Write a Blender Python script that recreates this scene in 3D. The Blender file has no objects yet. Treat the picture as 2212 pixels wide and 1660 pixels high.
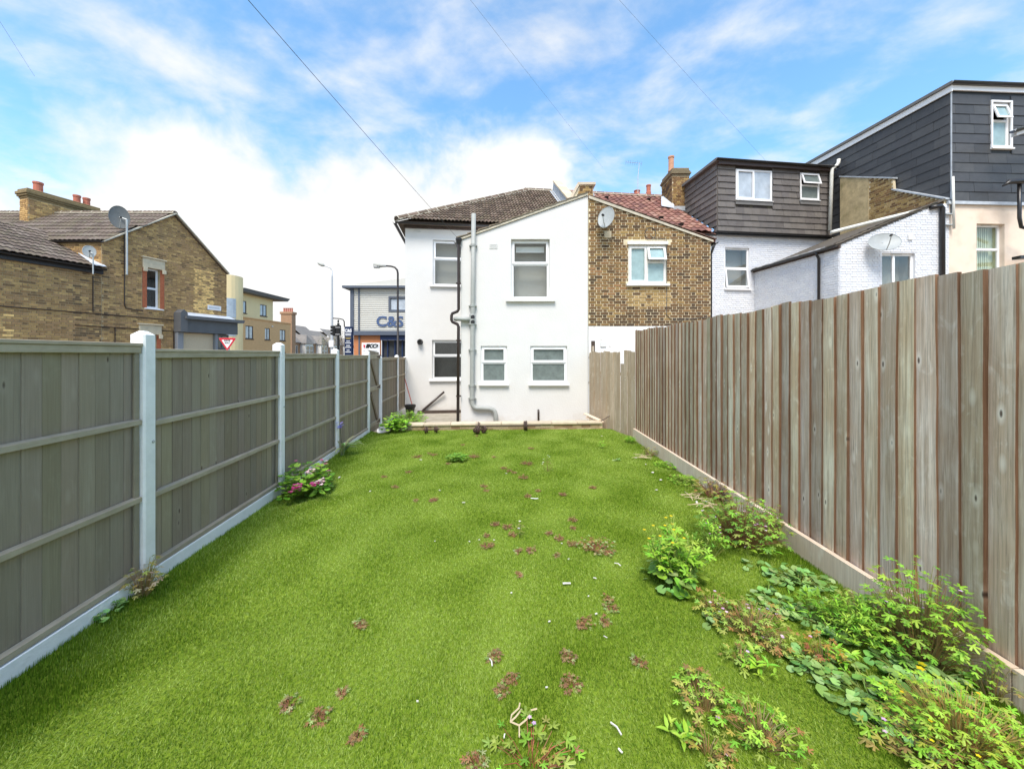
import bpy, math, random
import numpy as np
from mathutils import Vector, Matrix, Euler
from mathutils import noise as mnoise

R = math.radians
rnd = random.Random(7)
sc = bpy.context.scene
COL = sc.collection

# ------------------------------------------------------------------ camera
F, CX, HY, EYE = 830.0, 1106.0, 765.0, 1.8
cam_d = bpy.data.cameras.new('camera')
cam_d.sensor_width = 36.0
cam_d.lens = 36.0 * F / 2212.0
cam_d.shift_y = -65.0 / 2212.0
cam_d.clip_start = 0.05
cam_d.clip_end = 3000
cam = bpy.data.objects.new('camera', cam_d)
cam.location = (0, 0, EYE)
cam.rotation_euler = (R(90), 0, 0)
COL.objects.link(cam)
sc.camera = cam

# ------------------------------------------------------------------ sky
SUN_EL, SUN_AZ = 58.0, 190.0          # azimuth clockwise from +Y: behind the camera, a little to the left
world = bpy.data.worlds.new('World')
sc.world = world
world.use_nodes = True


def build_world():
    nt = world.node_tree
    nt.nodes.clear()
    N = nt.nodes.new
    L = nt.links.new

    def math_(op, a, b=None, c=None, clamp=False):
        n = N('ShaderNodeMath'); n.operation = op; n.use_clamp = clamp
        for i, v in enumerate((a, b, c)):
            if v is None:
                continue
            if isinstance(v, (int, float)):
                n.inputs[i].default_value = v
            else:
                L(v, n.inputs[i])
        return n.outputs[0]
    tc = N('ShaderNodeTexCoord')
    d = tc.outputs['Generated']
    sep = N('ShaderNodeSeparateXYZ'); L(d, sep.inputs[0])
    dx, dy, dz = sep.outputs
    sky = N('ShaderNodeTexSky'); sky.sky_type = 'NISHITA'; sky.sun_disc = False
    sky.sun_elevation = R(SUN_EL); sky.sun_rotation = R(SUN_AZ)
    sky.air_density = 1.0; sky.dust_density = 0.6; sky.ozone_density = 1.6
    hs = N('ShaderNodeHueSaturation'); hs.inputs['Hue'].default_value = 0.490; hs.inputs['Saturation'].default_value = 1.22; hs.inputs['Value'].default_value = 1.46
    L(sky.outputs[0], hs.inputs['Color'])
    # high broken cloud, on a plane far overhead
    zz = math_('MAXIMUM', math_('ADD', dz, 0.16), 0.06)
    cmb = N('ShaderNodeCombineXYZ')
    L(math_('DIVIDE', dx, zz), cmb.inputs[0]); L(math_('DIVIDE', dy, zz), cmb.inputs[1])
    n1 = N('ShaderNodeTexNoise'); n1.inputs['Scale'].default_value = 2.9; n1.inputs['Detail'].default_value = 9
    n1.inputs['Roughness'].default_value = 0.56; n1.inputs['Distortion'].default_value = 0.15
    mp = N('ShaderNodeMapping'); mp.inputs['Location'].default_value = (3.3, 1.7, 0); mp.inputs['Scale'].default_value = (1.0, 1.25, 1)
    mp.inputs['Rotation'].default_value = (0, 0, 0.5)
    L(cmb.outputs[0], mp.inputs[0]); L(mp.outputs[0], n1.inputs['Vector'])
    r1 = N('ShaderNodeMapRange'); r1.interpolation_type = 'SMOOTHSTEP'
    r1.inputs[1].default_value = 0.38; r1.inputs[2].default_value = 0.78; r1.inputs[3].default_value = 0.06; r1.inputs[4].default_value = 0.92
    # more of it towards the left of the view
    L(math_('SUBTRACT', n1.outputs['Fac'], math_('MULTIPLY', dx, 0.045)), r1.inputs[0])
    # a heaped bank of white cloud standing over the street
    n2 = N('ShaderNodeTexNoise'); n2.inputs['Scale'].default_value = 3.6; n2.inputs['Detail'].default_value = 10
    n2.inputs['Roughness'].default_value = 0.55; n2.inputs['Distortion'].default_value = 0.3
    L(d, n2.inputs['Vector'])
    ex = math_('DIVIDE', math_('ADD', dx, 0.26), 0.66)
    ez = math_('DIVIDE', math_('SUBTRACT', dz, 0.17), 0.33)
    le = math_('SQRT', math_('ADD', math_('MULTIPLY', ex, ex), math_('MULTIPLY', ez, ez)))
    bank = math_('ADD', math_('SUBTRACT', 1.0, le), math_('MULTIPLY', math_('SUBTRACT', n2.outputs['Fac'], 0.5), 1.5))
    r2 = N('ShaderNodeMapRange'); r2.interpolation_type = 'SMOOTHSTEP'
    r2.inputs[1].default_value = -0.10; r2.inputs[2].default_value = 0.27
    L(bank, r2.inputs[0])
    cover = math_('MAXIMUM', r1.outputs[0], r2.outputs[0])
    ramp = N('ShaderNodeMapRange'); ramp.inputs[1].default_value = 0.3; ramp.inputs[2].default_value = 0.75
    ramp.inputs[3].default_value = 0.90; ramp.inputs[4].default_value = 1.04
    L(n2.outputs['Fac'], ramp.inputs[0])
    cl = N('ShaderNodeVectorMath'); cl.operation = 'SCALE'
    cl.inputs[0].default_value = (4.55, 4.54, 4.48)
    L(ramp.outputs[0], cl.inputs['Scale'])
    mix = N('ShaderNodeMix'); mix.data_type = 'RGBA'
    L(cover, mix.inputs['Factor']); L(hs.outputs[0], mix.inputs['A']); L(cl.outputs[0], mix.inputs['B'])
    bg = N('ShaderNodeBackground'); bg.inputs['Strength'].default_value = 0.10
    L(mix.outputs['Result'], bg.inputs['Color'])
    out = N('ShaderNodeOutputWorld'); L(bg.outputs[0], out.inputs['Surface'])


build_world()

# ------------------------------------------------------------------ sun and exposure
sun_d = bpy.data.lights.new('sun', 'SUN')
sun_d.energy = 2.0
sun_d.angle = R(26)
sun_d.color = (1.0, 0.94, 0.85)
sun = bpy.data.objects.new('sun', sun_d)
_az, _el = R(SUN_AZ), R(SUN_EL)
_to_sun = Vector((math.sin(_az) * math.cos(_el), math.cos(_az) * math.cos(_el), math.sin(_el)))
sun.rotation_euler = _to_sun.to_track_quat('Z', 'Y').to_euler()
sun.location = (0, -20, 30)
COL.objects.link(sun)

sc.view_settings.view_transform = 'Standard'
sc.view_settings.look = 'None'
sc.view_settings.gamma = 1.0
sc.view_settings.use_curve_mapping = False
sc.view_settings.exposure = 1.28
sc.cycles.use_denoising = True
sc.cycles.max_bounces = 6
sc.cycles.transparent_max_bounces = 12
sc.render.film_transparent = False


# ------------------------------------------------------------------ materials
def mat(name, col, rough=0.8, attr=False, noise=0.0, nscale=6.0, stretch=(1, 1, 1), bump=0.0, bscale=40.0, bdist=0.004,
        stain=None, stain_scale=1.2, stain_lo=0.52, stain_hi=0.72, spec=0.35, metal=0.0, grain=None, trans=0.0, splash=None):
    m = bpy.data.materials.new(name)
    m.use_nodes = True
    nt = m.node_tree
    nt.nodes.clear()
    N, L = nt.nodes.new, nt.links.new
    out = N('ShaderNodeOutputMaterial')
    b = N('ShaderNodeBsdfPrincipled')
    L(b.outputs[0], out.inputs['Surface'])
    b.inputs['Roughness'].default_value = rough
    b.inputs['Specular IOR Level'].default_value = spec
    b.inputs['Metallic'].default_value = metal
    rgb = N('ShaderNodeRGB'); rgb.outputs[0].default_value = (*col, 1)
    c = rgb.outputs[0]
    tc = N('ShaderNodeTexCoord')
    geo = N('ShaderNodeNewGeometry')
    mp = N('ShaderNodeMapping'); L(geo.outputs['Position'], mp.inputs[0]); mp.inputs['Scale'].default_value = stretch

    def mul(a, bb, fac=1.0, mode='MULTIPLY'):
        x = N('ShaderNodeMix'); x.data_type = 'RGBA'; x.blend_type = mode
        x.inputs['Factor'].default_value = fac
        L(a, x.inputs['A'])
        if isinstance(bb, tuple):
            x.inputs['B'].default_value = (*bb, 1)
        else:
            L(bb, x.inputs['B'])
        return x
    if attr:
        at = N('ShaderNodeAttribute'); at.attribute_name = 'Col'
        c = mul(c, at.outputs['Color']).outputs['Result']
    if noise > 0:
        n = N('ShaderNodeTexNoise'); n.inputs['Scale'].default_value = nscale; n.inputs['Detail'].default_value = 6
        n.inputs['Roughness'].default_value = 0.65
        L(mp.outputs[0], n.inputs['Vector'])
        r = N('ShaderNodeMapRange'); r.inputs[1].default_value = 0.3; r.inputs[2].default_value = 0.7
        r.inputs[3].default_value = 1 - noise; r.inputs[4].default_value = 1 + noise
        L(n.outputs['Fac'], r.inputs[0])
        x = N('ShaderNodeVectorMath'); x.operation = 'SCALE'
        L(c, x.inputs[0]); L(r.outputs[0], x.inputs['Scale'])
        c = x.outputs[0]
    if grain is not None:                       # long streaks along one axis
        gs, gcol, gfac = grain
        g = N('ShaderNodeMapping'); L(geo.outputs['Position'], g.inputs[0]); g.inputs['Scale'].default_value = gs
        n = N('ShaderNodeTexNoise'); n.inputs['Scale'].default_value = 1.0; n.inputs['Detail'].default_value = 7
        n.inputs['Roughness'].default_value = 0.7; n.inputs['Distortion'].default_value = 0.6
        L(g.outputs[0], n.inputs['Vector'])
        r = N('ShaderNodeMapRange'); r.inputs[1].default_value = 0.42; r.inputs[2].default_value = 0.68
        r.inputs[3].default_value = 0; r.inputs[4].default_value = gfac
        L(n.outputs['Fac'], r.inputs[0])
        x = mul(c, gcol, mode='MIX'); L(r.outputs[0], x.inputs['Factor'])
        c = x.outputs['Result']
    if stain is not None:
        n = N('ShaderNodeTexNoise'); n.inputs['Scale'].default_value = stain_scale; n.inputs['Detail'].default_value = 5
        L(mp.outputs[0], n.inputs['Vector'])
        r = N('ShaderNodeMapRange'); r.inputs[1].default_value = stain_lo; r.inputs[2].default_value = stain_hi
        L(n.outputs['Fac'], r.inputs[0])
        x = mul(c, tuple(stain[:3]), mode='MIX')
        if len(stain) > 3:
            f = N('ShaderNodeMath'); f.operation = 'MULTIPLY'; f.inputs[1].default_value = stain[3]
            L(r.outputs[0], f.inputs[0]); L(f.outputs[0], x.inputs['Factor'])
        else:
            L(r.outputs[0], x.inputs['Factor'])
        c = x.outputs['Result']
    if splash is not None:                                     # mud thrown up on the foot of a wall
        zlo, zhi, scol = splash
        sp = N('ShaderNodeSeparateXYZ'); L(geo.outputs['Position'], sp.inputs[0])
        n = N('ShaderNodeTexNoise'); n.inputs['Scale'].default_value = 2.2; n.inputs['Detail'].default_value = 8; n.inputs['Roughness'].default_value = 0.7
        L(geo.outputs['Position'], n.inputs['Vector'])
        ma_ = N('ShaderNodeMath'); ma_.operation = 'MULTIPLY_ADD'; ma_.inputs[1].default_value = 1.5; L(n.outputs['Fac'], ma_.inputs[0])
        sb = N('ShaderNodeMath'); sb.operation = 'MULTIPLY'; sb.inputs[1].default_value = -1.0; L(sp.outputs[2], sb.inputs[0]); L(sb.outputs[0], ma_.inputs[2])
        r = N('ShaderNodeMapRange'); r.inputs[1].default_value = zlo; r.inputs[2].default_value = zhi; r.inputs[4].default_value = 0.55; L(ma_.outputs[0], r.inputs[0])
        x = mul(c, tuple(scol), mode='MIX'); L(r.outputs[0], x.inputs['Factor']); c = x.outputs['Result']
    L(c, b.inputs['Base Color'])
    if bump > 0:
        n = N('ShaderNodeTexNoise'); n.inputs['Scale'].default_value = bscale; n.inputs['Detail'].default_value = 5
        L(mp.outputs[0], n.inputs['Vector'])
        bu = N('ShaderNodeBump'); bu.inputs['Strength'].default_value = bump; bu.inputs['Distance'].default_value = bdist
        L(n.outputs['Fac'], bu.inputs['Height']); L(bu.outputs[0], b.inputs['Normal'])
    if trans > 0:
        t = N('ShaderNodeBsdfTranslucent'); L(c, t.inputs['Color'])
        ms = N('ShaderNodeMixShader'); ms.inputs[0].default_value = trans
        L(b.outputs[0], ms.inputs[1]); L(t.outputs[0], ms.inputs[2]); L(ms.outputs[0], out.inputs['Surface'])
    return m


def glass_mat(name, tint=(0.97, 0.985, 0.98), rough=0.03, clear=0.75):
    m = bpy.data.materials.new(name)
    m.use_nodes = True
    nt = m.node_tree
    nt.nodes.clear()
    N, L = nt.nodes.new, nt.links.new
    out = N('ShaderNodeOutputMaterial')
    tr = N('ShaderNodeBsdfTransparent'); tr.inputs[0].default_value = (*tint, 1)
    gl = N('ShaderNodeBsdfGlossy'); gl.inputs['Roughness'].default_value = rough
    lw = N('ShaderNodeLayerWeight'); lw.inputs['Blend'].default_value = 0.5
    pw4 = N('ShaderNodeMath'); pw4.operation = 'POWER'; pw4.inputs[1].default_value = 4.0; L(lw.outputs['Facing'], pw4.inputs[0])
    ad = N('ShaderNodeMath'); ad.operation = 'MULTIPLY_ADD'; ad.inputs[1].default_value = 0.6; ad.inputs[2].default_value = 0.05; ad.use_clamp = True
    L(pw4.outputs[0], ad.inputs[0])
    nz = N('ShaderNodeTexNoise'); nz.inputs['Scale'].default_value = 2.0
    bu = N('ShaderNodeBump'); bu.inputs['Strength'].default_value = 0.05; bu.inputs['Distance'].default_value = 0.02
    L(nz.outputs[0], bu.inputs['Height']); L(bu.outputs[0], gl.inputs['Normal'])
    ms = N('ShaderNodeMixShader')
    L(ad.outputs[0], ms.inputs[0]); L(tr.outputs[0], ms.inputs[1]); L(gl.outputs[0], ms.inputs[2])
    L(ms.outputs[0], out.inputs['Surface'])
    return m


M = {}
M['render'] = mat('white_render', (0.675, 0.663, 0.64), 0.9, noise=0.025, nscale=2.5, bump=0.5, bscale=26, bdist=0.008,
                  stain=(0.65, 0.63, 0.58, 0.45), stain_scale=1.1, stain_lo=0.53, stain_hi=0.78, splash=(0.62, 1.25, (0.46, 0.38, 0.28)))
M['pvc'] = mat('white_plastic', (0.82, 0.82, 0.82), 0.35, noise=0.02, nscale=9, spec=0.45)
M['pvc_old'] = mat('weathered_white_plastic', (0.74, 0.735, 0.71), 0.5, noise=0.06, nscale=7, stain=(0.5, 0.47, 0.4, 0.4), stain_scale=4)
M['vent'] = mat('pale_vent', (0.66, 0.66, 0.64), 0.6)
M['glass'] = glass_mat('window_glass')
M['room_grey'] = mat('grey_room', (0.36, 0.355, 0.33), 0.9, noise=0.04, nscale=1.5)
M['room_dark'] = mat('dark_room', (0.055, 0.056, 0.053), 0.9, noise=0.3, nscale=2.5)
M['frosted'] = mat('frosted_glass', (0.15, 0.18, 0.17), 0.35, noise=0.25, nscale=7, bump=0.6, bscale=70, bdist=0.003, spec=0.5)
M['frosted_pale'] = mat('pale_frosted_glass', (0.30, 0.42, 0.43), 0.3, noise=0.14, nscale=6, spec=0.5)
M['curtain'] = mat('pale_curtain', (0.55, 0.58, 0.40), 0.9, noise=0.1, nscale=5)
M['blind'] = mat('white_blind', (0.75, 0.76, 0.76), 0.7)
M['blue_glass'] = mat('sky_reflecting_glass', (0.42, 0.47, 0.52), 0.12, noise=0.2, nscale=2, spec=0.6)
M['dark_glass'] = mat('dark_reflecting_glass', (0.05, 0.055, 0.06), 0.08, noise=0.3, nscale=2, spec=0.6)
M['mortar'] = mat('sandy_mortar', (0.68, 0.585, 0.40), 0.95, noise=0.2, nscale=9, bump=0.5, bscale=60, stain=(0.42, 0.35, 0.22, 0.6), stain_scale=1.4)
M['mortar_far'] = mat('old_mortar', (0.47, 0.355, 0.205), 0.95, noise=0.18, nscale=6, bump=0.4, bscale=40, stain=(0.2, 0.16, 0.1, 0.7), stain_scale=0.9)
M['brick'] = mat('stock_brick', (1, 1, 1), 0.92, attr=True, noise=0.22, nscale=14, bump=0.6, bscale=70, bdist=0.004)
M['paint_brick'] = mat('painted_brick', (0.72, 0.735, 0.765), 0.75, attr=True, noise=0.04, nscale=5, bump=0.35, bscale=30, bdist=0.006,
                       stain=(0.57, 0.58, 0.6, 0.35), stain_scale=1.3)
M['peel'] = mat('peeling_white_paint', (0.82, 0.815, 0.80), 0.85, noise=0.05, nscale=4, bump=0.6, bscale=20, bdist=0.01,
                stain=(0.45, 0.42, 0.37, 0.8), stain_scale=5.5, stain_lo=0.62, stain_hi=0.68)
M['peach'] = mat('peach_render', (0.78, 0.645, 0.52), 0.9, noise=0.06, nscale=2.5, bump=0.4, bscale=60, stain=(0.55, 0.42, 0.31, 0.5), stain_scale=1.5)
M['tile_brown'] = mat('brown_concrete_tile', (1, 1, 1), 0.9, attr=True, noise=0.25, nscale=11, bump=0.5, bscale=60, stain=(0.16, 0.16, 0.09, 0.45), stain_scale=5)
M['tile_red'] = mat('red_clay_tile', (1, 1, 1), 0.8, attr=True, noise=0.2, nscale=12, bump=0.35, bscale=60)
M['slate'] = mat('dark_slate', (1, 1, 1), 0.55, attr=True, noise=0.12, nscale=6, bump=0.3, bscale=50, stretch=(1, 1, 1))
M['cement'] = mat('pale_cement', (0.50, 0.455, 0.36), 0.95, noise=0.2, nscale=10, bump=0.5, bscale=50)
M['coping'] = mat('sandstone_coping', (0.56, 0.475, 0.36), 0.85, attr=True, noise=0.12, nscale=9, bump=0.4, bscale=60, bdist=0.003,
                  stain=(0.34, 0.29, 0.21, 0.5), stain_scale=3.5)
M['moss_render'] = mat('mossy_old_render', (0.46, 0.36, 0.20), 0.95, noise=0.25, nscale=5, bump=0.6, bscale=25, bdist=0.01, stain=(0.24, 0.20, 0.09, 0.8), stain_scale=2.6)
M['lead'] = mat('lead_flashing', (0.40, 0.43, 0.46), 0.55, noise=0.2, nscale=5, bump=0.3, bscale=20)
M['lead_pale'] = mat('bright_flashing', (0.62, 0.66, 0.72), 0.4, noise=0.15, nscale=6, bump=0.4, bscale=12, bdist=0.01)
M['black'] = mat('black_plastic', (0.018, 0.016, 0.016), 0.35, noise=0.2, nscale=8, spec=0.5)
M['brown_pipe'] = mat('dark_brown_pipe', (0.035, 0.022, 0.018), 0.35, noise=0.2, nscale=8, spec=0.5)
M['grey_pipe'] = mat('grey_plastic_pipe', (0.345, 0.355, 0.33), 0.5, noise=0.08, nscale=7, spec=0.4)
M['white_pipe'] = mat('off_white_pipe', (0.66, 0.655, 0.60), 0.5, noise=0.08, nscale=7, stain=(0.42, 0.39, 0.3, 0.5), stain_scale=3)
M['timber_dark'] = mat('dark_timber', (0.07, 0.05, 0.04), 0.85, noise=0.25, nscale=9)
M['dish'] = mat('grey_dish', (0.33, 0.35, 0.345), 0.45, noise=0.1, nscale=6)
M['dish_dark'] = mat('dark_mesh_dish', (0.13, 0.135, 0.13), 0.5, noise=0.1, nscale=6)
M['dish_pale'] = mat('pale_dish', (0.47, 0.52, 0.57), 0.45, noise=0.08, nscale=6)
M['galv'] = mat('galvanised_metal', (0.48, 0.50, 0.49), 0.45, noise=0.12, nscale=8, metal=0.3)
M['terracotta'] = mat('terracotta', (0.46, 0.155, 0.10), 0.85, noise=0.18, nscale=9, bump=0.3, bscale=40)
M['terracotta_pale'] = mat('pale_terracotta', (0.55, 0.30, 0.19), 0.85, noise=0.18, nscale=9, bump=0.3, bscale=40)
M['stone'] = mat('cream_stone', (0.62, 0.52, 0.36), 0.9, noise=0.12, nscale=7, bump=0.4, bscale=40)
M['red_brick_trim'] = mat('red_brick_trim', (0.42, 0.13, 0.06), 0.9, noise=0.2, nscale=12)
M['shop_grey'] = mat('dark_grey_paint', (0.125, 0.127, 0.13), 0.55, noise=0.08, nscale=4)
M['shop_pilaster'] = mat('blue_grey_paint', (0.24, 0.25, 0.265), 0.55, noise=0.06, nscale=4)
M['chipboard'] = mat('pale_board', (0.62, 0.50, 0.34), 0.85, noise=0.07, nscale=25)
M['fence_rail'] = mat('grey_green_rail', (0.43, 0.358, 0.258), 0.85, attr=True, noise=0.14, nscale=6, bump=0.3, bscale=50, grain=((3, 3, 50), (0.29, 0.24, 0.155), 0.5))
M['post_white'] = mat('white_painted_concrete', (0.85, 0.84, 0.815), 0.75, noise=0.05, nscale=6, bump=0.7, bscale=28, bdist=0.006,
                      stain=(0.60, 0.60, 0.57, 0.4), stain_scale=4)


def wood_mat(name, base, light, dark, red):
    """weathered softwood: grey, with long grain, rings round knots and dark knots; one board differs from the next by Col"""
    m = bpy.data.materials.new(name)
    m.use_nodes = True
    nt = m.node_tree
    nt.nodes.clear()
    N, L = nt.nodes.new, nt.links.new
    out = N('ShaderNodeOutputMaterial'); b = N('ShaderNodeBsdfPrincipled'); L(b.outputs[0], out.inputs[0])
    b.inputs['Roughness'].default_value = 0.9; b.inputs['Specular IOR Level'].default_value = 0.25
    geo = N('ShaderNodeNewGeometry'); info = N('ShaderNodeObjectInfo'); at = N('ShaderNodeAttribute'); at.attribute_name = 'Col'
    off = N('ShaderNodeVectorMath'); off.operation = 'SCALE'; off.inputs[0].default_value = (7, 13, 40); L(info.outputs['Random'], off.inputs['Scale'])
    pos = N('ShaderNodeVectorMath'); pos.operation = 'ADD'; L(geo.outputs['Position'], pos.inputs[0]); L(off.outputs[0], pos.inputs[1])

    def nz(scale, sc3, detail=6, dist=0.0, rough=0.6):
        mp = N('ShaderNodeMapping'); L(pos.outputs[0], mp.inputs[0]); mp.inputs['Scale'].default_value = sc3
        n = N('ShaderNodeTexNoise'); n.inputs['Scale'].default_value = scale; n.inputs['Detail'].default_value = detail
        n.inputs['Distortion'].default_value = dist; n.inputs['Roughness'].default_value = rough
        L(mp.outputs[0], n.inputs['Vector']); return n.outputs['Fac']

    def rng(v, a, c, lo, hi):
        r = N('ShaderNodeMapRange'); r.inputs[1].default_value = a; r.inputs[2].default_value = c
        r.inputs[3].default_value = lo; r.inputs[4].default_value = hi; L(v, r.inputs[0]); return r.outputs[0]

    def mix(f, a, bb):
        x = N('ShaderNodeMix'); x.data_type = 'RGBA'
        for key, v in (('Factor', f), ('A', a), ('B', bb)):
            if isinstance(v, tuple):
                x.inputs[key].default_value = (*v, 1)
            elif isinstance(v, float):
                x.inputs[key].default_value = v
            else:
                L(v, x.inputs[key])
        return x.outputs['Result']
    fine = nz(1.0, (85, 85, 2.0), 8, 0.9, 0.72)
    band = nz(1.0, (22, 22, 0.7), 5, 1.6)
    big = nz(1.0, (2.2, 2.2, 1.1), 4)
    silver = nz(1.0, (9, 9, 5.0), 5, 1.2)
    c = mix(rng(band, 0.36, 0.66, 0.0, 1.0), base, light)
    c = mix(rng(big, 0.40, 0.62, 0.0, 0.75), c, red)
    c = mix(rng(silver, 0.56, 0.72, 0.0, 0.75), c, light)
    c = mix(rng(fine, 0.43, 0.67, 0.0, 0.8), c, dark)
    mpk = N('ShaderNodeMapping'); L(pos.outputs[0], mpk.inputs[0]); mpk.inputs['Scale'].default_value = (0.0, 8.0, 3.0)
    vo = N('ShaderNodeTexVoronoi'); vo.inputs['Scale'].default_value = 1.0; vo.inputs['Randomness'].default_value = 1.0
    L(mpk.outputs[0], vo.inputs['Vector'])
    c = mix(rng(vo.outputs['Distance'], 0.08, 0.22, 0.8, 0.0), c, light)
    c = mix(rng(vo.outputs['Distance'], 0.04, 0.085, 0.92, 0.0), c, (0.09, 0.055, 0.035))
    mm = N('ShaderNodeMix'); mm.data_type = 'RGBA'; mm.blend_type = 'MULTIPLY'; mm.inputs['Factor'].default_value = 1.0
    L(c, mm.inputs['A']); L(at.outputs['Color'], mm.inputs['B'])
    L(mm.outputs['Result'], b.inputs['Base Color'])
    bu = N('ShaderNodeBump'); bu.inputs['Strength'].default_value = 0.5; bu.inputs['Distance'].default_value = 0.003
    L(fine, bu.inputs['Height']); L(bu.outputs[0], b.inputs['Normal'])
    return m


M['board'] = wood_mat('weathered_board', (0.66, 0.55, 0.425), (0.90, 0.83, 0.72), (0.29, 0.215, 0.155), (0.57, 0.41, 0.275))
M['fence_grey'] = wood_mat('grey_stained_board', (0.325, 0.265, 0.193), (0.365, 0.303, 0.228), (0.265, 0.21, 0.15), (0.305, 0.243, 0.174))
M['board_edge'] = mat('board_edge', (0.13, 0.068, 0.042), 0.9, noise=0.2, nscale=8)
M['old_board'] = wood_mat('old_bleached_board', (0.42, 0.345, 0.25), (0.57, 0.49, 0.385), (0.24, 0.185, 0.128), (0.41, 0.315, 0.21))
M['gravel_timber'] = wood_mat('pale_sawn_timber', (0.74, 0.615, 0.475), (0.80, 0.70, 0.56), (0.54, 0.42, 0.31), (0.72, 0.56, 0.41))
M['lawn_base'] = mat('turf_backing', (0.145, 0.21, 0.013), 0.95, noise=0.3, nscale=40)
M['grass'] = mat('turf_fibre', (1, 1, 1), 0.62, attr=True, trans=0.36, spec=0.3)
M['leaf'] = mat('leaf', (1, 1, 1), 0.5, attr=True, noise=0.12, nscale=30, trans=0.25, spec=0.4)
M['stem'] = mat('stem', (1, 1, 1), 0.6, attr=True, trans=0.1)
M['petal'] = mat('petal', (1, 1, 1), 0.6, attr=True, trans=0.3)
M['scrap'] = mat('white_scrap', (0.62, 0.60, 0.54), 0.8, noise=0.08, nscale=30)
M['dry'] = mat('dry_stalk', (0.58, 0.47, 0.30), 0.9, noise=0.15, nscale=30)
M['concrete'] = mat('patio_concrete', (0.36, 0.325, 0.27), 0.9, noise=0.16, nscale=4, bump=0.4, bscale=40, stain=(0.2, 0.18, 0.13, 0.6), stain_scale=2.5)
M['asphalt'] = mat('asphalt', (0.055, 0.055, 0.055), 0.9, noise=0.2, nscale=8)
M['paving'] = mat('paving', (0.28, 0.265, 0.24), 0.9, noise=0.15, nscale=3)
M['ground'] = mat('ground_soil', (0.16, 0.14, 0.11), 0.95, noise=0.2, nscale=2)
M['soil'] = mat('dry_soil', (0.27, 0.205, 0.135), 0.95, noise=0.3, nscale=14, bump=0.8, bscale=50, bdist=0.01)
M['yellow_render'] = mat('yellow_render', (0.90, 0.70, 0.38), 0.9, noise=0.04, nscale=0.8)
M['buff_brick'] = mat('buff_brickwork', (0.74, 0.45, 0.215), 0.9, noise=0.10, nscale=3, stretch=(1, 1, 6), bump=0.3, bscale=8)
M['grey_roof'] = mat('grey_roof_edge', (0.15, 0.145, 0.14), 0.7, noise=0.1, nscale=2)
M['brown_frame'] = mat('brown_frame', (0.06, 0.04, 0.032), 0.5)
M['terrace_brick'] = mat('terrace_brickwork', (0.36, 0.215, 0.125), 0.9, noise=0.2, nscale=5, stretch=(1, 1, 4))
M['terrace_roof'] = mat('terrace_slate', (0.205, 0.185, 0.165), 0.8, noise=0.2, nscale=2)
M['terrace_white'] = mat('terrace_white_trim', (0.74, 0.71, 0.65), 0.8)
M['clad'] = mat('silver_cladding', (0.56, 0.545, 0.49), 0.45, noise=0.04, nscale=1, spec=0.5)
M['clad_blue'] = mat('slate_blue_trim', (0.095, 0.112, 0.145), 0.5, noise=0.05, nscale=2)
M['letter_blue'] = mat('blue_letter', (0.075, 0.115, 0.22), 0.5)
M['navy'] = mat('navy_paint', (0.011, 0.025, 0.075), 0.5, noise=0.05, nscale=2)
M['orange_brick'] = mat('orange_brickwork', (0.50, 0.20, 0.085), 0.9, noise=0.12, nscale=4, stretch=(1, 1, 5))
M['sign_white'] = mat('sign_white', (0.80, 0.80, 0.80), 0.5)
M['sign_red'] = mat('sign_red', (0.62, 0.03, 0.05), 0.5)
M['sign_black'] = mat('sign_black', (0.015, 0.015, 0.015), 0.5)
M['sign_grey'] = mat('sign_grey', (0.45, 0.46, 0.47), 0.5)
M['sign_gold'] = mat('sign_gold', (0.36, 0.27, 0.08), 0.5)
M['pole_grey'] = mat('pale_grey_pole', (0.50, 0.51, 0.52), 0.5, noise=0.05, nscale=2)
M['pole_dark'] = mat('dark_brown_pole', (0.03, 0.025, 0.024), 0.45)
M['lamp_grey'] = mat('lamp_housing', (0.42, 0.42, 0.38), 0.5)
M['iron'] = mat('rusty_iron', (0.075, 0.05, 0.04), 0.6, noise=0.35, nscale=25, bump=0.4, bscale=80, bdist=0.002, metal=0.2, stain=(0.16, 0.08, 0.045, 0.7), stain_scale=18)
M['red_handle'] = mat('red_handle', (0.35, 0.05, 0.03), 0.6)
M['wire'] = mat('wire', (0.08, 0.08, 0.085), 0.6)

# ------------------------------------------------------------------ mesh helpers
ZV = Vector((0, 0, 1))
WL = {}                                                        # world location of every object


class Fr:
    """wall frame: a along the wall, b up, c out of it"""
    def __init__(s, o, u):
        s.o = Vector(o); s.u = Vector((u[0], u[1], 0)).normalized(); s.n = Vector((s.u.y, -s.u.x, 0))
        s.ang = math.atan2(s.u.y, s.u.x)

    def __call__(s, a, b, c):
        return s.o + s.u * a + ZV * b + s.n * c


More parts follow.
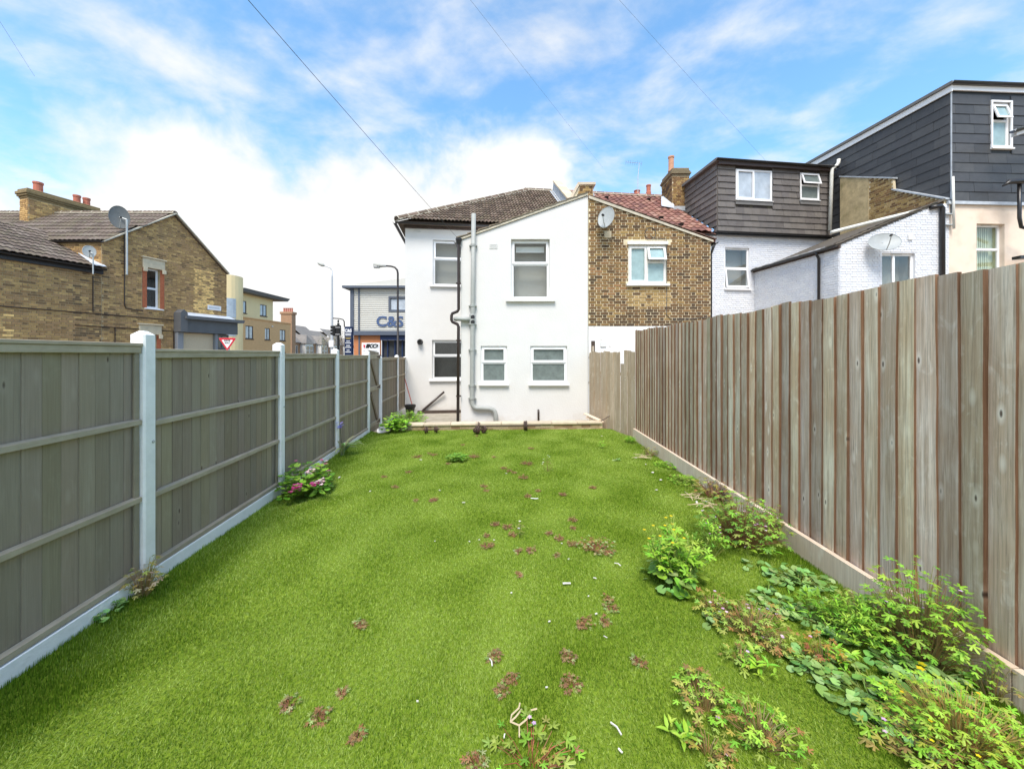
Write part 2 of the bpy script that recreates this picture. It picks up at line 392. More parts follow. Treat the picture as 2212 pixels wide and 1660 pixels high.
class MB:
    def __init__(s, T=None):
        s.v = []; s.f = []; s.c = []; s.T = T; s.col = (1, 1, 1)

    def add(s, vs, fs, col=None):
        k = len(s.v)
        s.v += [s.T(*p) if s.T else Vector(p) for p in vs]
        s.f += [tuple(i + k for i in f) for f in fs]
        s.c += [col or s.col] * len(fs)
        return s

    def box(s, x0, x1, y0, y1, z0, z1, col=None):
        vs = [(x0, y0, z0), (x1, y0, z0), (x1, y1, z0), (x0, y1, z0), (x0, y0, z1), (x1, y0, z1), (x1, y1, z1), (x0, y1, z1)]
        return s.add(vs, [(0, 3, 2, 1), (4, 5, 6, 7), (0, 1, 5, 4), (1, 2, 6, 5), (2, 3, 7, 6), (3, 0, 4, 7)], col)

    def cbox(s, x0, x1, y0, y1, z0, z1, h, col=None):
        """box with chamfered edges"""
        lo = (x0, y0, z0); hi = (x1, y1, z1); vs = []; idx = {}
        for ix in (0, 1):
            for iy in (0, 1):
                for iz in (0, 1):
                    c = [(lo, hi)[i][k] for k, i in enumerate((ix, iy, iz))]
                    ins = [c[k] + (h if (ix, iy, iz)[k] == 0 else -h) for k in range(3)]
                    for k in range(3):
                        p = list(ins); p[k] = c[k]; idx[(ix, iy, iz, k)] = len(vs); vs.append(tuple(p))
        fs = []
        for k in range(3):
            o = [q for q in range(3) if q != k]
            for sd in (0, 1):
                f = []
                for i, j in ((0, 0), (1, 0), (1, 1), (0, 1)):
                    t = [0, 0, 0]; t[k] = sd; t[o[0]] = i; t[o[1]] = j; f.append(idx[(*t, k)])
                fs.append(tuple(f))
        for k in range(3):
            o = [q for q in range(3) if q != k]
            for i in (0, 1):
                for j in (0, 1):
                    t0 = [0, 0, 0]; t1 = [0, 0, 0]; t0[k] = 0; t1[k] = 1
                    for t in (t0, t1):
                        t[o[0]] = i; t[o[1]] = j
                    fs.append((idx[(*t0, o[0])], idx[(*t1, o[0])], idx[(*t1, o[1])], idx[(*t0, o[1])]))
        for ix in (0, 1):
            for iy in (0, 1):
                for iz in (0, 1):
                    fs.append(tuple(idx[(ix, iy, iz, k)] for k in range(3)))
        return s.add(vs, fs, col)

    def fbox(s, a0, a1, b0, b1, c0, c1, col=None):              # box in wall frame order (a, b, c)
        return s.box(a0, a1, b0, b1, c0, c1, col)

    def ring(s, a0, a1, b0, b1, w, c0, c1, col=None):
        s.box(a0, a0 + w, b0, b1, c0, c1, col); s.box(a1 - w, a1, b0, b1, c0, c1, col)
        s.box(a0 + w, a1 - w, b0, b0 + w, c0, c1, col); s.box(a0 + w, a1 - w, b1 - w, b1, c0, c1, col)
        return s

    def prism(s, poly, c0, c1, col=None):                       # polygon in (a,b) between depths c0 and c1
        n = len(poly)
        vs = [(p[0], p[1], c0) for p in poly] + [(p[0], p[1], c1) for p in poly]
        fs = [tuple(range(n)), tuple(range(2 * n - 1, n - 1, -1))] + [(i, (i + 1) % n, n + (i + 1) % n, n + i) for i in range(n)]
        return s.add(vs, fs, col)

    def hexa(s, bottom, top, col=None):                         # two matching polygons of 3D points
        n = len(bottom)
        fs = [tuple(range(n - 1, -1, -1)), tuple(range(n, 2 * n))] + [(i, (i + 1) % n, n + (i + 1) % n, n + i) for i in range(n)]
        return s.add(list(bottom) + list(top), fs, col)

    def tube(s, path, r, seg=8, col=None, caps=True):
        P = [Vector(p) for p in path]; rs = r if isinstance(r, (list, tuple)) else [r] * len(P)
        vs = []; up = None
        for i, p in enumerate(P):
            t = (P[min(i + 1, len(P) - 1)] - P[max(i - 1, 0)]).normalized()
            if up is None:
                up = t.orthogonal().normalized()
            else:
                up = (up - t * up.dot(t))
                up = up.normalized() if up.length > 1e-6 else t.orthogonal().normalized()
            w = t.cross(up)
            for k in range(seg):
                a = 2 * math.pi * k / seg
                vs.append(tuple(p + (up * math.cos(a) + w * math.sin(a)) * rs[i]))
        fs = []
        for i in range(len(P) - 1):
            for k in range(seg):
                k2 = (k + 1) % seg
                fs.append((i * seg + k, i * seg + k2, (i + 1) * seg + k2, (i + 1) * seg + k))
        if caps:
            fs.append(tuple(range(seg - 1, -1, -1))); fs.append(tuple(range((len(P) - 1) * seg, len(P) * seg)))
        return s.add(vs, fs, col)

    def lathe(s, prof, o, axis=(0, 0, 1), seg=16, col=None):    # profile of (radius, height)
        A = Vector(axis).normalized(); U = A.orthogonal().normalized(); W = A.cross(U); o = Vector(o); vs = []
        for r, h in prof:
            for k in range(seg):
                a = 2 * math.pi * k / seg
                vs.append(tuple(o + A * h + (U * math.cos(a) + W * math.sin(a)) * r))
        fs = [(i * seg + k, i * seg + (k + 1) % seg, (i + 1) * seg + (k + 1) % seg, (i + 1) * seg + k) for i in range(len(prof) - 1) for k in range(seg)]
        fs.append(tuple(range(seg - 1, -1, -1))); fs.append(tuple(range((len(prof) - 1) * seg, len(prof) * seg)))
        return s.add(vs, fs, col)

    def wall(s, poly, holes, t):
        """flat wall (a,b polygon) with rectangular openings, reveals t deep, edges closed"""
        A = [p[0] for p in poly]; B = [p[1] for p in poly]
        xs = sorted(set([min(A), max(A)] + [h[i] for h in holes for i in (0, 1)]))
        ys = sorted(set([min(B), max(B)] + [h[i] for h in holes for i in (2, 3)]))
        for x0, x1 in zip(xs, xs[1:]):
            for y0, y1 in zip(ys, ys[1:]):
                cx, cy = (x0 + x1) / 2, (y0 + y1) / 2
                if any(h[0] < cx < h[1] and h[2] < cy < h[3] for h in holes):
                    continue
                q = list(poly)
                for k, lim, sg in ((0, x0, 1), (0, x1, -1), (1, y0, 1), (1, y1, -1)):
                    o = []
                    for i in range(len(q)):
                        p, r = q[i], q[(i + 1) % len(q)]
                        dp, dr = sg * (p[k] - lim), sg * (r[k] - lim)
                        if dp >= 0:
                            o.append(p)
                        if (dp > 0 and dr < 0) or (dp < 0 and dr > 0):
                            f = dp / (dp - dr); o.append((p[0] + (r[0] - p[0]) * f, p[1] + (r[1] - p[1]) * f))
                    q = o
                    if len(q) < 3:
                        break
                if len(q) >= 3:
                    s.add([(p[0], p[1], 0) for p in q], [tuple(range(len(q)))])
        for a0, a1, b0, b1 in holes:
            vs = [(a0, b0, 0), (a1, b0, 0), (a1, b1, 0), (a0, b1, 0), (a0, b0, -t), (a1, b0, -t), (a1, b1, -t), (a0, b1, -t)]
            s.add(vs, [(0, 1, 5, 4), (1, 2, 6, 5), (2, 3, 7, 6), (3, 0, 4, 7)])
        n = len(poly)
        s.add([(p[0], p[1], 0) for p in poly] + [(p[0], p[1], -t) for p in poly], [(i, (i + 1) % n, n + (i + 1) % n, n + i) for i in range(n)])
        return s

    def mesh(s, name, m, o=Vector((0, 0, 0)), smooth=False):
        me = bpy.data.meshes.new(name)
        me.from_pydata([tuple(v - o) for v in s.v], [], s.f)
        at = me.attributes.new('Col', 'FLOAT_COLOR', 'FACE')
        at.data.foreach_set('color', [x for c in s.c for x in (c[0], c[1], c[2], 1.0)])
        if smooth:
            me.polygons.foreach_set('use_smooth', [True] * len(me.polygons))
        me.materials.append(m if not isinstance(m, str) else M[m])
        me.update()
        return me

    def build(s, name, m, parent=None, smooth=False, origin=None):
        o = Vector(origin) if origin is not None else (WL[parent.name] if parent is not None else Vector((0, 0, 0)))
        return put(name, s.mesh(name, m, o, smooth), parent, o)


def put(name, me, parent=None, loc=(0, 0, 0), rot=None, scale=None):
    ob = bpy.data.objects.new(name, me)
    loc = Vector(loc)
    if parent is not None:
        ob.parent = parent; ob.location = loc - WL[parent.name]
    else:
        ob.location = loc
    if rot is not None:
        ob.rotation_euler = rot
    if scale is not None:
        ob.scale = scale
    COL.objects.link(ob)
    WL[ob.name] = loc.copy()
    return ob


def tag(o, label=None, cat=None, group=None, kind=None):
    for k, v in (('label', label), ('category', cat), ('group', group), ('kind', kind)):
        if v:
            o[k] = v
    return o


def thing(name, loc, label, cat, group=None):
    return tag(put(name, None, None, loc), label, cat, group)


def structure(name, mb, m, smooth=False):
    return tag(mb.build(name, m, smooth=smooth), kind='structure')


def at(px, py, Y):
    return Vector(((px - CX) / F * Y, Y, EYE + (HY - py) / F * Y))


def zat(py, Y):
    return EYE + (HY - py) / F * Y


def text(name, body, size, m, parent, loc, rot, extrude=0.01, offset=0.0, shear=0.0, sx=1.0, align='CENTER'):
    cu = bpy.data.curves.new(name, 'FONT'); cu.body = body; cu.size = size; cu.extrude = extrude; cu.offset = offset; cu.shear = shear
    cu.align_x = align; cu.align_y = 'CENTER'; cu.resolution_u = 4
    cu.materials.append(M[m])
    tmp = bpy.data.objects.new('tmp_text', cu)
    me = bpy.data.meshes.new_from_object(tmp)
    bpy.data.objects.remove(tmp)
    return put(name, me, parent, loc, rot, (sx, 1, 1))


def jit(c, a=0.12):
    k = 1 + rnd.uniform(-a, a)
    return tuple(max(0, x * k * (1 + rnd.uniform(-a, a) * 0.25)) for x in c)


# ------------------------------------------------------------------ brickwork
CAMP = Vector((0, 0, EYE))
_brick_mesh = {}


def unit_brick(col, m, lap=False):
    key = (col, m, lap)
    if key not in _brick_mesh:
        mb = MB()
        if lap:                                                # a hung slate: its foot stands out over the course below
            mb.hexa([(-0.5, 0.5, -0.56), (0.5, 0.5, -0.56), (0.5, -0.5, -0.56), (-0.5, -0.5, -0.56)], [(-0.5, 0.5, 0.5), (0.5, 0.5, 0.5), (0.5, 0.15, 0.5), (-0.5, 0.15, 0.5)], col)
        else:
            mb.box(-0.5, 0.5, -0.5, 0.5, -0.5, 0.5, col)
        _brick_mesh[key] = mb.mesh('brick', m)
    return _brick_mesh[key]


def bricks(parent, fr, poly, holes, palette, pick, m='brick', ch=0.075, L=0.225, bond='flemish', limit=300, depth=0.012, proud=0.007, gap=0.011, b_start=None,
           name='brick', lap=False, rest_name='brickwork'):
    """real bricks on a mortar sheet: the nearest as objects, the rest joined"""
    B = [p[1] for p in poly]
    b0 = min(B) if b_start is None else b_start
    rows = int((max(B) - b0) / ch)
    items = []
    for r in range(rows):
        y0 = b0 + r * ch; ym = y0 + ch / 2
        xs = []
        for i in range(len(poly)):
            p, q = poly[i], poly[(i + 1) % len(poly)]
            if (p[1] - ym) * (q[1] - ym) < 0:
                xs.append(p[0] + (q[0] - p[0]) * (ym - p[1]) / (q[1] - p[1]))
        if len(xs) < 2:
            continue
        spans = [(min(xs), max(xs))]
        for h in holes:
            if h[2] < y0 + ch - 0.01 and h[3] > y0 + 0.01:
                ns = []
                for s0, s1 in spans:
                    if h[0] > s0:
                        ns.append((s0, min(s1, h[0])))
                    if h[1] < s1:
                        ns.append((max(s0, h[1]), s1))
                spans = [q for q in ns if q[1] - q[0] > 0.03]
        a = min(p[0] for p in poly) - (L * 0.75 if r % 2 else 0) - rnd.uniform(0, 0.02)
        k = 0
        amax = max(p[0] for p in poly)
        while a < amax:
            if bond == 'flemish':
                ln = L if k % 2 == 0 else L / 2
            else:
                ln = L
            for s0, s1 in spans:
                x0, x1 = max(a, s0), min(a + ln, s1)
                if x1 - x0 > 0.045:
                    items.append((x0 + gap / 2, x1 - gap / 2, y0 + gap / 2, y0 + ch - gap / 2))
            a += ln; k += 1
    items.sort(key=lambda t: (fr((t[0] + t[1]) / 2, (t[2] + t[3]) / 2, 0) - CAMP).length)
    rest = MB(fr)
    for i, (x0, x1, y0, y1) in enumerate(items):
        col = palette[pick((x0 + x1) / 2, (y0 + y1) / 2) % len(palette)]
        pr = proud + rnd.uniform(-0.003, 0.003)
        if i < limit:
            put(name, unit_brick(col, m, lap), parent, fr((x0 + x1) / 2, (y0 + y1) / 2, pr - depth / 2), (0, 0, fr.ang + rnd.uniform(-0.004, 0.004)),
                (x1 - x0, depth, y1 - y0))
        else:
            if lap:
                rest.hexa([(x0, y0, pr - depth), (x1, y0, pr - depth), (x1, y0, pr), (x0, y0, pr)], [(x0, y1, pr - depth), (x1, y1, pr - depth), (x1, y1, pr - depth * 0.65), (x0, y1, pr - depth * 0.65)], col)
            else:
                rest.box(x0, x1, y0, y1, pr - depth, pr, col)
    if rest.f:
        tag(rest.build(rest_name, m, parent), kind='stuff')


# ------------------------------------------------------------------ tiles
def tile_roof(parent, O, u, s, poly, w, e, shape, palette, m, name='roof_tile', limit=300, thick=0.018, seg=6, amp=0.022, stagger=False, jitter=0.0):
    """overlapping tiles; O eave corner, u along the eave, s up the slope, poly in (a along eave, b up slope)"""
    u = Vector(u).normalized(); s = Vector(s).normalized(); n = u.cross(s).normalized()
    rot = Matrix((u, s, n)).transposed().to_euler()
    length = e * 1.22
    meshes = []
    for col in palette:
        mb = MB(); prof = []
        for i in range(seg + 1):
            x = -w / 2 + w * i / seg
            if shape == 'roman':
                z = amp * (0.5 - 0.5 * math.cos(4 * math.pi * i / seg))
            elif shape == 'pan':
                z = amp * (0.5 - 0.5 * math.cos(2 * math.pi * i / seg))
            else:
                z = 0
            prof.append((x * 0.992, z))
        vs = []; lift = thick * 1.25 + 0.010
        for x, z in prof:
            vs += [(x, 0, z + lift), (x, length, z * 1.0), (x, 0, z + lift - thick), (x, length, z - thick)]
        fs = [(0, 1, 3, 2)]
        for i in range(seg):
            k = 4 * i
            fs += [(k, k + 4, k + 5, k + 1), (k, k + 2, k + 6, k + 4)]
        k = 4 * seg
        fs += [(k, k + 2, k + 3, k + 1)]
        mb.add(vs, fs, col)
        meshes.append(mb.mesh(name, m))

    def inside(a, b):
        c = False
        for i in range(len(poly)):
            p, q = poly[i], poly[(i + 1) % len(poly)]
            if (p[1] > b) != (q[1] > b) and a < (q[0] - p[0]) * (b - p[1]) / (q[1] - p[1]) + p[0]:
                c = not c
        return c
    A = [p[0] for p in poly]; B = [p[1] for p in poly]; items = []
    r = 0; b = min(B)
    while b < max(B):
        a = min(A) - (w / 2 if (stagger and r % 2) else 0)
        while a < max(A) + w:
            if inside(a, min(b + e * 0.5, max(B) - 0.01)):
                items.append((a, b))
            a += w
        b += e; r += 1
    items.sort(key=lambda t: (Vector(O) + u * t[0] + s * t[1] - CAMP).length)
    rest = {}
    for i, (a, b) in enumerate(items):
        p = Vector(O) + u * a + s * b + n * (0.02 + rnd.uniform(0, jitter))
        k = rnd.randrange(len(meshes))
        if i < limit:
            put(name, meshes[k], parent, p, rot)
        else:
            rest.setdefault(k, []).append(p)
    if rest:
        mb = MB(); Rm = Matrix((u, s, n)).transposed()
        for k, ps in rest.items():
            vs = [Vector(v.co) for v in meshes[k].vertices]; fs = [tuple(f.vertices) for f in meshes[k].polygons]
            for p in ps:
                mb.add([tuple(p + Rm @ v) for v in vs], fs, palette[k])
        tag(mb.build(name + 's', m, parent), kind='stuff')


# ------------------------------------------------------------------ windows
def window(parent, fr, a0, a1, b0, b1, lights, rec=0.09, fw=0.055, frame='pvc', pane='glass', backing='room_grey', sill=0.10, sill_h=0.05, sill_mat=None,
           vent=True, name='window', back_depth=0.30, cols=None):
    """lights: list of (x0,x1,y0,y1,kind) as fractions inside the frame; kind 'fixed', 'sash', 'open_top' (top-hung, standing open)"""
    mb = MB(fr); c0, c1 = -rec - 0.06, -rec
    mb.ring(a0, a1, b0, b1, fw, c0, c1)
    W = a1 - a0 - 2 * fw; H = b1 - b0 - 2 * fw
    xs = sorted(set([l[0] for l in lights] + [l[1] for l in lights])); ys = sorted(set([l[2] for l in lights] + [l[3] for l in lights]))
    bar = 0.028
    for l in lights:                                            # mullions and transoms on the inner borders of lights
        if l[1] < 0.999:
            x = a0 + fw + W * l[1]; mb.box(x - bar, x + bar, b0 + fw + H * l[2], b0 + fw + H * l[3], c0, c1 + 0.002)
        if l[3] < 0.999:
            y = b0 + fw + H * l[3]; mb.box(a0 + fw + W * l[0], a0 + fw + W * l[1], y - bar, y + bar, c0, c1 + 0.004)
    win = mb.build(name, frame, parent)
    for i, l in enumerate(lights):
        x0 = a0 + fw + W * l[0] + (bar if l[0] > 0.001 else 0); x1 = a0 + fw + W * l[1] - (bar if l[1] < 0.999 else 0)
        y0 = b0 + fw + H * l[2] + (bar if l[2] > 0.001 else 0); y1 = b0 + fw + H * l[3] - (bar if l[3] < 0.999 else 0)
        T = fr
        if l[4] == 'open_top':
            ang = l[5] if len(l) > 5 else 0.35
            yt = y1 + 0.02

            def T(a, b, c, yt=yt, ang=ang):
                dy, dc = b - yt, c - c1
                return fr(a, yt + dy * math.cos(ang) + dc * math.sin(ang) * 0.0, c1 + dc * math.cos(ang) - dy * math.sin(ang))
        pm = pane if isinstance(pane, str) else pane[i]
        if l[4] != 'fixed':
            e = 0.022
            sb = MB(T); sb.ring(x0 - e, x1 + e, y0 - e, y1 + e, 0.058, c1 - 0.012, c1 + 0.022); sb.build('sash', frame, win)
            px0, px1, py0, py1 = x0 + 0.03, x1 - 0.03, y0 + 0.03, y1 - 0.03
        else:
            px0, px1, py0, py1 = x0 - 0.005, x1 + 0.005, y0 - 0.005, y1 + 0.005
            bd = MB(T); bd.ring(x0 - 0.002, x1 + 0.002, y0 - 0.002, y1 + 0.002, 0.014, c1 - 0.03, c1 - 0.008); bd.build('bead', frame, win)
        pb = MB(T); pb.box(px0, px1, py0, py1, c1 - 0.030, c1 - 0.022)
        pb.build('pane', pm, win)
    if backing:
        k = MB(fr); k.box(a0 + 0.01, a1 - 0.01, b0 + 0.01, b1 - 0.01, c0 - back_depth - 0.02, c0 - back_depth)
        k.box(a0 + 0.01, a1 - 0.01, b1 - 0.02, b1 - 0.01, c0 - back_depth, c0); k.box(a0 + 0.01, a0 + 0.02, b0 + 0.01, b1 - 0.02, c0 - back_depth, c0)
        k.box(a1 - 0.02, a1 - 0.01, b0 + 0.01, b1 - 0.02, c0 - back_depth, c0); k.box(a0 + 0.02, a1 - 0.02, b0 + 0.01, b0 + 0.02, c0 - back_depth, c0)
        k.build('room_behind', backing, win)
    if vent:
        v = MB(fr); m_ = (a0 + a1) / 2; hw = min(0.16, (a1 - a0) * 0.25); v.box(m_ - hw, m_ + hw, b1 - fw * 0.55, b1 - fw * 0.25, c1, c1 + 0.034); v.build('trickle_vent', 'vent', win)
    if sill > 0:
        sm = MB(fr); sm.hexa([(a0 - sill, b0 - sill_h - 0.012, 0.0), (a1 + sill, b0 - sill_h - 0.012, 0.0), (a1 + sill, b0 - sill_h - 0.012, 0.085), (a0 - sill, b0 - sill_h - 0.012, 0.085)],
                             [(a0 - sill, b0 - 0.004, 0.0), (a1 + sill, b0 - 0.004, 0.0), (a1 + sill, b0 - 0.022, 0.085), (a0 - sill, b0 - 0.022, 0.085)])
        sm.box(a0 + 0.004, a1 - 0.004, b0 - 0.03, b0 + 0.012, -rec, 0.001)
        sm.build('sill', sill_mat or frame, win)
    return win

# ================================================================== GROUND
def fence_x(y):                                                # left boundary
    return -2.62 - 0.0795 * y


RX = 2.74                                                      # right boundary
LAWN_Y0, LAWN_L, LAWN_R = -2.6, 9.02, 9.42                     # lawn ends at the coping (left / right end)


def lawn_end(x):
    return LAWN_L + (LAWN_R - LAWN_L) * (x + 3.3) / 6.0


def lawn_h(x, y):
    dl = x - fence_x(y); dr = RX - x
    h = 0.010 * np.sin(1.7 * x + 0.8) * np.sin(1.1 * y + 0.3) + 0.006 * np.sin(3.9 * x + 2.0 * y) + 0.004 * np.sin(7 * y - 3 * x)
    h = h + 0.035 * np.exp(-np.maximum(dl, 0) / 0.07) - 0.045 * np.exp(-((dl - 0.27) / 0.16) ** 2)
    h = h - 0.095 * np.exp(-np.maximum(dr, 0) / 0.38) - 0.020 * np.exp(-((dr - 0.8) / 0.35) ** 2)
    return h


def lh(x, y):
    return float(lawn_h(np.array(float(x)), np.array(float(y))))


g = MB(); g.add([(-900, -900, -0.42), (900, -900, -0.42), (900, 900, -0.42), (-900, 900, -0.42)], [(0, 1, 2, 3)])
structure('ground', g, 'ground')
g = MB(); g.add([(-13.2, -60, -0.36), (-5.0, -60, -0.36), (-6.8, 23, -0.36), (-7.5, 140, -0.36), (-20.5, 140, -0.36), (-10.0, 22, -0.36)], [(0, 1, 2, 3, 4, 5)])
structure('road', g, 'asphalt')
g = MB(); g.hexa([(-5.0, -60, -0.42), (-2.4, -60, -0.42), (-4.4, 22, -0.42), (-6.7, 22, -0.42)], [(-5.0, -60, -0.25), (-2.4, -60, -0.25), (-4.4, 22, -0.25), (-6.7, 22, -0.25)])
structure('pavement', g, 'paving')
g = MB(); g.hexa([(fence_x(8.9), 8.9, -0.40), (3.0, 8.9, -0.40), (3.0, 15.4, -0.40), (fence_x(13.4), 13.4, -0.40)],
                 [(fence_x(8.9), 8.9, -0.235), (3.0, 8.9, -0.235), (3.0, 15.4, -0.235), (fence_x(13.4), 13.4, -0.235)])
structure('patio', g, 'concrete')
# neighbours' gardens beyond the right fence
g = MB(); g.add([(2.9, -20, -0.30), (40, -20, -0.30), (40, 14.2, -0.30), (2.9, 14.2, -0.30)], [(0, 1, 2, 3)])
structure('neighbour_garden_ground', g, 'soil')


def lawn_sheet():
    nx, ny = 90, 150
    vs = []; fs = []
    for j in range(ny + 1):
        for i in range(nx + 1):
            t = i / nx
            yb = LAWN_Y0 + (9.25 - LAWN_Y0) * j / ny
            x = fence_x(yb) + 0.03 + (RX - 0.03 - fence_x(yb)) * t
            y = LAWN_Y0 + (lawn_end(x) - LAWN_Y0) * j / ny
            vs.append((x, y, lh(x, y)))
    for j in range(ny):
        for i in range(nx):
            k = j * (nx + 1) + i
            fs.append((k, k + 1, k + nx + 2, k + nx + 1))
    mb = MB(); mb.add(vs, fs)
    structure('lawn', mb, 'lawn_base', smooth=True)
    # an edge of soil under the lawn's rim so that its sheet has body
    e = MB(); e.hexa([(fence_x(LAWN_Y0), LAWN_Y0, -0.42), (RX, LAWN_Y0, -0.42), (RX, lawn_end(RX) - 0.02, -0.42), (fence_x(9.0), 8.98, -0.42)],
                     [(fence_x(LAWN_Y0), LAWN_Y0, -0.10), (RX, LAWN_Y0, -0.10), (RX, lawn_end(RX) - 0.02, -0.10), (fence_x(9.0), 8.98, -0.10)])
    structure('soil_bed', e, 'soil')


lawn_sheet()


def grass_fibres():
    g = np.random.default_rng(11)
    parts = []
    for y0, y1, dens, wd, hh in ((LAWN_Y0, 1.3, 2500, 0.008, 0.032), (1.3, 2.6, 30000, 0.0042, 0.034), (2.6, 4.2, 19000, 0.0052, 0.034), (4.2, 6.5, 11000, 0.007, 0.034), (6.5, 9.5, 7000, 0.0095, 0.032)):
        xw = 6.2
        n = int(dens * xw * (y1 - y0))
        x = g.uniform(-3.45, RX, n); y = g.uniform(y0, y1, n)
        fx = -2.62 - 0.0795 * y
        ok = (x > fx + 0.045) & (x < RX - 0.05) & (y < LAWN_L + (LAWN_R - LAWN_L) * (x + 3.3) / 6.0 - 0.02)
        parts.append((x[ok], y[ok], np.full(ok.sum(), wd), np.full(ok.sum(), hh)))
    x, y, w, h = [np.concatenate([p[i] for p in parts]) for i in range(4)]
    n = len(x)
    z = lawn_h(x, y)
    # pile direction: swirls a little, with flattened patches
    lean_a = 1.5 + 0.9 * np.sin(0.9 * x + 0.5 * y) + 0.8 * np.sin(1.3 * y - 0.7 * x + 1.0) + g.normal(0, 1.5, n)
    gp = np.random.default_rng(5)
    patch = np.zeros(n)
    for k_ in range(26):                                       # brushed and trodden patches, 20 to 80 cm across
        fq = gp.uniform(4.0, 14.0); an = gp.uniform(0, 2 * np.pi); patch += np.sin(fq * (np.cos(an) * x + np.sin(an) * y) + gp.uniform(0, 6.28)) * (5.0 / fq)
    patch = patch / patch.std()
    flat = 0.5 + 0.16 * patch + 0.14 * np.sin(2.3 * x + 1.1) * np.sin(1.9 * y + 0.4) + 0.15 * np.sin(5.1 * x - 3.3 * y) + 0.12 * np.sin(9.0 * y + 6.0 * x)
    fx_ = -2.62 - 0.0795 * y
    ed0 = np.exp(-np.minimum(np.maximum(x - fx_, 0), np.maximum(RX - x, 0)) / 0.32)
    lean = np.clip(flat + 0.30 - 0.75 * ed0 + g.normal(0, 0.34, n), 0.05, 1.35)
    edge = np.exp(-np.minimum(np.maximum(x - fx_, 0), np.maximum(RX - x, 0)) / 0.32)      # longer, upright fibres along the fences, shaped to darken the shade bands there
    hl = h * (0.58 + 0.55 * edge) * g.uniform(0.6, 1.2, n)
    tx = x + np.cos(lean_a) * np.sin(lean) * hl; ty = y + np.sin(lean_a) * np.sin(lean) * hl; tz = z + np.cos(lean) * hl
    # broad side mostly turned to the pile direction, free rotation
    ra = g.uniform(0, np.pi, n)
    bx, by = np.cos(ra) * w / 2, np.sin(ra) * w / 2
    v = np.empty((n, 3, 3), np.float32)
    v[:, 0] = np.stack([x - bx, y - by, z - 0.002], 1); v[:, 1] = np.stack([x + bx, y + by, z - 0.002], 1); v[:, 2] = np.stack([tx, ty, tz], 1)
    me = bpy.data.meshes.new('grass')
    me.vertices.add(3 * n); me.vertices.foreach_set('co', v.ravel())
    me.loops.add(3 * n); me.loops.foreach_set('vertex_index', np.arange(3 * n, dtype=np.int32))
    me.polygons.add(n); me.polygons.foreach_set('loop_start', np.arange(0, 3 * n, 3, dtype=np.int32))
    # fibre colours: three yarns mixed, the mix drifting over the lawn
    drift = 0.5 + 0.25 * np.sin(1.1 * x + 0.6 * y + 1.0) + 0.2 * np.sin(2.7 * y - 1.9 * x) + 0.15 * np.sin(6.1 * x + 4.3 * y)
    k = g.uniform(0, 1, n) + 0.34 * (drift - 0.5) + 0.10 * patch
    cols = np.empty((n, 4), np.float32); cols[:, 3] = 1
    dark = np.array([0.098, 0.195, 0.008]); mid = np.array([0.21, 0.335, 0.022]); pale = np.array([0.39, 0.51, 0.11])
    c = np.where((k < 0.33)[:, None], dark, np.where((k < 0.76)[:, None], mid, pale))
    c = c * g.uniform(0.8, 1.2, n)[:, None]
    cols[:, :3] = c
    a = me.attributes.new('Col', 'FLOAT_COLOR', 'FACE'); a.data.foreach_set('color', cols.ravel())
    me.materials.append(M['grass'])
    me.update(); me.validate()
    o = put('grass', me)
    tag(o, 'short bright green artificial grass covering the garden lawn', 'grass', kind='stuff')


grass_fibres()

# ================================================================== LEFT FENCE
lf_u = Vector((-0.0795, 1, 0)).normalized()
POSTS = [1.08, 2.975, 4.965, 6.88, 8.80, 9.885, 11.88, 13.10]
POST_TOP = [1.99, 1.98, 1.95, 1.90, 1.88, 1.76, 1.78, 1.72]
PANEL_TOP = [1.89, 1.872, 1.832, 1.80, 1.772, None, 1.70, 1.69]      # panel that ends at post i
lfence = thing('panel_fence', (fence_x(4), 4, 0), 'grey-green timber panel fence with white concrete posts along the left side', 'fence')


def fence_post(y, top, base=-0.4):
    p = Vector((fence_x(y), y, 0)); fr = Fr(p, lf_u)            # u along the fence, n towards +x (garden)
    hw, d0, d1 = 0.055, -0.055, 0.055
    mb = MB(fr)
    b, t, c = base, top - 0.03, 0.012
    prof = [(-hw, d0 + c), (-hw + c, d0), (hw - c, d0), (hw, d0 + c), (hw, d1 - c), (hw - c, d1), (-hw + c, d1), (-hw, d1 - c)]
    bot = [(q[0], b, q[1]) for q in prof]; tp = [(q[0], t, q[1]) for q in prof]; ti = [(q[0] * 0.35, t + 0.03, q[1] * 0.35) for q in prof]
    n = 8
    mb.add(bot + tp + ti, [tuple(range(n))] + [(i, (i + 1) % n, n + (i + 1) % n, n + i) for i in range(n)]
           + [(n + i, n + (i + 1) % n, 2 * n + (i + 1) % n, 2 * n + i) for i in range(n)] + [tuple(range(2 * n, 3 * n))])
    po = mb.build('fence_post', 'post_white', lfence)
    bolt = MB(); bolt.lathe([(0.012, 0), (0.012, 0.006), (0.006, 0.009)], fr(0.02, 1.12, 0.056), fr.n, 8); bolt.build('bolt', 'galv', po)


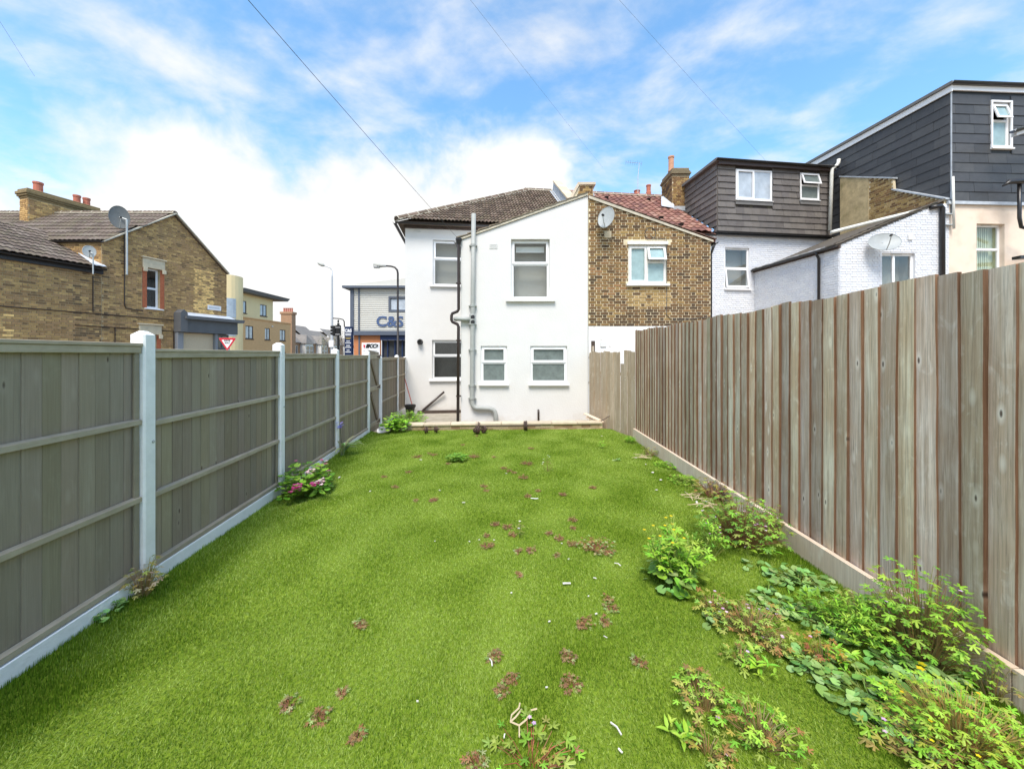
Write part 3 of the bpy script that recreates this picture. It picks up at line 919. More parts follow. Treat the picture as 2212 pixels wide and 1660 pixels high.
def fence_panel(y0, y1, top, bottom, gravel_bottom, name='fence_panel'):
    a0, a1 = 0.058, (Vector((fence_x(y1), y1, 0)) - Vector((fence_x(y0), y0, 0))).length - 0.058
    fr = Fr((fence_x(y0), y0, 0), lf_u)
    cap = MB(fr)
    tj = rnd.uniform(-0.004, 0.004)
    cap.cbox(a0, a1, top - 0.012, top + 0.012, -0.035, 0.05, 0.003, jit((1, 1, 1), 0.06)).cbox(a0 + 0.003, a1 - 0.003, top - 0.062, top - 0.013, 0.012, 0.040, 0.003)
    pan = cap.build(name, 'fence_rail', lfence)
    n = round((a1 - a0) / 0.108); w = (a1 - a0) / n
    for i in range(n):
        b = MB(fr); x0 = a0 + i * w; x1 = x0 + w + 0.012
        if i == n - 1:
            x1 = a1 - 0.002
        k = rnd.uniform(0.80, 1.14); col = (k, k * rnd.uniform(0.97, 1.03), k * rnd.uniform(0.92, 1.05))
        j = rnd.uniform(-0.002, 0.002)
        # feathered board: thick edge one side, thin the other
        b.hexa([(x0, bottom, -0.012 + j), (x1, bottom, -0.004 + j), (x1, bottom, 0.000 + j), (x0, bottom, 0.004 + j)],
               [(x0, top - 0.013, -0.012 + j), (x1, top - 0.013, -0.004 + j), (x1, top - 0.013, 0.000 + j), (x0, top - 0.013, 0.004 + j)], col)
        b.build('board', 'fence_grey', pan)
    H = top - bottom
    for z in (bottom + 0.025, bottom + H * 0.335, bottom + H * 0.665):
        r = MB(fr); s0 = rnd.uniform(-0.006, 0.006)
        r.hexa([(a0 + 0.003, z - 0.022, 0.009), (a1 - 0.003, z - 0.022 + s0, 0.009), (a1 - 0.003, z - 0.022 + s0, 0.042), (a0 + 0.003, z - 0.022, 0.042)],
               [(a0 + 0.003, z + 0.022, 0.009), (a1 - 0.003, z + 0.022 + s0, 0.009), (a1 - 0.003, z + 0.012 + s0, 0.042), (a0 + 0.003, z + 0.012, 0.042)], jit((1, 1, 1), 0.08))
        r.build('rail', 'fence_rail', pan)
    for x in (a0 + 0.004, a1 - 0.044):
        s_ = MB(fr); s_.cbox(x, x + 0.04, bottom + 0.005, top - 0.064, 0.0065, 0.026, 0.003, (0.72, 0.72, 0.72)); s_.build('stile', 'fence_rail', pan)
    gb = MB(fr); gb.cbox(a0 - 0.002, a1 + 0.002, gravel_bottom, bottom - 0.004, -0.028, 0.048, 0.005); gb.build('gravel_board', 'post_white', lfence)


for i, y in enumerate(POSTS):
    fence_post(y, POST_TOP[i])
BOT = [0.125, 0.125, 0.115, 0.085, 0.06, 0, 0.03, 0.03]
for i in range(len(POSTS) - 1):
    if i == 4:
        continue
    fence_panel(POSTS[i], POSTS[i + 1], PANEL_TOP[i + 1] if i != 0 else 1.872, BOT[i], -0.36)
fence_panel(-0.85, 1.08, 1.89, 0.125, -0.36)
fence_post(-0.85, 2.0)

# gate
gy0, gy1 = 8.80, 9.885
gate = thing('garden_gate', (fence_x(9.3), 9.3, 0), 'ledged and braced timber gate in the left fence, between two white posts', 'gate')
gfr = Fr((fence_x(gy0), gy0, 0), lf_u)
ga0, ga1 = 0.065, (gy1 - gy0) * 1.003 - 0.065
nb = 8
for i in range(nb):
    w = (ga1 - ga0) / nb
    k = rnd.uniform(0.85, 1.2)
    b = MB(gfr); b.cbox(ga0 + i * w + 0.002, ga0 + (i + 1) * w - 0.002, -0.08, 1.90 - 0.006 * i, -0.02, 0.0, 0.003, (k, k, k)); b.build('board', 'fence_grey', gate)
for z in (0.12, 0.98, 1.74):
    b = MB(gfr); b.cbox(ga0, ga1, z - 0.05, z + 0.05, 0.001, 0.028, 0.003); b.build('ledge', 'fence_rail', gate)
for z0, z1 in ((0.17, 0.93), (1.03, 1.69)):
    b = MB(gfr); b.hexa([(ga1 - 0.28, z0, 0.002), (ga1 - 0.18, z0, 0.002), (ga1 - 0.18, z0, 0.03), (ga1 - 0.28, z0, 0.03)],
                        [(ga0 + 0.08, z1, 0.002), (ga0 + 0.18, z1, 0.002), (ga0 + 0.18, z1, 0.03), (ga0 + 0.08, z1, 0.03)], (0.42, 0.34, 0.3)); b.build('brace', 'fence_rail', gate)
for z in (0.12, 0.98, 1.74):
    b = MB(gfr); b.prism([(ga1 - 0.30, z - 0.008), (ga1 - 0.02, z - 0.03), (ga1 + 0.02, z - 0.06), (ga1 + 0.02, z + 0.06), (ga1 - 0.02, z + 0.03), (ga1 - 0.30, z + 0.008)], 0.029, 0.035); b.build('hinge', 'iron', gate)
b = MB(); b.lathe([(0.018, 0), (0.02, 0.03), (0.02, 0.045), (0.008, 0.05)], gfr(ga0 + 0.04, 0.90, 0.028), gfr.n, 10); b.build('latch', 'iron', gate)

# ================================================================== RIGHT FENCE
rfence = thing('board_fence', (RX, 4.5, 0), 'tall weathered featheredge board fence along the right side of the lawn', 'fence')
rfr = Fr((RX, 0, 0), (0, -1, 0))                               # u towards the camera, n towards -x (garden)
bw = 0.132


def right_board(y0, i):
    """y0 near edge; thick near edge stands proud of the next nearer board"""
    top = 2.30 + 0.012 * math.sin(i * 0.7) + rnd.uniform(-0.009, 0.008) + (0.02 if y0 > 7.5 else 0)
    bot = 0.09 + 0.05 * (y0 / 8.5)
    wv = rnd.uniform(0.66, 1.18); col = (wv * rnd.uniform(1.0, 1.08), wv * rnd.uniform(0.96, 1.0), wv * rnd.uniform(0.84, 1.0))
    lx = rnd.uniform(-0.004, 0.004)
    y1 = y0 + bw + 0.02
    mb = MB()
    th0, th1 = 0.026 + rnd.uniform(-0.004, 0.006), 0.005
    tw = rnd.uniform(-0.008, 0.008)
    ns = 6
    vs = []; fs = []; cs = []
    for k in range(ns + 1):
        z = bot + (top - bot) * k / ns
        wob = rnd.uniform(-0.004, 0.004)
        xo = RX + lx + tw * k / ns + rnd.uniform(-0.001, 0.001)
        vs += [(xo - th0, y0 + wob, z), (xo - th1 + 0.001, y1 + wob, z), (xo + 0.001, y1 + wob, z), (xo + 0.002, y0 + wob, z)]
    for k in range(ns):
        p = 4 * k; q = p + 4
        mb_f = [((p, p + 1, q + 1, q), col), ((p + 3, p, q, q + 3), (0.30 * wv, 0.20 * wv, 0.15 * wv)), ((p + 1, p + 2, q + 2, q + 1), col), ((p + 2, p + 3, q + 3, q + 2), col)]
        for f, c in mb_f:
            fs.append(f); cs.append(c)
    fs += [(0, 3, 2, 1), (4 * ns, 4 * ns + 1, 4 * ns + 2, 4 * ns + 3)]; cs += [col, col]
    mb.v = [Vector(v) for v in vs]; mb.f = fs; mb.c = cs
    mb.build('board', 'board', rfence, origin=(RX, y0, 1.2))


yb = -2.4; i = 0
while yb < 8.5:
    right_board(yb, i); yb += bw * rnd.uniform(0.94, 1.06); i += 1
yb_end = yb
for y0, y1 in ((-2.4, 0.2), (0.2, 2.05), (2.05, 3.9), (3.9, 6.2), (6.2, yb_end - 0.05)):
    t0, t1 = 0.115 + 0.05 * max(0, y0 / 8.5), 0.115 + 0.05 * max(0, y1 / 8.5) + rnd.uniform(-0.004, 0.004)
    gb = MB(); x0, x1 = RX - 0.075, RX - 0.028
    gb.hexa([(x0, y0 + 0.004, -0.30), (x1, y0 + 0.004, -0.30), (x1, y1 - 0.004, -0.30), (x0, y1 - 0.004, -0.30)], [(x0, y0 + 0.004, t0), (x1, y0 + 0.004, t0), (x1, y1 - 0.004, t1), (x0, y1 - 0.004, t1)])
    gb.build('gravel_board', 'gravel_timber', rfence)
for z in (0.45, 1.2, 1.95):
    b = MB(); b.box(RX + 0.004, RX + 0.05, -2.4, yb_end - 0.1, z - 0.035, z + 0.035); b.build('rail', 'board', rfence)

# lower old fence running in to the house
ofence = thing('old_board_fence', (2.4, 9.4, 0), 'low bleached old board fence between the tall fence and the white house', 'fence')
oA, oB = Vector((2.79, 8.54, 0)), Vector((2.075, 10.26, 0))
ofr = Fr(oA, (oB - oA))
ofr = Fr(oB, (oA - oB))                                        # n towards the garden
OL = (oA - oB).length
a = 0.0; k = 0
while a < OL - 0.02:
    w = min(rnd.uniform(0.10, 0.15), OL - a)
    top = 1.86 + rnd.uniform(-0.02, 0.02)
    if 1.20 < a < 1.40:
        top = 1.62 + rnd.uniform(-0.05, 0.05)
    elif a >= 1.40:
        top = 1.90 + rnd.uniform(-0.06, 0.04)
    t = rnd.uniform(-0.01, 0.01); wv = rnd.uniform(0.82, 1.12)
    b = MB(ofr); c0 = (k % 2) * 0.012
    b.hexa([(a + 0.002, -0.28, c0), (a + w - 0.003 + t * 0.3, -0.28, c0), (a + w - 0.003, -0.28, c0 + 0.016), (a + 0.002, -0.28, c0 + 0.014)],
           [(a + 0.002 + t, top + rnd.uniform(-0.02, 0.02), c0), (a + w - 0.003 + t, top, c0 + 0.004), (a + w - 0.003 + t, top, c0 + 0.02), (a + 0.002 + t, top + rnd.uniform(-0.02, 0.02), c0 + 0.016)], (wv, wv * 0.98, wv * 0.95))
    b.build('board', 'old_board', ofence)
    a += w; k += 1
b = MB(ofr); b.box(0.02, OL - 0.05, 1.3, 1.37, -0.05, -0.002); b.build('rail', 'old_board', ofence)
b = MB(ofr); b.box(-0.02, 0.06, -0.3, 2.02, -0.10, -0.055); b.build('post', 'old_board', ofence)

# ================================================================== COPING WALL AT THE LAWN'S END
cwall = thing('low_garden_wall', (0, 9.2, 0), 'low brick edging wall with sandstone coping at the end of the lawn', 'wall')
cA = Vector((-2.47, lawn_end(-2.47) - 0.01, 0)); cB = Vector((2.22, lawn_end(2.22) - 0.01, 0))
cfr = Fr(cA, cB - cA); CL = (cB - cA).length
core = MB(cfr); core.box(0.01, CL - 0.01, -0.40, 0.10, -0.20, -0.012); core.build('core', 'mortar', cwall)
nb = int(CL / 0.225)
for r, z in enumerate((-0.045, 0.030)):
    for i in range(nb + 1):
        x0 = 0.008 + i * 0.225 - (0.11 if r else 0); x1 = min(x0 + 0.214, CL - 0.008); x0 = max(0.008, x0)
        if x1 - x0 < 0.05:
            continue
        c = rnd.choice([(0.42, 0.31, 0.18), (0.36, 0.24, 0.14), (0.47, 0.37, 0.23), (0.30, 0.19, 0.11)])
        put('brick', unit_brick(c, 'brick'), cwall, cfr((x0 + x1) / 2, z + 0.032, -0.006), (0, 0, cfr.ang), (x1 - x0, 0.03, 0.064))
a = -0.03
for ln in (0.42, 0.62, 0.61, 0.60, 0.62, 0.60, 0.62, 0.62):
    a1_ = min(a + ln, CL + 0.05)
    c = MB(cfr); k = rnd.uniform(0.9, 1.12)
    c.cbox(a + 0.003, a1_ - 0.003, 0.105 + rnd.uniform(-0.002, 0.002), 0.160 + rnd.uniform(-0.003, 0.003), -0.24, 0.045, 0.012, (k, k * 0.99, k * 0.96)); c.build('coping_slab', 'coping', cwall)
    a = a1_
    if a >= CL + 0.04:
        break

# ================================================================== THE TERRACE
K = 0.12                                                       # the terrace stands turned by this much


def main_y(x):
    return 13.2 + K * (x + 3.67)


mfr = Fr((-3.67, 13.2, 0), (1, K))                             # rear wall of the terrace


def ma(px):                                                    # picture column -> along the rear wall
    r = (px - CX) / F
    x = 13.64 * r / (1 - K * r)
    return (x + 3.67) / 0.9929, 13.64 + K * x


T_O = Vector((-3.85, 12.89, 6.31)); T_u = Vector((1, K, 0)).normalized(); T_sh = Vector((-T_u.y, T_u.x, 0))
T_run, T_rise = 4.18, 3.0; T_len = math.hypot(T_run, T_rise)
T_s = (T_sh * T_run + ZV * T_rise) / T_len; T_n = T_u.cross(T_s)


def roof_pt(a, b, c=0.0):
    return T_O + T_u * a + T_s * b + T_n * c


def strip(mb, P, Q, w, h, side, up=ZV, col=None):
    """a bar from P to Q, w wide along side, h high along up"""
    side = Vector(side).normalized() * (w / 2); up = Vector(up).normalized() * h
    P, Q = Vector(P), Vector(Q)
    mb.hexa([tuple(P - side), tuple(P + side), tuple(Q + side), tuple(Q - side)], [tuple(P - side + up), tuple(P + side + up), tuple(Q + side + up), tuple(Q - side + up)], col)


def gutter(parent, P, Q, r=0.055, m='black', name='gutter'):
    """open half-round channel"""
    P, Q = Vector(P), Vector(Q); t = (Q - P).normalized(); w = t.cross(ZV).normalized()
    vs = []
    for p in (P, Q):
        for k in range(7):
            a = math.pi * k / 6
            vs.append(tuple(p + w * (math.cos(a) * r) - ZV * (math.sin(a) * r)))
        for k in range(7):
            a = math.pi * k / 6
            vs.append(tuple(p + w * (math.cos(a) * (r - 0.008)) - ZV * (math.sin(a) * (r - 0.008))))
    fs = []
    for k in range(6):
        fs += [(k, k + 1, 14 + k + 1, 14 + k), (7 + k, 14 + 7 + k, 14 + 7 + k + 1, 7 + k + 1), (k, 7 + k, 7 + k + 1, k + 1), (14 + k, 14 + k + 1, 21 + k + 1, 21 + k)]
    fs += [(0, 14, 21, 7), (6, 13, 27, 20)]
    mb = MB(); mb.add(vs, fs); return mb.build(name, m, parent)


BROWN = [(0.129, 0.091, 0.066), (0.163, 0.115, 0.085), (0.107, 0.076, 0.056), (0.190, 0.142, 0.107), (0.140, 0.104, 0.071)]
RED = [(0.238, 0.108, 0.079), (0.279, 0.139, 0.104), (0.201, 0.087, 0.068), (0.312, 0.175, 0.131), (0.172, 0.080, 0.066), (0.295, 0.154, 0.109)]
STOCK = [(0.209, 0.124, 0.048), (0.161, 0.091, 0.040), (0.276, 0.174, 0.066), (0.114, 0.066, 0.032), (0.238, 0.137, 0.057), (0.081, 0.050, 0.028),
         (0.342, 0.229, 0.088), (0.190, 0.105, 0.048), (0.399, 0.274, 0.119), (0.285, 0.155, 0.071)]
LIGHTS2 = [(0, 1, 0, 0.60, 'fixed'), (0, 1, 0.60, 1, 'sash')]

# ---------------------------------------------------------------- white end house
white = thing('white_house', (-0.8, 12.0, -0.3), 'white rendered two-storey end house with brown tiled roof at the end of the lawn', 'house')
wm_a0, wm_y = ma(935)
l_a0, _ = ma(933.4)
f_a, f_y = ma(907.4)
hu = (wm_a0, wm_a0 + 1.16, zat(615.7, wm_y), zat(517.6, wm_y)); hl = (l_a0, l_a0 + 1.16, zat(819, wm_y), zat(734, wm_y))
w = MB(mfr); w.wall([(0, -0.42), (6.3, -0.42), (6.3, 6.28), (0, 6.28)], [hu, hl], 0.16)
for q in (0.0, 6.29):                                          # flank and party walls going back, then the street front
    P, Q = mfr(q, -0.42, 0), mfr(q, -0.42, -7.8)
    w.T = None; w.add([tuple(P), tuple(Q), tuple(Q + ZV * 6.7), tuple(P + ZV * 6.7)], [(0, 1, 2, 3)]); w.T = mfr
w.add([(0, -0.42, -7.8), (6.29, -0.42, -7.8), (6.29, 6.28, -7.8), (0, 6.28, -7.8)], [(0, 1, 2, 3)])
w.build('main_wall', 'render', white)
window(white, mfr, *hu, LIGHTS2, rec=0.10, backing='room_grey', sill_mat='render')
window(white, mfr, *hl, LIGHTS2, rec=0.10, backing='room_dark', sill_mat='pvc')
EX0, EY = -1.37, 10.3
efr = Fr((EX0, EY, 0), (1, 0))
EW = 2.035 - EX0


def ex(px, Y=EY):
    return (px - CX) / F * Y - EX0


h1 = (ex(1104), ex(1187.5), zat(645, EY), zat(516.4, EY)); h2 = (ex(1038.5), ex(1095), zat(827, EY), zat(747, EY)); h3 = (ex(1145.5), ex(1225), zat(827, EY), zat(747, EY))
w = MB(efr); w.wall([(0, -0.42), (EW, -0.42), (EW, 6.04), (0, 4.86)], [h1, h2, h3], 0.16)
w.add([(0, -0.42, 0), (0, -0.42, -3.4), (0, 4.86, -3.4), (0, 4.86, 0)], [(0, 1, 2, 3)])
w.add([(EW, -0.42, -0.1), (EW, -0.42, -3.9), (EW, 6.04, -3.9), (EW, 6.04, -0.1)], [(0, 1, 2, 3)])
w.build('rear_extension_wall', 'render', white)
window(white, efr, *h1, LIGHTS2, rec=0.11, sill=0.14, sill_h=0.07, sill_mat='render')
window(white, efr, *h2, [(0, 1, 0, 0.56, 'fixed'), (0, 1, 0.56, 1, 'sash')], rec=0.05, pane='frosted', backing='room_dark', sill=0.05)
window(white, efr, *h3, [(0, 1, 0, 0.56, 'fixed'), (0, 1, 0.56, 1, 'sash')], rec=0.05, pane='frosted', backing='room_dark', sill=0.05)
# roller blind and pull cord inside the upper rear window
b = MB(efr); b.box(h1[0] + 0.13, h1[1] - 0.13, h1[3] - 0.30, h1[3] - 0.14, -0.25, -0.24); b.build('roller_blind', 'blind', white)
# extension roof
vd = Vector((EW, 0, 6.08 - 4.88)).normalized()
rb = MB(efr); rb.prism([(-0.12, 4.835), (EW + 0.0, 6.055), (EW + 0.0, 6.115), (-0.12, 4.895)], -3.5, -0.012); rb.build('extension_roof', 'tile_brown', white)
vlen = math.hypot(EW + 0.1, 1.22); nv = 12
ux = (EW + 0.12) / nv
for i in range(nv):
    t = MB(efr); x0 = -0.12 + i * ux; z0 = 4.895 + (6.115 - 4.895) / (EW + 0.12) * (i * ux); dz = 1.22 / (EW + 0.12) * ux
    x1 = min(x0 + ux * 1.08, EW - 0.01); k = rnd.uniform(0.8, 1.2)
    t.hexa([(x0, z0 + 0.012, -0.30), (x1, z0 + dz + 0.0, -0.30), (x1, z0 + dz + 0.0, 0.05), (x0, z0 + 0.012, 0.05)],
           [(x0, z0 + 0.045, -0.30), (x1, z0 + dz + 0.018, -0.30), (x1, z0 + dz + 0.018, 0.05), (x0, z0 + 0.045, 0.05)], (0.20 * k, 0.165 * k, 0.12 * k)); t.build('verge_tile', 'tile_brown', white)
vb = MB(efr); vb.prism([(0.0, 4.868), (EW - 0.005, 6.055), (EW - 0.005, 6.118), (-0.02, 4.905)], 0.002, 0.035); vb.build('verge_mortar', 'cement', white)
gutter(white, (EX0 - 0.14, EY + 3.2, 4.85), (EX0 - 0.14, EY - 0.03, 4.83))
# tiled main roof
rf = MB(); c0 = -0.06
A_, B_, R1, R2 = roof_pt(0, 0, c0), roof_pt(6.42, 0, c0), roof_pt(5.1, T_len, c0), roof_pt(6.42, T_len, c0)
back_e = T_sh * (2 * T_run)
A2, B2 = A_ + back_e, B_ + back_e
rf.add([tuple(A_), tuple(B_), tuple(R2), tuple(R1)], [(0, 1, 2, 3)]); rf.add([tuple(A2), tuple(A_), tuple(R1)], [(0, 1, 2)]); rf.add([tuple(B2), tuple(A2), tuple(R1), tuple(R2)], [(0, 1, 2, 3)])
rf.add([tuple(p - ZV * 0.05) for p in (A_, B_, B2, A2)], [(0, 3, 2, 1)])
rf.col = BROWN[0]; rf.c = [BROWN[0]] * len(rf.f)
roof1 = rf.build('roof', 'tile_brown', white)
tile_roof(roof1, T_O, T_u, T_s, [(0.0, 0), (6.3, 0), (6.3, T_len), (5.1, T_len)], 0.255, 0.285, 'roman', BROWN, 'tile_brown', amp=0.042, seg=8, thick=0.026, jitter=0.004)
hipA, hipB = roof_pt(0, 0, 0.0), roof_pt(5.1, T_len, 0.0)


def ridge_tiles(parent, P, Q, ln=0.42, r=0.14, cols=BROWN, m='tile_brown'):
    d = Q - P; n = max(1, round(d.length / ln)); t = d.normalized(); side = t.cross(ZV).normalized(); up = side.cross(t)
    for i in range(n):
        p = P + d * (i / n); q = P + d * ((i + 1) / n) - t * 0.012; mb = MB(); vs = []
        for e, rr in ((p, r), (q, r * 0.97)):
            for k in range(7):
                a = math.pi * k / 6; vs.append(tuple(e + side * (math.cos(a) * rr) + up * (math.sin(a) * rr * 0.85 + 0.005)))
        fs = [(k, k + 1, 8 + k, 7 + k) for k in range(6)] + [tuple(range(6, -1, -1)), tuple(range(7, 14))]
        mb.add(vs, fs, jit(cols[i % len(cols)], 0.1)); mb.build('ridge_tile', m, parent)
    jm = MB(); vs = []                                          # pale pointing between the tiles
    for i in range(n + 1):
        e0 = P + d * (i / n) - t * 0.022
        vs = []
        for e in (e0, e0 + t * 0.03):
            for k in range(7):
                a = math.pi * k / 6; vs.append(tuple(e + side * (math.cos(a) * (r + 0.006)) + up * (math.sin(a) * (r + 0.006) * 0.87 + 0.005)))
        jm.add(vs, [(k, k + 1, 8 + k, 7 + k) for k in range(6)])
    jm.build('ridge_pointing', 'cement', parent)
    mb = MB(); strip(mb, P - up * 0.02 - t * 0.0, Q - up * 0.02, r * 2.35, 0.035, side, up); mb.build('ridge_mortar', 'cement', parent)


ridge_tiles(roof1, hipA, hipB)
ridge_tiles(roof1, roof_pt(5.1, T_len), roof_pt(6.2, T_len))
gutter(white, roof_pt(-0.06, -0.06, -0.05), roof_pt(6.3, -0.06, -0.05))
gutter(white, roof_pt(-0.10, -0.04, -0.05) + T_sh * 0.02, roof_pt(-0.10, -0.04, -0.05) + T_sh * 8)
fb = MB(mfr); fb.box(-0.02, 6.28, 6.13, 6.235, 0.012, 0.11); fb.build('fascia', 'timber_dark', white)
fb = MB(mfr); fb.box(-0.16, 6.28, 6.236, 6.262, 0.002, 0.24); fb.build('soffit', 'timber_dark', white)
# party-wall upstand with coping slabs
def upstand(parent, a0, b0, b1, wd=0.30, ht=0.42, body='lead', n=7):
    P, Q = roof_pt(a0, b0, 0), roof_pt(a0, b1, 0)
    mb = MB(); strip(mb, P, Q, wd, ht, T_u, T_n); mb.build('party_wall', body, parent)
    for i in range(n):
        p, q = P.lerp(Q, i / n), P.lerp(Q, (i + 1) / n)
        m_ = MB(); strip(m_, p + T_n * (ht + 0.004) + (q - p).normalized() * 0.004, q + T_n * (ht + 0.004), wd + 0.08, 0.06, T_u, T_n, jit((1.05, 1.02, 0.95), 0.08)); m_.build('coping_slab', 'coping', parent)
    f = MB(); strip(f, roof_pt(a0 - wd / 2 - 0.09, b0, 0.07), roof_pt(a0 - wd / 2 - 0.09, b1, 0.07), 0.17, 0.012, T_u, T_n); f.build('flashing', 'lead', parent)


upstand(white, 6.42, 1.0, T_len + 0.06)
# grey soil pipe, black rainwater pipe and small fittings
PY = EY - 0.085


def wp(px, py, Y=PY):
    return tuple(at(px, py, Y))


sp = MB()
path = [wp(1023.2, 462), wp(1021.5, 620), wp(1019.5, 862)]
path += [wp(1020.3, 872), wp(1023.5, 878.5), wp(1029, 881), wp(1058, 882), wp(1065, 884), wp(1069, 889), wp(1071, 897), wp(1071.3, 935)]
sp.tube(path, 0.060, 14); pipe = sp.build('soil_pipe', 'grey_pipe', white, smooth=True)
for px, py in ((1021.9, 530), (1020.6, 660), (1020.2, 700), (1019.9, 755), (1019.7, 832), (1019.6, 860)):
    c = MB(); p = at(px, py, PY); c.lathe([(0.066, -0.035), (0.07, -0.03), (0.07, 0.03), (0.066, 0.035)], p, (0, 0, 1), 14); c.build('collar', 'grey_pipe', pipe, smooth=False)
    k = MB(); k.box(p.x - 0.105, p.x + 0.105, PY - 0.012, PY + 0.085, p.z - 0.011, p.z + 0.011); k.build('pipe_bracket', 'grey_pipe', pipe)
c = MB(); c.lathe([(0.075, -0.14), (0.078, -0.13), (0.078, 0.12), (0.07, 0.14)], at(1020.3, 690, PY), (0, 0, 1), 14); c.build('junction', 'grey_pipe', pipe)
for dz in (-0.065, 0.065):
    c = MB(); c.lathe([(0.055, 0), (0.055, 0.075), (0.045, 0.08)], at(1020.3, 690, PY) + Vector((0, 0, dz)), (0.25, -1, 0), 12); c.build('access_cap', 'black', pipe)
c = MB(); c.tube([wp(1020, 689), wp(1000, 689), wp(990, 688.5), (EX0 - 0.14, PY + 0.05, zat(688, PY)), (EX0 - 0.15, PY + 0.3, zat(687, PY))], 0.058, 12); c.build('branch_pipe', 'grey_pipe', pipe, smooth=True)
dp = MB(); DY = EY - 0.06
dp.tube([wp(991.3, 520, DY), wp(990.7, 528, DY), wp(990.7, 668, DY), wp(988, 672.5, DY), wp(977, 677, DY), wp(975.4, 681, DY), wp(975.4, 691, DY), wp(977.5, 695, DY), wp(988, 700, DY), wp(990.5, 705, DY), wp(989, 935, DY)], 0.040, 10)
dpo = dp.build('downpipe', 'brown_pipe', white, smooth=True)
for py in (612, 735, 855):
    k = MB(); p = at(990, py, DY); k.box(p.x - 0.055, p.x + 0.07, DY - 0.045, DY + 0.06, p.z - 0.018, p.z + 0.018); k.build('pipe_bracket', 'brown_pipe', dpo)
c = MB(); c.lathe([(0.05, -0.1), (0.085, 0.02), (0.085, 0.06)], at(991, 520, DY), (0, 0, 1), 10); c.build('hopper', 'black', dpo)
c = MB(); p = mfr(f_a, zat(738.2, f_y), 0); c.lathe([(0.10, 0), (0.10, 0.02), (0.085, 0.025), (0.085, 0.16), (0.055, 0.16), (0.055, 0.08)], p, mfr.n, 18); c.build('boiler_flue', 'black', white)
for (fr_, a, b, ww, hh) in ((mfr, ma(903)[0], zat(497.5, 13.25), 0.22, 0.13), (efr, ex(1066), zat(532, EY), 0.215, 0.135)):
    v = MB(fr_); v.ring(a - ww / 2, a + ww / 2, b - hh / 2, b + hh / 2, 0.012, 0.001, 0.010)
    for i in range(1, 8):
        x = a - ww / 2 + ww * i / 8; v.box(x - 0.005, x + 0.005, b - hh / 2 + 0.013, b + hh / 2 - 0.013, 0.0012, 0.0085)
    for i in range(1, 5):
        y = b - hh / 2 + hh * i / 5; v.box(a - ww / 2 + 0.013, a + ww / 2 - 0.013, y - 0.005, y + 0.005, 0.0014, 0.009)
    v.build('air_brick', 'vent', white)
c = MB(); Ym = 13.24; c.tube([wp(913.5, 890, Ym), wp(914, 885, Ym), wp(920, 880, Ym), wp(959.5, 846, Ym)], 0.036, 8); c.build('waste_pipe', 'brown_pipe', white, smooth=True)
c = MB(); c.tube([wp(1163.2, 930, EY - 0.05), wp(1163.2, 890, EY - 0.05), wp(1163, 885.5, EY - 0.02), tuple(at(1163, 885, EY + 0.03))], 0.026, 8); c.build('overflow_pipe', 'brown_pipe', white, smooth=True)
c = MB(mfr); c.cbox(0.42, 2.4, -0.40, -0.135, 0.004, 0.07, 0.006); c.build('plinth', 'timber_dark', white)

# ---------------------------------------------------------------- yellow stock brick house
BX0, BX1 = 2.05, 5.32
bfr = Fr((BX0, EY, 0), (1, 0)); BW = BX1 - BX0
brickh = thing('brick_house', (4.6, 12.5, -0.3), 'yellow stock brick house with red clay tile roof, attached to the white house', 'house')
bh = (ex(1357) + EX0 - BX0, ex(1440) + EX0 - BX0, zat(612, EY), zat(529, EY))
BB = zat(704, EY)
bpoly = [(0, BB), (BW, BB), (BW, 4.82), (0, 5.96)]
w = MB(bfr); w.wall(bpoly, [bh], 0.14)
w.add([(BW, -0.42, 0), (BW, -0.42, -3.9), (BW, 4.82, -3.9), (BW, 4.82, 0)], [(0, 1, 2, 3)])
bw_ = w.build('rear_wall', 'mortar', brickh)


def pick_brick(a, b):
    px = CX + (BX0 + a) / EY * F; py = HY - (b - EYE) / EY * F
    if 1352 < px < 1445 and 618 < py < 662 and rnd.random() < 0.85:
        return rnd.choice((6, 8, 8, 2))
    if 1340 < px < 1470 and 497 < py < 528 and rnd.random() < 0.75:
        return rnd.choice((2, 6, 4))
    if py > 665 and rnd.random() < 0.5:
        return rnd.choice((3, 5, 1))
    if 545 < py < 640 and px < 1350 and rnd.random() < 0.5:
        return rnd.choice((0, 9, 4))
    return rnd.choice((0, 0, 1, 1, 3, 3, 5, 2, 4, 7))


bricks(bw_, bfr, bpoly, [bh, (bh[0] - 0.12, bh[1] + 0.1, bh[3], bh[3] + 0.10), (bh[0] - 0.06, bh[1] + 0.06, bh[2] - 0.09, bh[2])], STOCK, pick_brick, proud=0.012, depth=0.026, gap=0.0195)
window(brickh, bfr, *bh, [(0, 0.49, 0, 1, 'sash'), (0.49, 1, 0, 0.58, 'fixed'), (0.49, 1, 0.58, 1, 'open_top', 0.32)], rec=0.03, frame='pvc_old', pane='frosted_pale', backing='room_dark', sill=0.06, sill_h=0.06, vent=False)
c = MB(bfr); c.cbox(bh[0] - 0.03, bh[1] + 0.03, bh[3] + 0.004, bh[3] + 0.09, -0.02, 0.045, 0.006); c.build('lintel_board', 'pvc_old', brickh)
w = MB(bfr); d0 = ((1372 - CX) / F * EY - BX0, (1420 - CX) / F * EY - BX0, -0.3, zat(722, EY))
w.wall([(0, -0.42), (BW, -0.42), (BW, BB - 0.003), (0, BB - 0.003)], [d0], 0.14); w.build('painted_base', 'peel', brickh)
window(brickh, bfr, *d0, [(0, 1, 0, 1, 'fixed')], rec=0.06, backing='room_dark', sill=0, vent=False, name='back_door')
c = MB(bfr); p0 = (1303 - CX) / F * EY - BX0; c.cbox(p0 - 0.08, p0 + 0.08, zat(749, EY), zat(737, EY), 0.002, 0.03, 0.006); c.build('wall_vent', 'vent', brickh)
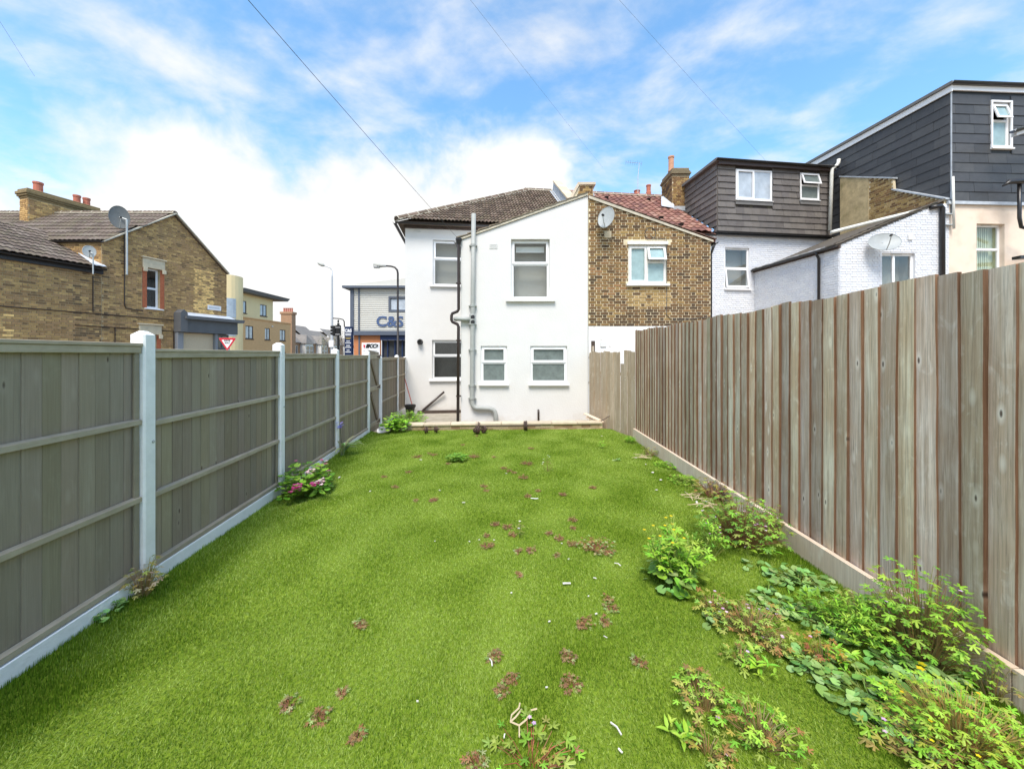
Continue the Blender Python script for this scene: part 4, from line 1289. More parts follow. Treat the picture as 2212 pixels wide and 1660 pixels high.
c = MB(bfr); p0 = (1277 - CX) / F * EY - BX0; c.box(p0, p0 + 0.1, 1.2, zat(736, EY), 0.002, 0.02); c.build('dark_panel', 'timber_dark', brickh)
c = MB(bfr); p0 = (1313 - CX) / F * EY - BX0; q0 = zat(507, EY); c.cbox(p0 - 0.10, p0 + 0.09, q0 - 0.09, q0 + 0.09, 0.012, 0.03, 0.006); c.build('air_brick', 'stone', brickh)
# extension roof and verge
rb = MB(bfr); rb.prism([(-0.005, 5.985), (BW + 0.14, 4.795), (BW + 0.14, 4.855), (-0.005, 6.045)], -3.8, -0.01); rb.build('extension_roof', 'tile_red', brickh).data.attributes['Col'].data.foreach_set('color', [0.28, 0.11, 0.08, 1] * 6)
nv = 11
for i in range(nv):
    t = MB(bfr); L_ = BW + 0.14; x0 = i * L_ / nv; x1 = x0 + L_ / nv; sl = (6.045 - 4.855) / L_; z0 = 6.045 - sl * x0; z1 = 6.045 - sl * x1; k = rnd.uniform(0.75, 1.1)
    t.hexa([(x0, z0 + 0.0, -0.3), (x1, z1 + 0.012, -0.3), (x1, z1 + 0.012, 0.05), (x0, z0 + 0.0, 0.05)], [(x0, z0 + 0.016, -0.3), (x1, z1 + 0.04, -0.3), (x1, z1 + 0.04, 0.05), (x0, z0 + 0.016, 0.05)], (0.16 * k, 0.09 * k, 0.07 * k)); t.build('verge_tile', 'tile_red', brickh)
vb = MB(bfr); vb.prism([(0.0, 5.965), (BW + 0.06, 4.795), (BW + 0.06, 4.85), (0.0, 6.04)], 0.024, 0.045); vb.build('verge_mortar', 'cement', brickh)
gutter(brickh, (BX1 + 0.15, EY + 3.5, 4.83), (BX1 + 0.15, EY - 0.03, 4.81))
c = MB(); c.tube([(BX1 + 0.13, EY + 0.03, 4.77), (BX1 + 0.10, EY + 0.06, 4.66), (BX1 + 0.06, EY + 0.1, 4.5), (BX1 + 0.06, EY + 0.1, 0)], 0.035, 8); c.build('downpipe', 'black', brickh, smooth=True)
# main roof with red pantiles
rf = MB(); P = [roof_pt(6.55, 0, -0.06), roof_pt(11.55, 0, -0.06), roof_pt(11.55, T_len, -0.06), roof_pt(6.55, T_len, -0.06)]
rf.add([tuple(p) for p in P], [(0, 1, 2, 3)], RED[0]); rf.add([tuple(P[3]), tuple(P[2]), tuple(P[1] + back_e), tuple(P[0] + back_e)], [(0, 1, 2, 3)], RED[0])
roof2 = rf.build('roof', 'tile_red', brickh)
tile_roof(roof2, T_O, T_u, T_s, [(6.78, 0), (11.45, 0), (11.45, T_len), (6.78, T_len)], 0.285, 0.325, 'pan', RED, 'tile_red', amp=0.045, seg=6, jitter=0.004)
ridge_tiles(roof2, roof_pt(6.7, T_len), roof_pt(11.6, T_len), cols=RED, m='tile_red')
gutter(brickh, roof_pt(6.6, -0.06, -0.05), roof_pt(11.5, -0.06, -0.05))
c = MB(mfr); c.box(9.1, 11.2, 6.10, 6.235, 0.012, 0.12); c.build('fascia', 'pvc_old', brickh)
for px, py in ((1389, 465), (1436, 450), (1418, 488), (1452, 497)):
    # dark vents lying in the tiles
    pass
# low brick pier with a sloping stone cap where the two extensions meet
pr = MB(); pX0, pX1, pY = 1.93, 2.36, 11.2
prof = [(1.62, 5.9), (2.36, 5.9), (2.36, 6.72), (1.98, 6.72), (1.62, 6.15)]
pf = Fr((0, pY, 0), (1, 0)); pr = MB(pf); pr.prism(prof, -0.45, 0); pier = pr.build('brick_pier', 'mortar', brickh)
bricks(pier, pf, [(1.75, 5.95), (2.355, 5.95), (2.355, 6.715), (1.99, 6.715)], [], STOCK, lambda a, b: rnd.randrange(10), proud=0.012, depth=0.02, limit=40)
cp = MB(pf); cp.prism([(1.93, 6.725), (2.43, 6.725), (2.43, 6.795), (1.91, 6.795)], -0.5, 0.06); cp.build('coping_slab', 'coping', brickh)
cp = MB(pf); cp.prism([(1.55, 6.12), (1.63, 6.12), (1.965, 6.73), (1.905, 6.78)], -0.5, 0.055); cp.build('coping_slab', 'coping', brickh)
fl = MB(pf); fl.prism([(2.365, 5.95), (2.75, 5.80), (2.75, 5.90), (2.42, 6.12), (2.40, 6.45), (2.365, 6.5)], -0.5, 0.02); fl.build('flashing', 'lead', brickh)
# chimney
cX0, cX1, cY0, cY1, cZ0, cZ1 = 6.92, 7.66, 16.6, 17.75, 7.5, 9.50
ch = MB(); ch.box(cX0, cX1, cY0, cY1, cZ0, cZ1); chim = ch.build('chimney', 'mortar', brickh)
f1 = Fr((cX0, cY0, 0), (1, 0)); f2 = Fr((cX0, cY1, 0), (0, -1))
bricks(chim, f1, [(0, 8.05), (cX1 - cX0, 8.05), (cX1 - cX0, cZ1), (0, cZ1)], [], STOCK, lambda a, b: rnd.choice((0, 1, 2, 4, 7, 3, 6)), limit=110, proud=0.012, depth=0.02)
bricks(chim, f2, [(0, 8.05), (cY1 - cY0, 8.05), (cY1 - cY0, cZ1), (0, cZ1)], [], STOCK, lambda a, b: rnd.choice((0, 1, 3, 5, 7, 2)), limit=120, proud=0.012, depth=0.02)
for z0, z1, o in ((9.50, 9.57, 0.03), (9.573, 9.66, 0.07), (9.663, 9.73, 0.04), (9.733, 9.86, 0.00)):
    c = MB(); k = rnd.uniform(0.8, 1.1); c.cbox(cX0 - o, cX1 + o, cY0 - o, cY1 + o, z0, z1, 0.02, (0.19 * k, 0.15 * k, 0.09 * k)); c.build('corbel_course', 'brick', chim)
for (x, y, h, r, m_) in ((7.02, 16.95, 0.66, 0.125, 'terracotta_pale'),):
    c = MB(); c.lathe([(r * 1.05, 0), (r * 1.05, 0.05), (r * 0.92, 0.08), (r * 0.9, h - 0.08), (r * 1.08, h - 0.06), (r * 1.08, h), (r * 0.8, h), (r * 0.8, h - 0.1)], (x, y, 9.85), (0, 0, 1), 14); c.build('chimney_pot', m_, chim)
c = MB(); fo = [(cX0 - 0.30, 8.03), (cX1 + 0.06, 8.03), (cX1 + 0.06, 8.22), (cX0 - 0.03, 8.22), (cX0 - 0.18, 8.45)]
c = MB(); strip(c, Vector((cX0 - 0.06, cY0 - 0.03, 7.98)), Vector((cX1 + 0.05, cY0 - 0.03, 7.98)), 0.05, 0.20, (0, 1, 0)); c.build('flashing', 'lead', chim)
c = MB(); c.hexa([(cX0 - 0.50, cY0 - 0.10, 8.17), (cX0 + 0.02, cY0 - 0.16, 8.05), (cX0 + 0.02, cY1 - 0.2, 8.90), (cX0 - 0.10, cY1 - 0.2, 8.98)],
                 [(cX0 - 0.50, cY0 - 0.10, 8.185), (cX0 + 0.02, cY0 - 0.16, 8.20), (cX0 + 0.02, cY1 - 0.2, 9.03), (cX0 - 0.10, cY1 - 0.2, 9.0)]); c.build('flashing', 'lead_pale', chim)
# pots of the street-side chimney behind the ridge, dark cable down the rear wall
for px, py0, py1, r in ((1376, 412, 424, 0.17), (1401, 400, 424, 0.13)):
    p = at(px, py1, 20.5); c = MB(); h = zat(py0, 20.5) - p.z; c.lathe([(r, -0.6), (r, h * 0.35), (r * 0.85, h * 0.45), (r * 0.85, h * 0.85), (r, h * 0.9), (r, h), (r * 0.75, h)], p, (0, 0, 1), 12); c.build('chimney_pot', 'terracotta', brickh)
c = MB(); cy = EY - 0.025; c.tube([wp(1405, 508, cy), wp(1411, 514, cy), wp(1438, 516, cy), wp(1440, 520, cy), wp(1440.5, 640, cy), wp(1440, 680, cy), wp(1450, 689, cy), wp(1475, 690, cy), wp(1500, 688, cy), wp(1534, 684, cy)], 0.008, 5); c.build('cable', 'wire', brickh)
c = MB(); pts = [wp(1405 + 12 * math.cos(t), 504 + 13 * math.sin(t), cy) for t in [k * 2 * math.pi / 14 for k in range(15)]]; c.tube(pts, 0.007, 5); c.build('coiled_cable', 'wire', brickh)
# plain black tile vents
for a_, b_ in ((8.55, 4.2), (9.9, 1.35), (10.35, 0.55), (10.55, 4.25)):
    c = MB(); p = roof_pt(a_, b_, 0.05); c.hexa([tuple(p + T_u * x + T_s * y) for x, y in ((-0.09, -0.06), (0.09, -0.06), (0.07, 0.14), (-0.07, 0.14))], [tuple(p + T_u * x + T_s * y + T_n * z) for x, y, z in ((-0.07, -0.05, 0.12), (0.07, -0.05, 0.12), (0.05, 0.12, 0.02), (-0.05, 0.12, 0.02))]); c.build('tile_vent', 'black', brickh)

# ---------------------------------------------------------------- painted brick house with the brown dormer
painted = thing('painted_brick_house', (9.5, 13.5, -0.3), 'white painted brick house with a brown tile-hung roof dormer', 'house')
PAINT = [(1, 1, 1), (0.97, 0.975, 0.99), (1.03, 1.03, 1.02), (0.94, 0.95, 0.97), (1.0, 0.99, 0.98)]
pp = lambda a, b: rnd.randrange(5)
wa0, wy = ma(1566); wa1, _ = ma(1619)
ph = (wa0, wa1, zat(622, wy), zat(534, wy))
poly = [(9.02, -0.42), (16.9, -0.42), (16.9, 6.41), (9.02, 6.41)]
w = MB(mfr); w.wall(poly, [ph], 0.14); pw = w.build('rear_wall', 'paint_brick', painted)
bricks(pw, mfr, [(10.6, 3.2), (15.4, 3.2), (15.4, 6.36), (10.6, 6.36)], [(ph[0] - 0.03, ph[1] + 0.03, ph[2] - 0.08, ph[3] + 0.02)], PAINT, pp, m='paint_brick', limit=60, proud=0.013, depth=0.024, gap=0.017)
window(painted, mfr, *ph, [(0, 1, 0, 0.5, 'open_top', 0.14), (0, 1, 0.5, 1, 'fixed')], rec=0.06, backing='room_grey', sill=0.04, sill_h=0.06)
S0, S1 = Vector((9.31, main_y(9.31) + 0.01, 0)), Vector((9.71, 11.39, 0))
sfr = Fr(S0, S1 - S0); SL = (S1 - S0).length
w = MB(sfr); w.wall([(0, -0.42), (SL, -0.42), (SL, 5.0), (0, 5.0)], [], 0.14); sw = w.build('side_wall', 'paint_brick', painted)
bricks(sw, sfr, [(0.02, 2.4), (SL - 0.01, 2.4), (SL - 0.01, 5.0), (0.02, 5.0)], [], PAINT, pp, m='paint_brick', limit=100, proud=0.013, depth=0.024, gap=0.017)
qfr = Fr(S1, (1, 0.05)); QW = 3.44


def qa(px):
    r = (px - CX) / F; Y0 = 11.39 - 0.05 * 9.71
    x = Y0 * r / (1 - 0.05 * r)
    return (x - 9.71) / 0.99875, Y0 + 0.05 * x


g0, gyy = qa(1905); g1, _ = qa(1977)
gh = (g0, g1, 3.55, zat(546, gyy))
gpoly = [(0, -0.42), (QW, -0.42), (QW, 6.34), (3.1, 6.30), (0, 5.04)]
w = MB(qfr); w.wall(gpoly, [gh], 0.14); gw = w.build('extension_wall', 'paint_brick', painted)
bricks(gw, qfr, [(0, 2.6), (QW, 2.6), (QW, 6.34), (3.1, 6.30), (0, 5.04)], [(gh[0], gh[1], gh[2], gh[3] + 0.02)], PAINT, pp, m='paint_brick', limit=140, proud=0.013, depth=0.024, gap=0.017)
window(painted, qfr, *gh, [(0, 0.42, 0, 1, 'fixed'), (0.42, 1, 0, 1, 'fixed')], rec=0.07, backing='room_grey', sill=0.05)
# extension roof: eave along the side wall, verge over the rear
er = MB(qfr); er.prism([(-0.16, 4.975), (3.28, 6.42), (3.28, 6.48), (-0.16, 5.035)], -3.4, 0.04); er.build('extension_roof', 'tile_brown', painted).data.attributes['Col'].data.foreach_set('color', [0.10, 0.085, 0.07, 1] * 6)
for i in range(12):
    t = MB(qfr); L_ = 3.2; x0 = -0.18 + i * L_ / 12; x1 = x0 + L_ / 12 * 1.05; sl = 1.445 / 3.44; z0 = 5.035 + sl * (x0 + 0.16); z1 = 5.035 + sl * (x1 + 0.16); k = rnd.uniform(0.7, 1.3)
    t.hexa([(x0, z0 + 0.01, -0.3), (x1, z1 - 0.01, -0.3), (x1, z1 - 0.01, 0.07), (x0, z0 + 0.01, 0.07)], [(x0, z0 + 0.04, -0.3), (x1, z1 + 0.012, -0.3), (x1, z1 + 0.012, 0.07), (x0, z0 + 0.04, 0.07)], (0.15 * k, 0.125 * k, 0.10 * k)); t.build('verge_tile', 'tile_brown', painted)
e0, e1 = sfr(0.02, 5.02, 0.13), sfr(SL + 0.03, 5.02, 0.13)
gutter(painted, e0, e1)
c = MB(sfr); c.box(0.02, SL + 0.05, 4.93, 5.03, 0.012, 0.075); c.build('fascia', 'timber_dark', painted)
for i in range(13):                                            # tile ends along that eave
    t = MB(sfr); x0 = 0.02 + i * SL / 13; k = rnd.uniform(0.6, 1.5); t.hexa([(x0 + 0.005, 5.035, -0.3 + 0.28), (x0 + SL / 13 - 0.005, 5.035, -0.02), (x0 + SL / 13 - 0.005, 5.035, 0.12), (x0 + 0.005, 5.035, 0.12)], [(x0 + 0.005, 5.13, -0.02), (x0 + SL / 13 - 0.005, 5.11, -0.02), (x0 + SL / 13 - 0.005, 5.055, 0.12), (x0 + 0.005, 5.065, 0.12)], (0.24 * k, 0.24 * k, 0.24 * k)); t.build('eave_tile', 'tile_brown', painted)
p = sfr(SL - 0.62, 0, 0.06); c = MB(); c.tube([(p.x - 0.08, p.y, 5.0), (p.x - 0.06, p.y, 4.9), (p.x, p.y, 4.78), (p.x, p.y, 0)], 0.038, 9); c.build('downpipe', 'black', painted, smooth=True)
b0_, byy = qa(2029); p = qfr(b0_, 0, 0.085); c = MB(); c.tube([(p.x - 0.35, p.y, zat(451, byy)), (p.x - 0.06, p.y, zat(446, byy)), (p.x, p.y, zat(452, byy)), (p.x, p.y, 0)], 0.062, 12); c.build('soil_pipe', 'black', painted, smooth=True)
c = MB(); c.tube([tuple(at(1796, 502, 11.6)), tuple(at(1806, 499, 11.6)), tuple(at(1905, 474, 11.6)), tuple(at(2017, 447, 11.6))], 0.055, 10); c.build('sloping_waste_pipe', 'white_pipe', painted, smooth=True)
p = qfr(qa(2052)[0], 0, 0.10); c = MB(); c.tube([(p.x, p.y, zat(497, 11.6)), (p.x - 0.03, p.y, zat(386, 11.6))], 0.032, 8); mast = c.build('aerial_mast', 'white_pipe', painted, smooth=True)
for z in (zat(465, 11.6), zat(488, 11.6)):
    c = MB(); c.box(p.x - 0.22, p.x + 0.04, p.y - 0.005, p.y + 0.095, z - 0.012, z + 0.012); c.build('mast_bracket', 'galv', mast)
c = MB(qfr); a_ = qa(1964)[0]; c.cbox(a_ - 0.07, a_ + 0.07, zat(519, 11.5), zat(507, 11.5), 0.01, 0.05, 0.008); c.build('wall_vent', 'vent', painted)
# dormer
D0 = Vector((7.74, 14.47, 0)); dfr = Fr(D0, (1, K)); DW = 4.77


def da(px):
    r = (px - CX) / F; Y0 = 14.47 - K * 7.74
    x = Y0 * r / (1 - K * r)
    return (x - 7.74) / 0.9929, Y0 + K * x


dw1 = (da(1588.5)[0], da(1666.5)[0], zat(432, 14.6), zat(366.5, 14.6)); dw2 = (da(1727.5)[0], da(1768.5)[0], zat(431.5, 14.9), zat(374, 14.9))
DB, DT = 6.42, 9.02
w = MB(dfr); w.wall([(0, DB), (DW, DB), (DW, DT), (0, DT)], [dw1, dw2], 0.10); dn = w.build('dormer_face', 'tile_brown', painted)
dn.data.attributes['Col'].data.foreach_set('color', [0.06, 0.05, 0.047, 1] * len(dn.data.polygons))
SH = [(0.131, 0.116, 0.105), (0.146, 0.129, 0.114), (0.118, 0.104, 0.095), (0.155, 0.138, 0.124), (0.127, 0.113, 0.105)]
spk = lambda a, b: rnd.randrange(5)
hs_ = [(dw1[0] - 0.02, dw1[1] + 0.02, dw1[2] - 0.17, dw1[3] + 0.01), (dw2[0] - 0.02, dw2[1] + 0.02, dw2[2] - 0.15, dw2[3] + 0.01)]
bricks(dn, dfr, [(0, DB), (DW, DB), (DW, DT), (0, DT)], hs_, SH, spk, m='slate', ch=0.236, L=0.33, bond='run', limit=220, depth=0.05, proud=0.045, gap=0.004, name='shingle', lap=True, rest_name='shingles')
window(painted, dfr, *dw1, [(0, 0.49, 0, 1, 'sash'), (0.49, 1, 0, 1, 'fixed')], rec=-0.03, pane='blue_glass', backing='room_grey', sill=0.02, sill_h=0.03, vent=False)
window(painted, dfr, *dw2, [(0, 1, 0, 0.54, 'fixed'), (0, 1, 0.54, 1, 'open_top', 0.3)], rec=-0.03, pane='frosted', backing='room_dark', sill=0.02, sill_h=0.03, vent=False)
for q in (dw1, dw2):
    c = MB(dfr); c.hexa([(q[0] - 0.02, q[2] - 0.19, 0.035), (q[1] + 0.02, q[2] - 0.19, 0.035), (q[1] + 0.02, q[2] - 0.19, 0.055), (q[0] - 0.02, q[2] - 0.19, 0.055)], [(q[0] - 0.02, q[2] - 0.05, 0.02), (q[1] + 0.02, q[2] - 0.05, 0.02), (q[1] + 0.02, q[2] - 0.05, 0.05), (q[0] - 0.02, q[2] - 0.05, 0.05)]); c.build('flashing', 'grey_roof', painted)
CB = D0 + Vector((-K, 1, 0)).normalized() * 3.7; kfr = Fr(CB, D0 - CB); KL = (D0 - CB).length
ktri = [(0, DT), (KL, DB), (KL, DT)]
w = MB(kfr); w.prism(ktri, -0.1, 0, (0.06, 0.05, 0.047)); kw = w.build('dormer_cheek', 'tile_brown', painted)
bricks(kw, kfr, ktri, [], SH, spk, m='slate', ch=0.236, L=0.33, bond='run', limit=80, depth=0.05, proud=0.045, gap=0.004, name='shingle', lap=True, b_start=DB, rest_name='shingles')
c = MB(); side = dfr.u; bk = -dfr.n
o = D0 + ZV * DT; q = [o - side * 0.16 - bk * 0.16, o + side * (DW + 0.1) - bk * 0.16, o + side * (DW + 0.1) + bk * 3.9, o - side * 0.16 + bk * 3.9]
c.hexa([tuple(x) for x in q], [tuple(x + ZV * 0.10) for x in q]); c.build('dormer_roof', 'grey_roof', painted)
gutter(painted, o - side * 0.18 - bk * 0.20 + ZV * 0.06, o + side * (DW + 0.12) - bk * 0.20 + ZV * 0.03)
c = MB(dfr); c.box(-0.05, DW + 0.05, DT - 0.12, DT - 0.004, 0.06, 0.15); c.build('dormer_fascia', 'brown_frame', painted)
gutter(painted, dfr(-0.15, DB - 0.02, 0.12), dfr(DW + 0.2, DB - 0.02, 0.12), r=0.06)
c = MB(dfr); c.box(-0.2, DW, DB - 0.12, DB - 0.004, 0.0, 0.05); c.build('fascia', 'black', painted)
Yp = 14.85
c = MB(); c.tube([tuple(at(1812, 344, Yp)), tuple(at(1811, 352, Yp)), tuple(at(1806, 359, Yp)), tuple(at(1798, 364, Yp)), tuple(at(1796.5, 374, Yp)), tuple(at(1792.5, 498, Yp))], 0.062, 10); c.build('downpipe', 'white_pipe', painted, smooth=True)
c = MB(); c.tube([tuple(at(1812, 352, 15.1)), tuple(at(1812, 505, 15.1))], 0.07, 8); c.build('corner_flashing', 'grey_roof', painted)

# ---------------------------------------------------------------- peach house with the dark slate dormer
peach = thing('peach_house', (15, 14, -0.3), 'peach rendered house with a large dark slate-hung dormer at the right edge', 'house')
pfr = Fr(qfr(QW + 0.005, 0, 0), (1, 0.05))


def pa(px):
    o = pfr.o; r = (px - CX) / F; Y0 = o.y - 0.05 * o.x
    x = Y0 * r / (1 - 0.05 * r)
    return (x - o.x) / 0.99875, Y0 + 0.05 * x


p0_, pyy = pa(2109.5); p1_, _ = pa(2170)
pw_ = (p0_, p1_, 3.9, zat(482.5, pyy))
w = MB(pfr); w.wall([(0, -0.42), (4.6, -0.42), (4.6, 6.34), (0, 6.34)], [pw_], 0.16); w.build('rear_wall', 'peach', peach)
window(peach, pfr, *pw_, [(0, 1, 0, 0.60, 'fixed'), (0, 1, 0.60, 1, 'fixed')], rec=0.12, backing='curtain', back_depth=0.10, sill=0.08)
c = MB(pfr); k = 0                                             # curtain folds behind that window
while k < 14:
    x = pw_[0] + 0.08 + k * (pw_[1] - pw_[0] - 0.28) / 14; c.lathe([(0.022, pw_[2] + 0.05), (0.022, pw_[3] - 0.06)], pfr(x, 0, -0.24), (0, 0, 1), 7) if False else c.box(x, x + 0.022, pw_[2] + 0.05, pw_[3] - 0.06, -0.265, -0.235 + 0.01 * (k % 3)); k += 1
c.build('curtain', 'curtain', peach)
c = MB(pfr); c.hexa([(-0.08, 6.30, 0.003), (4.6, 6.30, 0.003), (4.6, 6.30, 0.07), (-0.08, 6.30, 0.07)], [(-0.08, 6.42, 0.0), (4.6, 6.42, 0.0), (4.6, 6.40, 0.05), (-0.08, 6.40, 0.05)]); c.build('flashing', 'lead', peach)
C0 = Vector((13.19, 11.56, 0)); cf = Fr(C0, (1, 0.05)); CT = 9.74
a0_, ay = (14.42 - 13.19), 11.62
cwn = (((2142 - CX) / F * ay - 13.19), ((2184 - CX) / F * ay - 13.19), zat(318.5, ay), zat(221, ay))
w = MB(cf); w.wall([(0, 6.42), (4.4, 6.42), (4.4, CT), (0, CT)], [cwn], 0.12); df = w.build('dormer_face', 'slate', peach)
df.data.attributes['Col'].data.foreach_set('color', [0.03, 0.034, 0.04, 1] * len(df.data.polygons))
SL4 = [(0.062, 0.063, 0.066), (0.070, 0.071, 0.073), (0.056, 0.057, 0.060), (0.075, 0.075, 0.076), (0.064, 0.065, 0.069)]
bricks(df, cf, [(0, 6.42), (4.4, 6.42), (4.4, CT), (0, CT)], [(cwn[0] - 0.03, cwn[1] + 0.03, cwn[2] - 0.10, cwn[3] + 0.02)], SL4, spk, m='slate', ch=0.292, L=0.60, bond='run', limit=140, depth=0.026, proud=0.026, gap=0.005, name='slate', lap=True, rest_name='slates')
window(peach, cf, *cwn, [(0, 1, 0, 0.62, 'fixed'), (0, 1, 0.62, 1, 'open_top', 0.28)], rec=0.02, frame='pvc', pane='frosted_pale', backing='room_dark', sill=0.06, sill_h=0.05, sill_mat='slate', vent=False, fw=0.075)
c = MB(cf); c.ring(cwn[0] - 0.05, cwn[1] + 0.05, cwn[2] - 0.0, cwn[3] + 0.05, 0.05, 0.002, 0.045); c.build('window_trim', 'pvc', peach)
CBk = C0 + Vector((-K, 1, 0)).normalized() * 5.2; ckf = Fr(CBk, C0 - CBk); CKL = (C0 - CBk).length
w = MB(ckf); w.wall([(0, 6.0), (CKL, 6.0), (CKL, CT), (0, CT)], [], 0.1); ck = w.build('dormer_cheek', 'slate', peach)
ck.data.attributes['Col'].data.foreach_set('color', [0.03, 0.034, 0.04, 1] * len(ck.data.polygons))
bricks(ck, ckf, [(0, 6.42), (CKL, 6.42), (CKL, CT), (0, CT)], [], SL4, spk, m='slate', ch=0.292, L=0.60, bond='run', limit=110, depth=0.026, proud=0.026, gap=0.005, name='slate', lap=True, b_start=6.42, rest_name='slates')
c = MB(ckf); c.box(0, CKL + 0.08, CT - 0.08, CT + 0.10, 0.028, 0.075); c.build('fascia', 'pvc', peach)
c = MB(cf); c.box(-0.05, 4.4, CT - 0.04, CT + 0.10, 0.028, 0.075); c.build('fascia', 'pvc', peach)
o = C0 + ZV * (CT + 0.104); q = [o - cf.u * 0.13 + cf.n * 0.13, o + cf.u * 4.5 + cf.n * 0.13, o + cf.u * 4.5 - cf.n * 5.2, o + (CBk - C0) - cf.u * 0.13]
c = MB(); c.hexa([tuple(x) for x in q], [tuple(x + ZV * 0.09) for x in q]); c.build('dormer_roof', 'grey_roof', peach)
gutter(peach, q[0] + ZV * 0.06 + cf.n * 0.02, q[1] + ZV * 0.06 + cf.n * 0.02)
c = MB(); p = C0; c.box(p.x - 0.012, p.x + 0.014, p.y - 0.034, p.y - 0.004, 6.45, CT - 0.05); c.build('corner_trim', 'lead', peach)
# next roof eave and its dark hopper and pipe, at the picture's right edge
c = MB(); c.tube([tuple(at(2166, 402, 11.2)), tuple(at(2180, 393, 11.2)), tuple(at(2206, 391, 11.2)), tuple(at(2240, 391, 11.2))], [0.02, 0.065, 0.08, 0.08], 9); c.build('hopper', 'black', peach, smooth=True)
c = MB(); c.tube([tuple(at(2202, 392, 11.25)), tuple(at(2202, 470, 11.25)), tuple(at(2206, 490, 11.25)), tuple(at(2240, 500, 11.25))], 0.045, 9); c.build('downpipe', 'black', peach, smooth=True)
c = MB(); p, q_ = at(2190, 295, 11.0), at(2330, 250, 11.0); strip(c, p, q_, 0.12, 0.20, (0, 1, 0)); c.build('eave_board', 'pvc', peach)
gutter(peach, at(2188, 281, 10.9), at(2330, 236, 10.9), r=0.09)
c = MB(); p, q_ = at(2195, 560, 11.35), at(2300, 555, 11.35); strip(c, p, q_, 0.2, 0.09, (0, 1, 0)); c.build('ledge', 'black', peach)
# party wall between this house and the next, with flashed stepped top
W0, W1 = Vector((13.0 - 0.12 * 3.21, 14.75, 0)), Vector((13.02, 11.58, 0)); wf = Fr(W0, W1 - W0); WLn = (W1 - W0).length
wpoly = [(0, 5.2), (WLn, 5.2), (WLn, 6.44), (1.83, 7.32), (1.80, 7.72), (0, 8.6)]
w = MB(wf); w.prism(wpoly, -0.1, 0); pwall = w.build('party_wall', 'mortar', painted)
bricks(pwall, wf, [(1.05, 5.4), (WLn, 5.4), (WLn, 6.42), (1.83, 7.30), (1.80, 7.70), (1.05, 8.06)], [], STOCK, lambda a, b: rnd.choice((0, 2, 4, 6, 6, 8, 1)), limit=110, proud=0.012, depth=0.02, gap=0.014)
c = MB(wf); c.prism([(0, 5.3), (1.04, 5.3), (1.04, 8.05), (0, 8.56)], 0.002, 0.025); c.build('cement_patch', 'moss_render', painted)
for P_, Q_ in (((-0.02, 8.60), (1.84, 7.70)), ((1.80, 7.33), (WLn + 0.05, 6.44))):
    c = MB(wf); n_ = 1; c.hexa([(P_[0], P_[1] + 0.004, -0.15), (Q_[0], Q_[1] + 0.004, -0.15), (Q_[0], Q_[1] + 0.004, 0.05), (P_[0], P_[1] + 0.004, 0.05)], [(P_[0], P_[1] + 0.06, -0.15), (Q_[0], Q_[1] + 0.06, -0.15), (Q_[0], Q_[1] + 0.05, 0.05), (P_[0], P_[1] + 0.05, 0.05)]); c.build('flashing', 'lead', painted)

# ================================================================== CORNER HOUSE ACROSS THE STREET
corner = thing('corner_house', (-15.5, 15, -0.36), 'brown stock brick corner house with gable and grey shopfront, across the street on the left', 'house')
LY0 = 8.0
lfr = Fr((-18.05 + 0.269 * LY0, LY0, 0), (0.269, 1))


def la(px):
    Y = -18.05 / ((px - CX) / F - 0.269)
    return (Y - LY0) * 1.0356, Y


OLD = [(0.445, 0.278, 0.112), (0.344, 0.205, 0.088), (0.579, 0.371, 0.150), (0.234, 0.144, 0.069), (0.510, 0.317, 0.125), (0.166, 0.107, 0.058), (0.756, 0.482, 0.184), (0.933, 0.615, 0.232), (0.411, 0.248, 0.116)]
GA0, GA1, GAP = 5.70, la(489.5)[0], la(375)[0]
lw0, lwy = la(317); lw1, _ = la(345.5)
lh_ = (lw0, lw1, zat(664, lwy), zat(578, lwy)); lh2 = (la(309)[0], la(338)[0], 0.7, zat(722, 14.8))


def pick_old(a, b):
    if a < 2.9 + 0.3 * math.sin(b * 5) and 3.0 < b < 4.3 and rnd.random() < 0.7:
        return rnd.choice((3, 5, 5))
    if 8.7 < a < 9.55 and 3.4 < b < 5.5 and rnd.random() < 0.8:
        return rnd.choice((6, 7, 7, 2))
    if a < 3.6 and b < 3.0 and rnd.random() < 0.7:
        return rnd.choice((6, 2, 7, 4))
    if 5.0 < a < 5.9 and rnd.random() < 0.4:
        return rnd.choice((3, 5, 1))
    return rnd.choice((0, 0, 1, 1, 3, 4, 2, 8, 8))


wing_poly = [(0, -0.42), (GA0 - 0.004, -0.42), (GA0 - 0.004, 4.78), (0, 4.78)]
w = MB(lfr); w.wall(wing_poly, [], 0.2); wing = w.build('wing_wall', 'mortar_far', corner)
gable_poly = [(GA0, -0.42), (GA1, -0.42), (GA1, 5.50), (GAP, 7.50), (GA0, 5.74)]
w = MB(lfr); w.wall(gable_poly, [lh_, lh2], 0.2); gab = w.build('gable_wall', 'mortar_far', corner)
bricks(gab, lfr, [(GA0, 1.2), (GA1, 1.2), (GA1, 5.50), (GAP, 7.50), (GA0, 5.74)], [(lh_[0] - 0.16, lh_[1] + 0.16, lh_[2] - 0.06, lh_[3] + 0.42), (lh2[0] - 0.14, lh2[1] + 0.14, 0.7, lh2[3] + 0.4)], OLD, pick_old, limit=180, proud=0.012, depth=0.02, gap=0.016)
bricks(wing, lfr, [(2.6, 1.2), (GA0 - 0.01, 1.2), (GA0 - 0.01, 4.78), (2.6, 4.78)], [], OLD, pick_old, limit=120, proud=0.012, depth=0.02, gap=0.016)
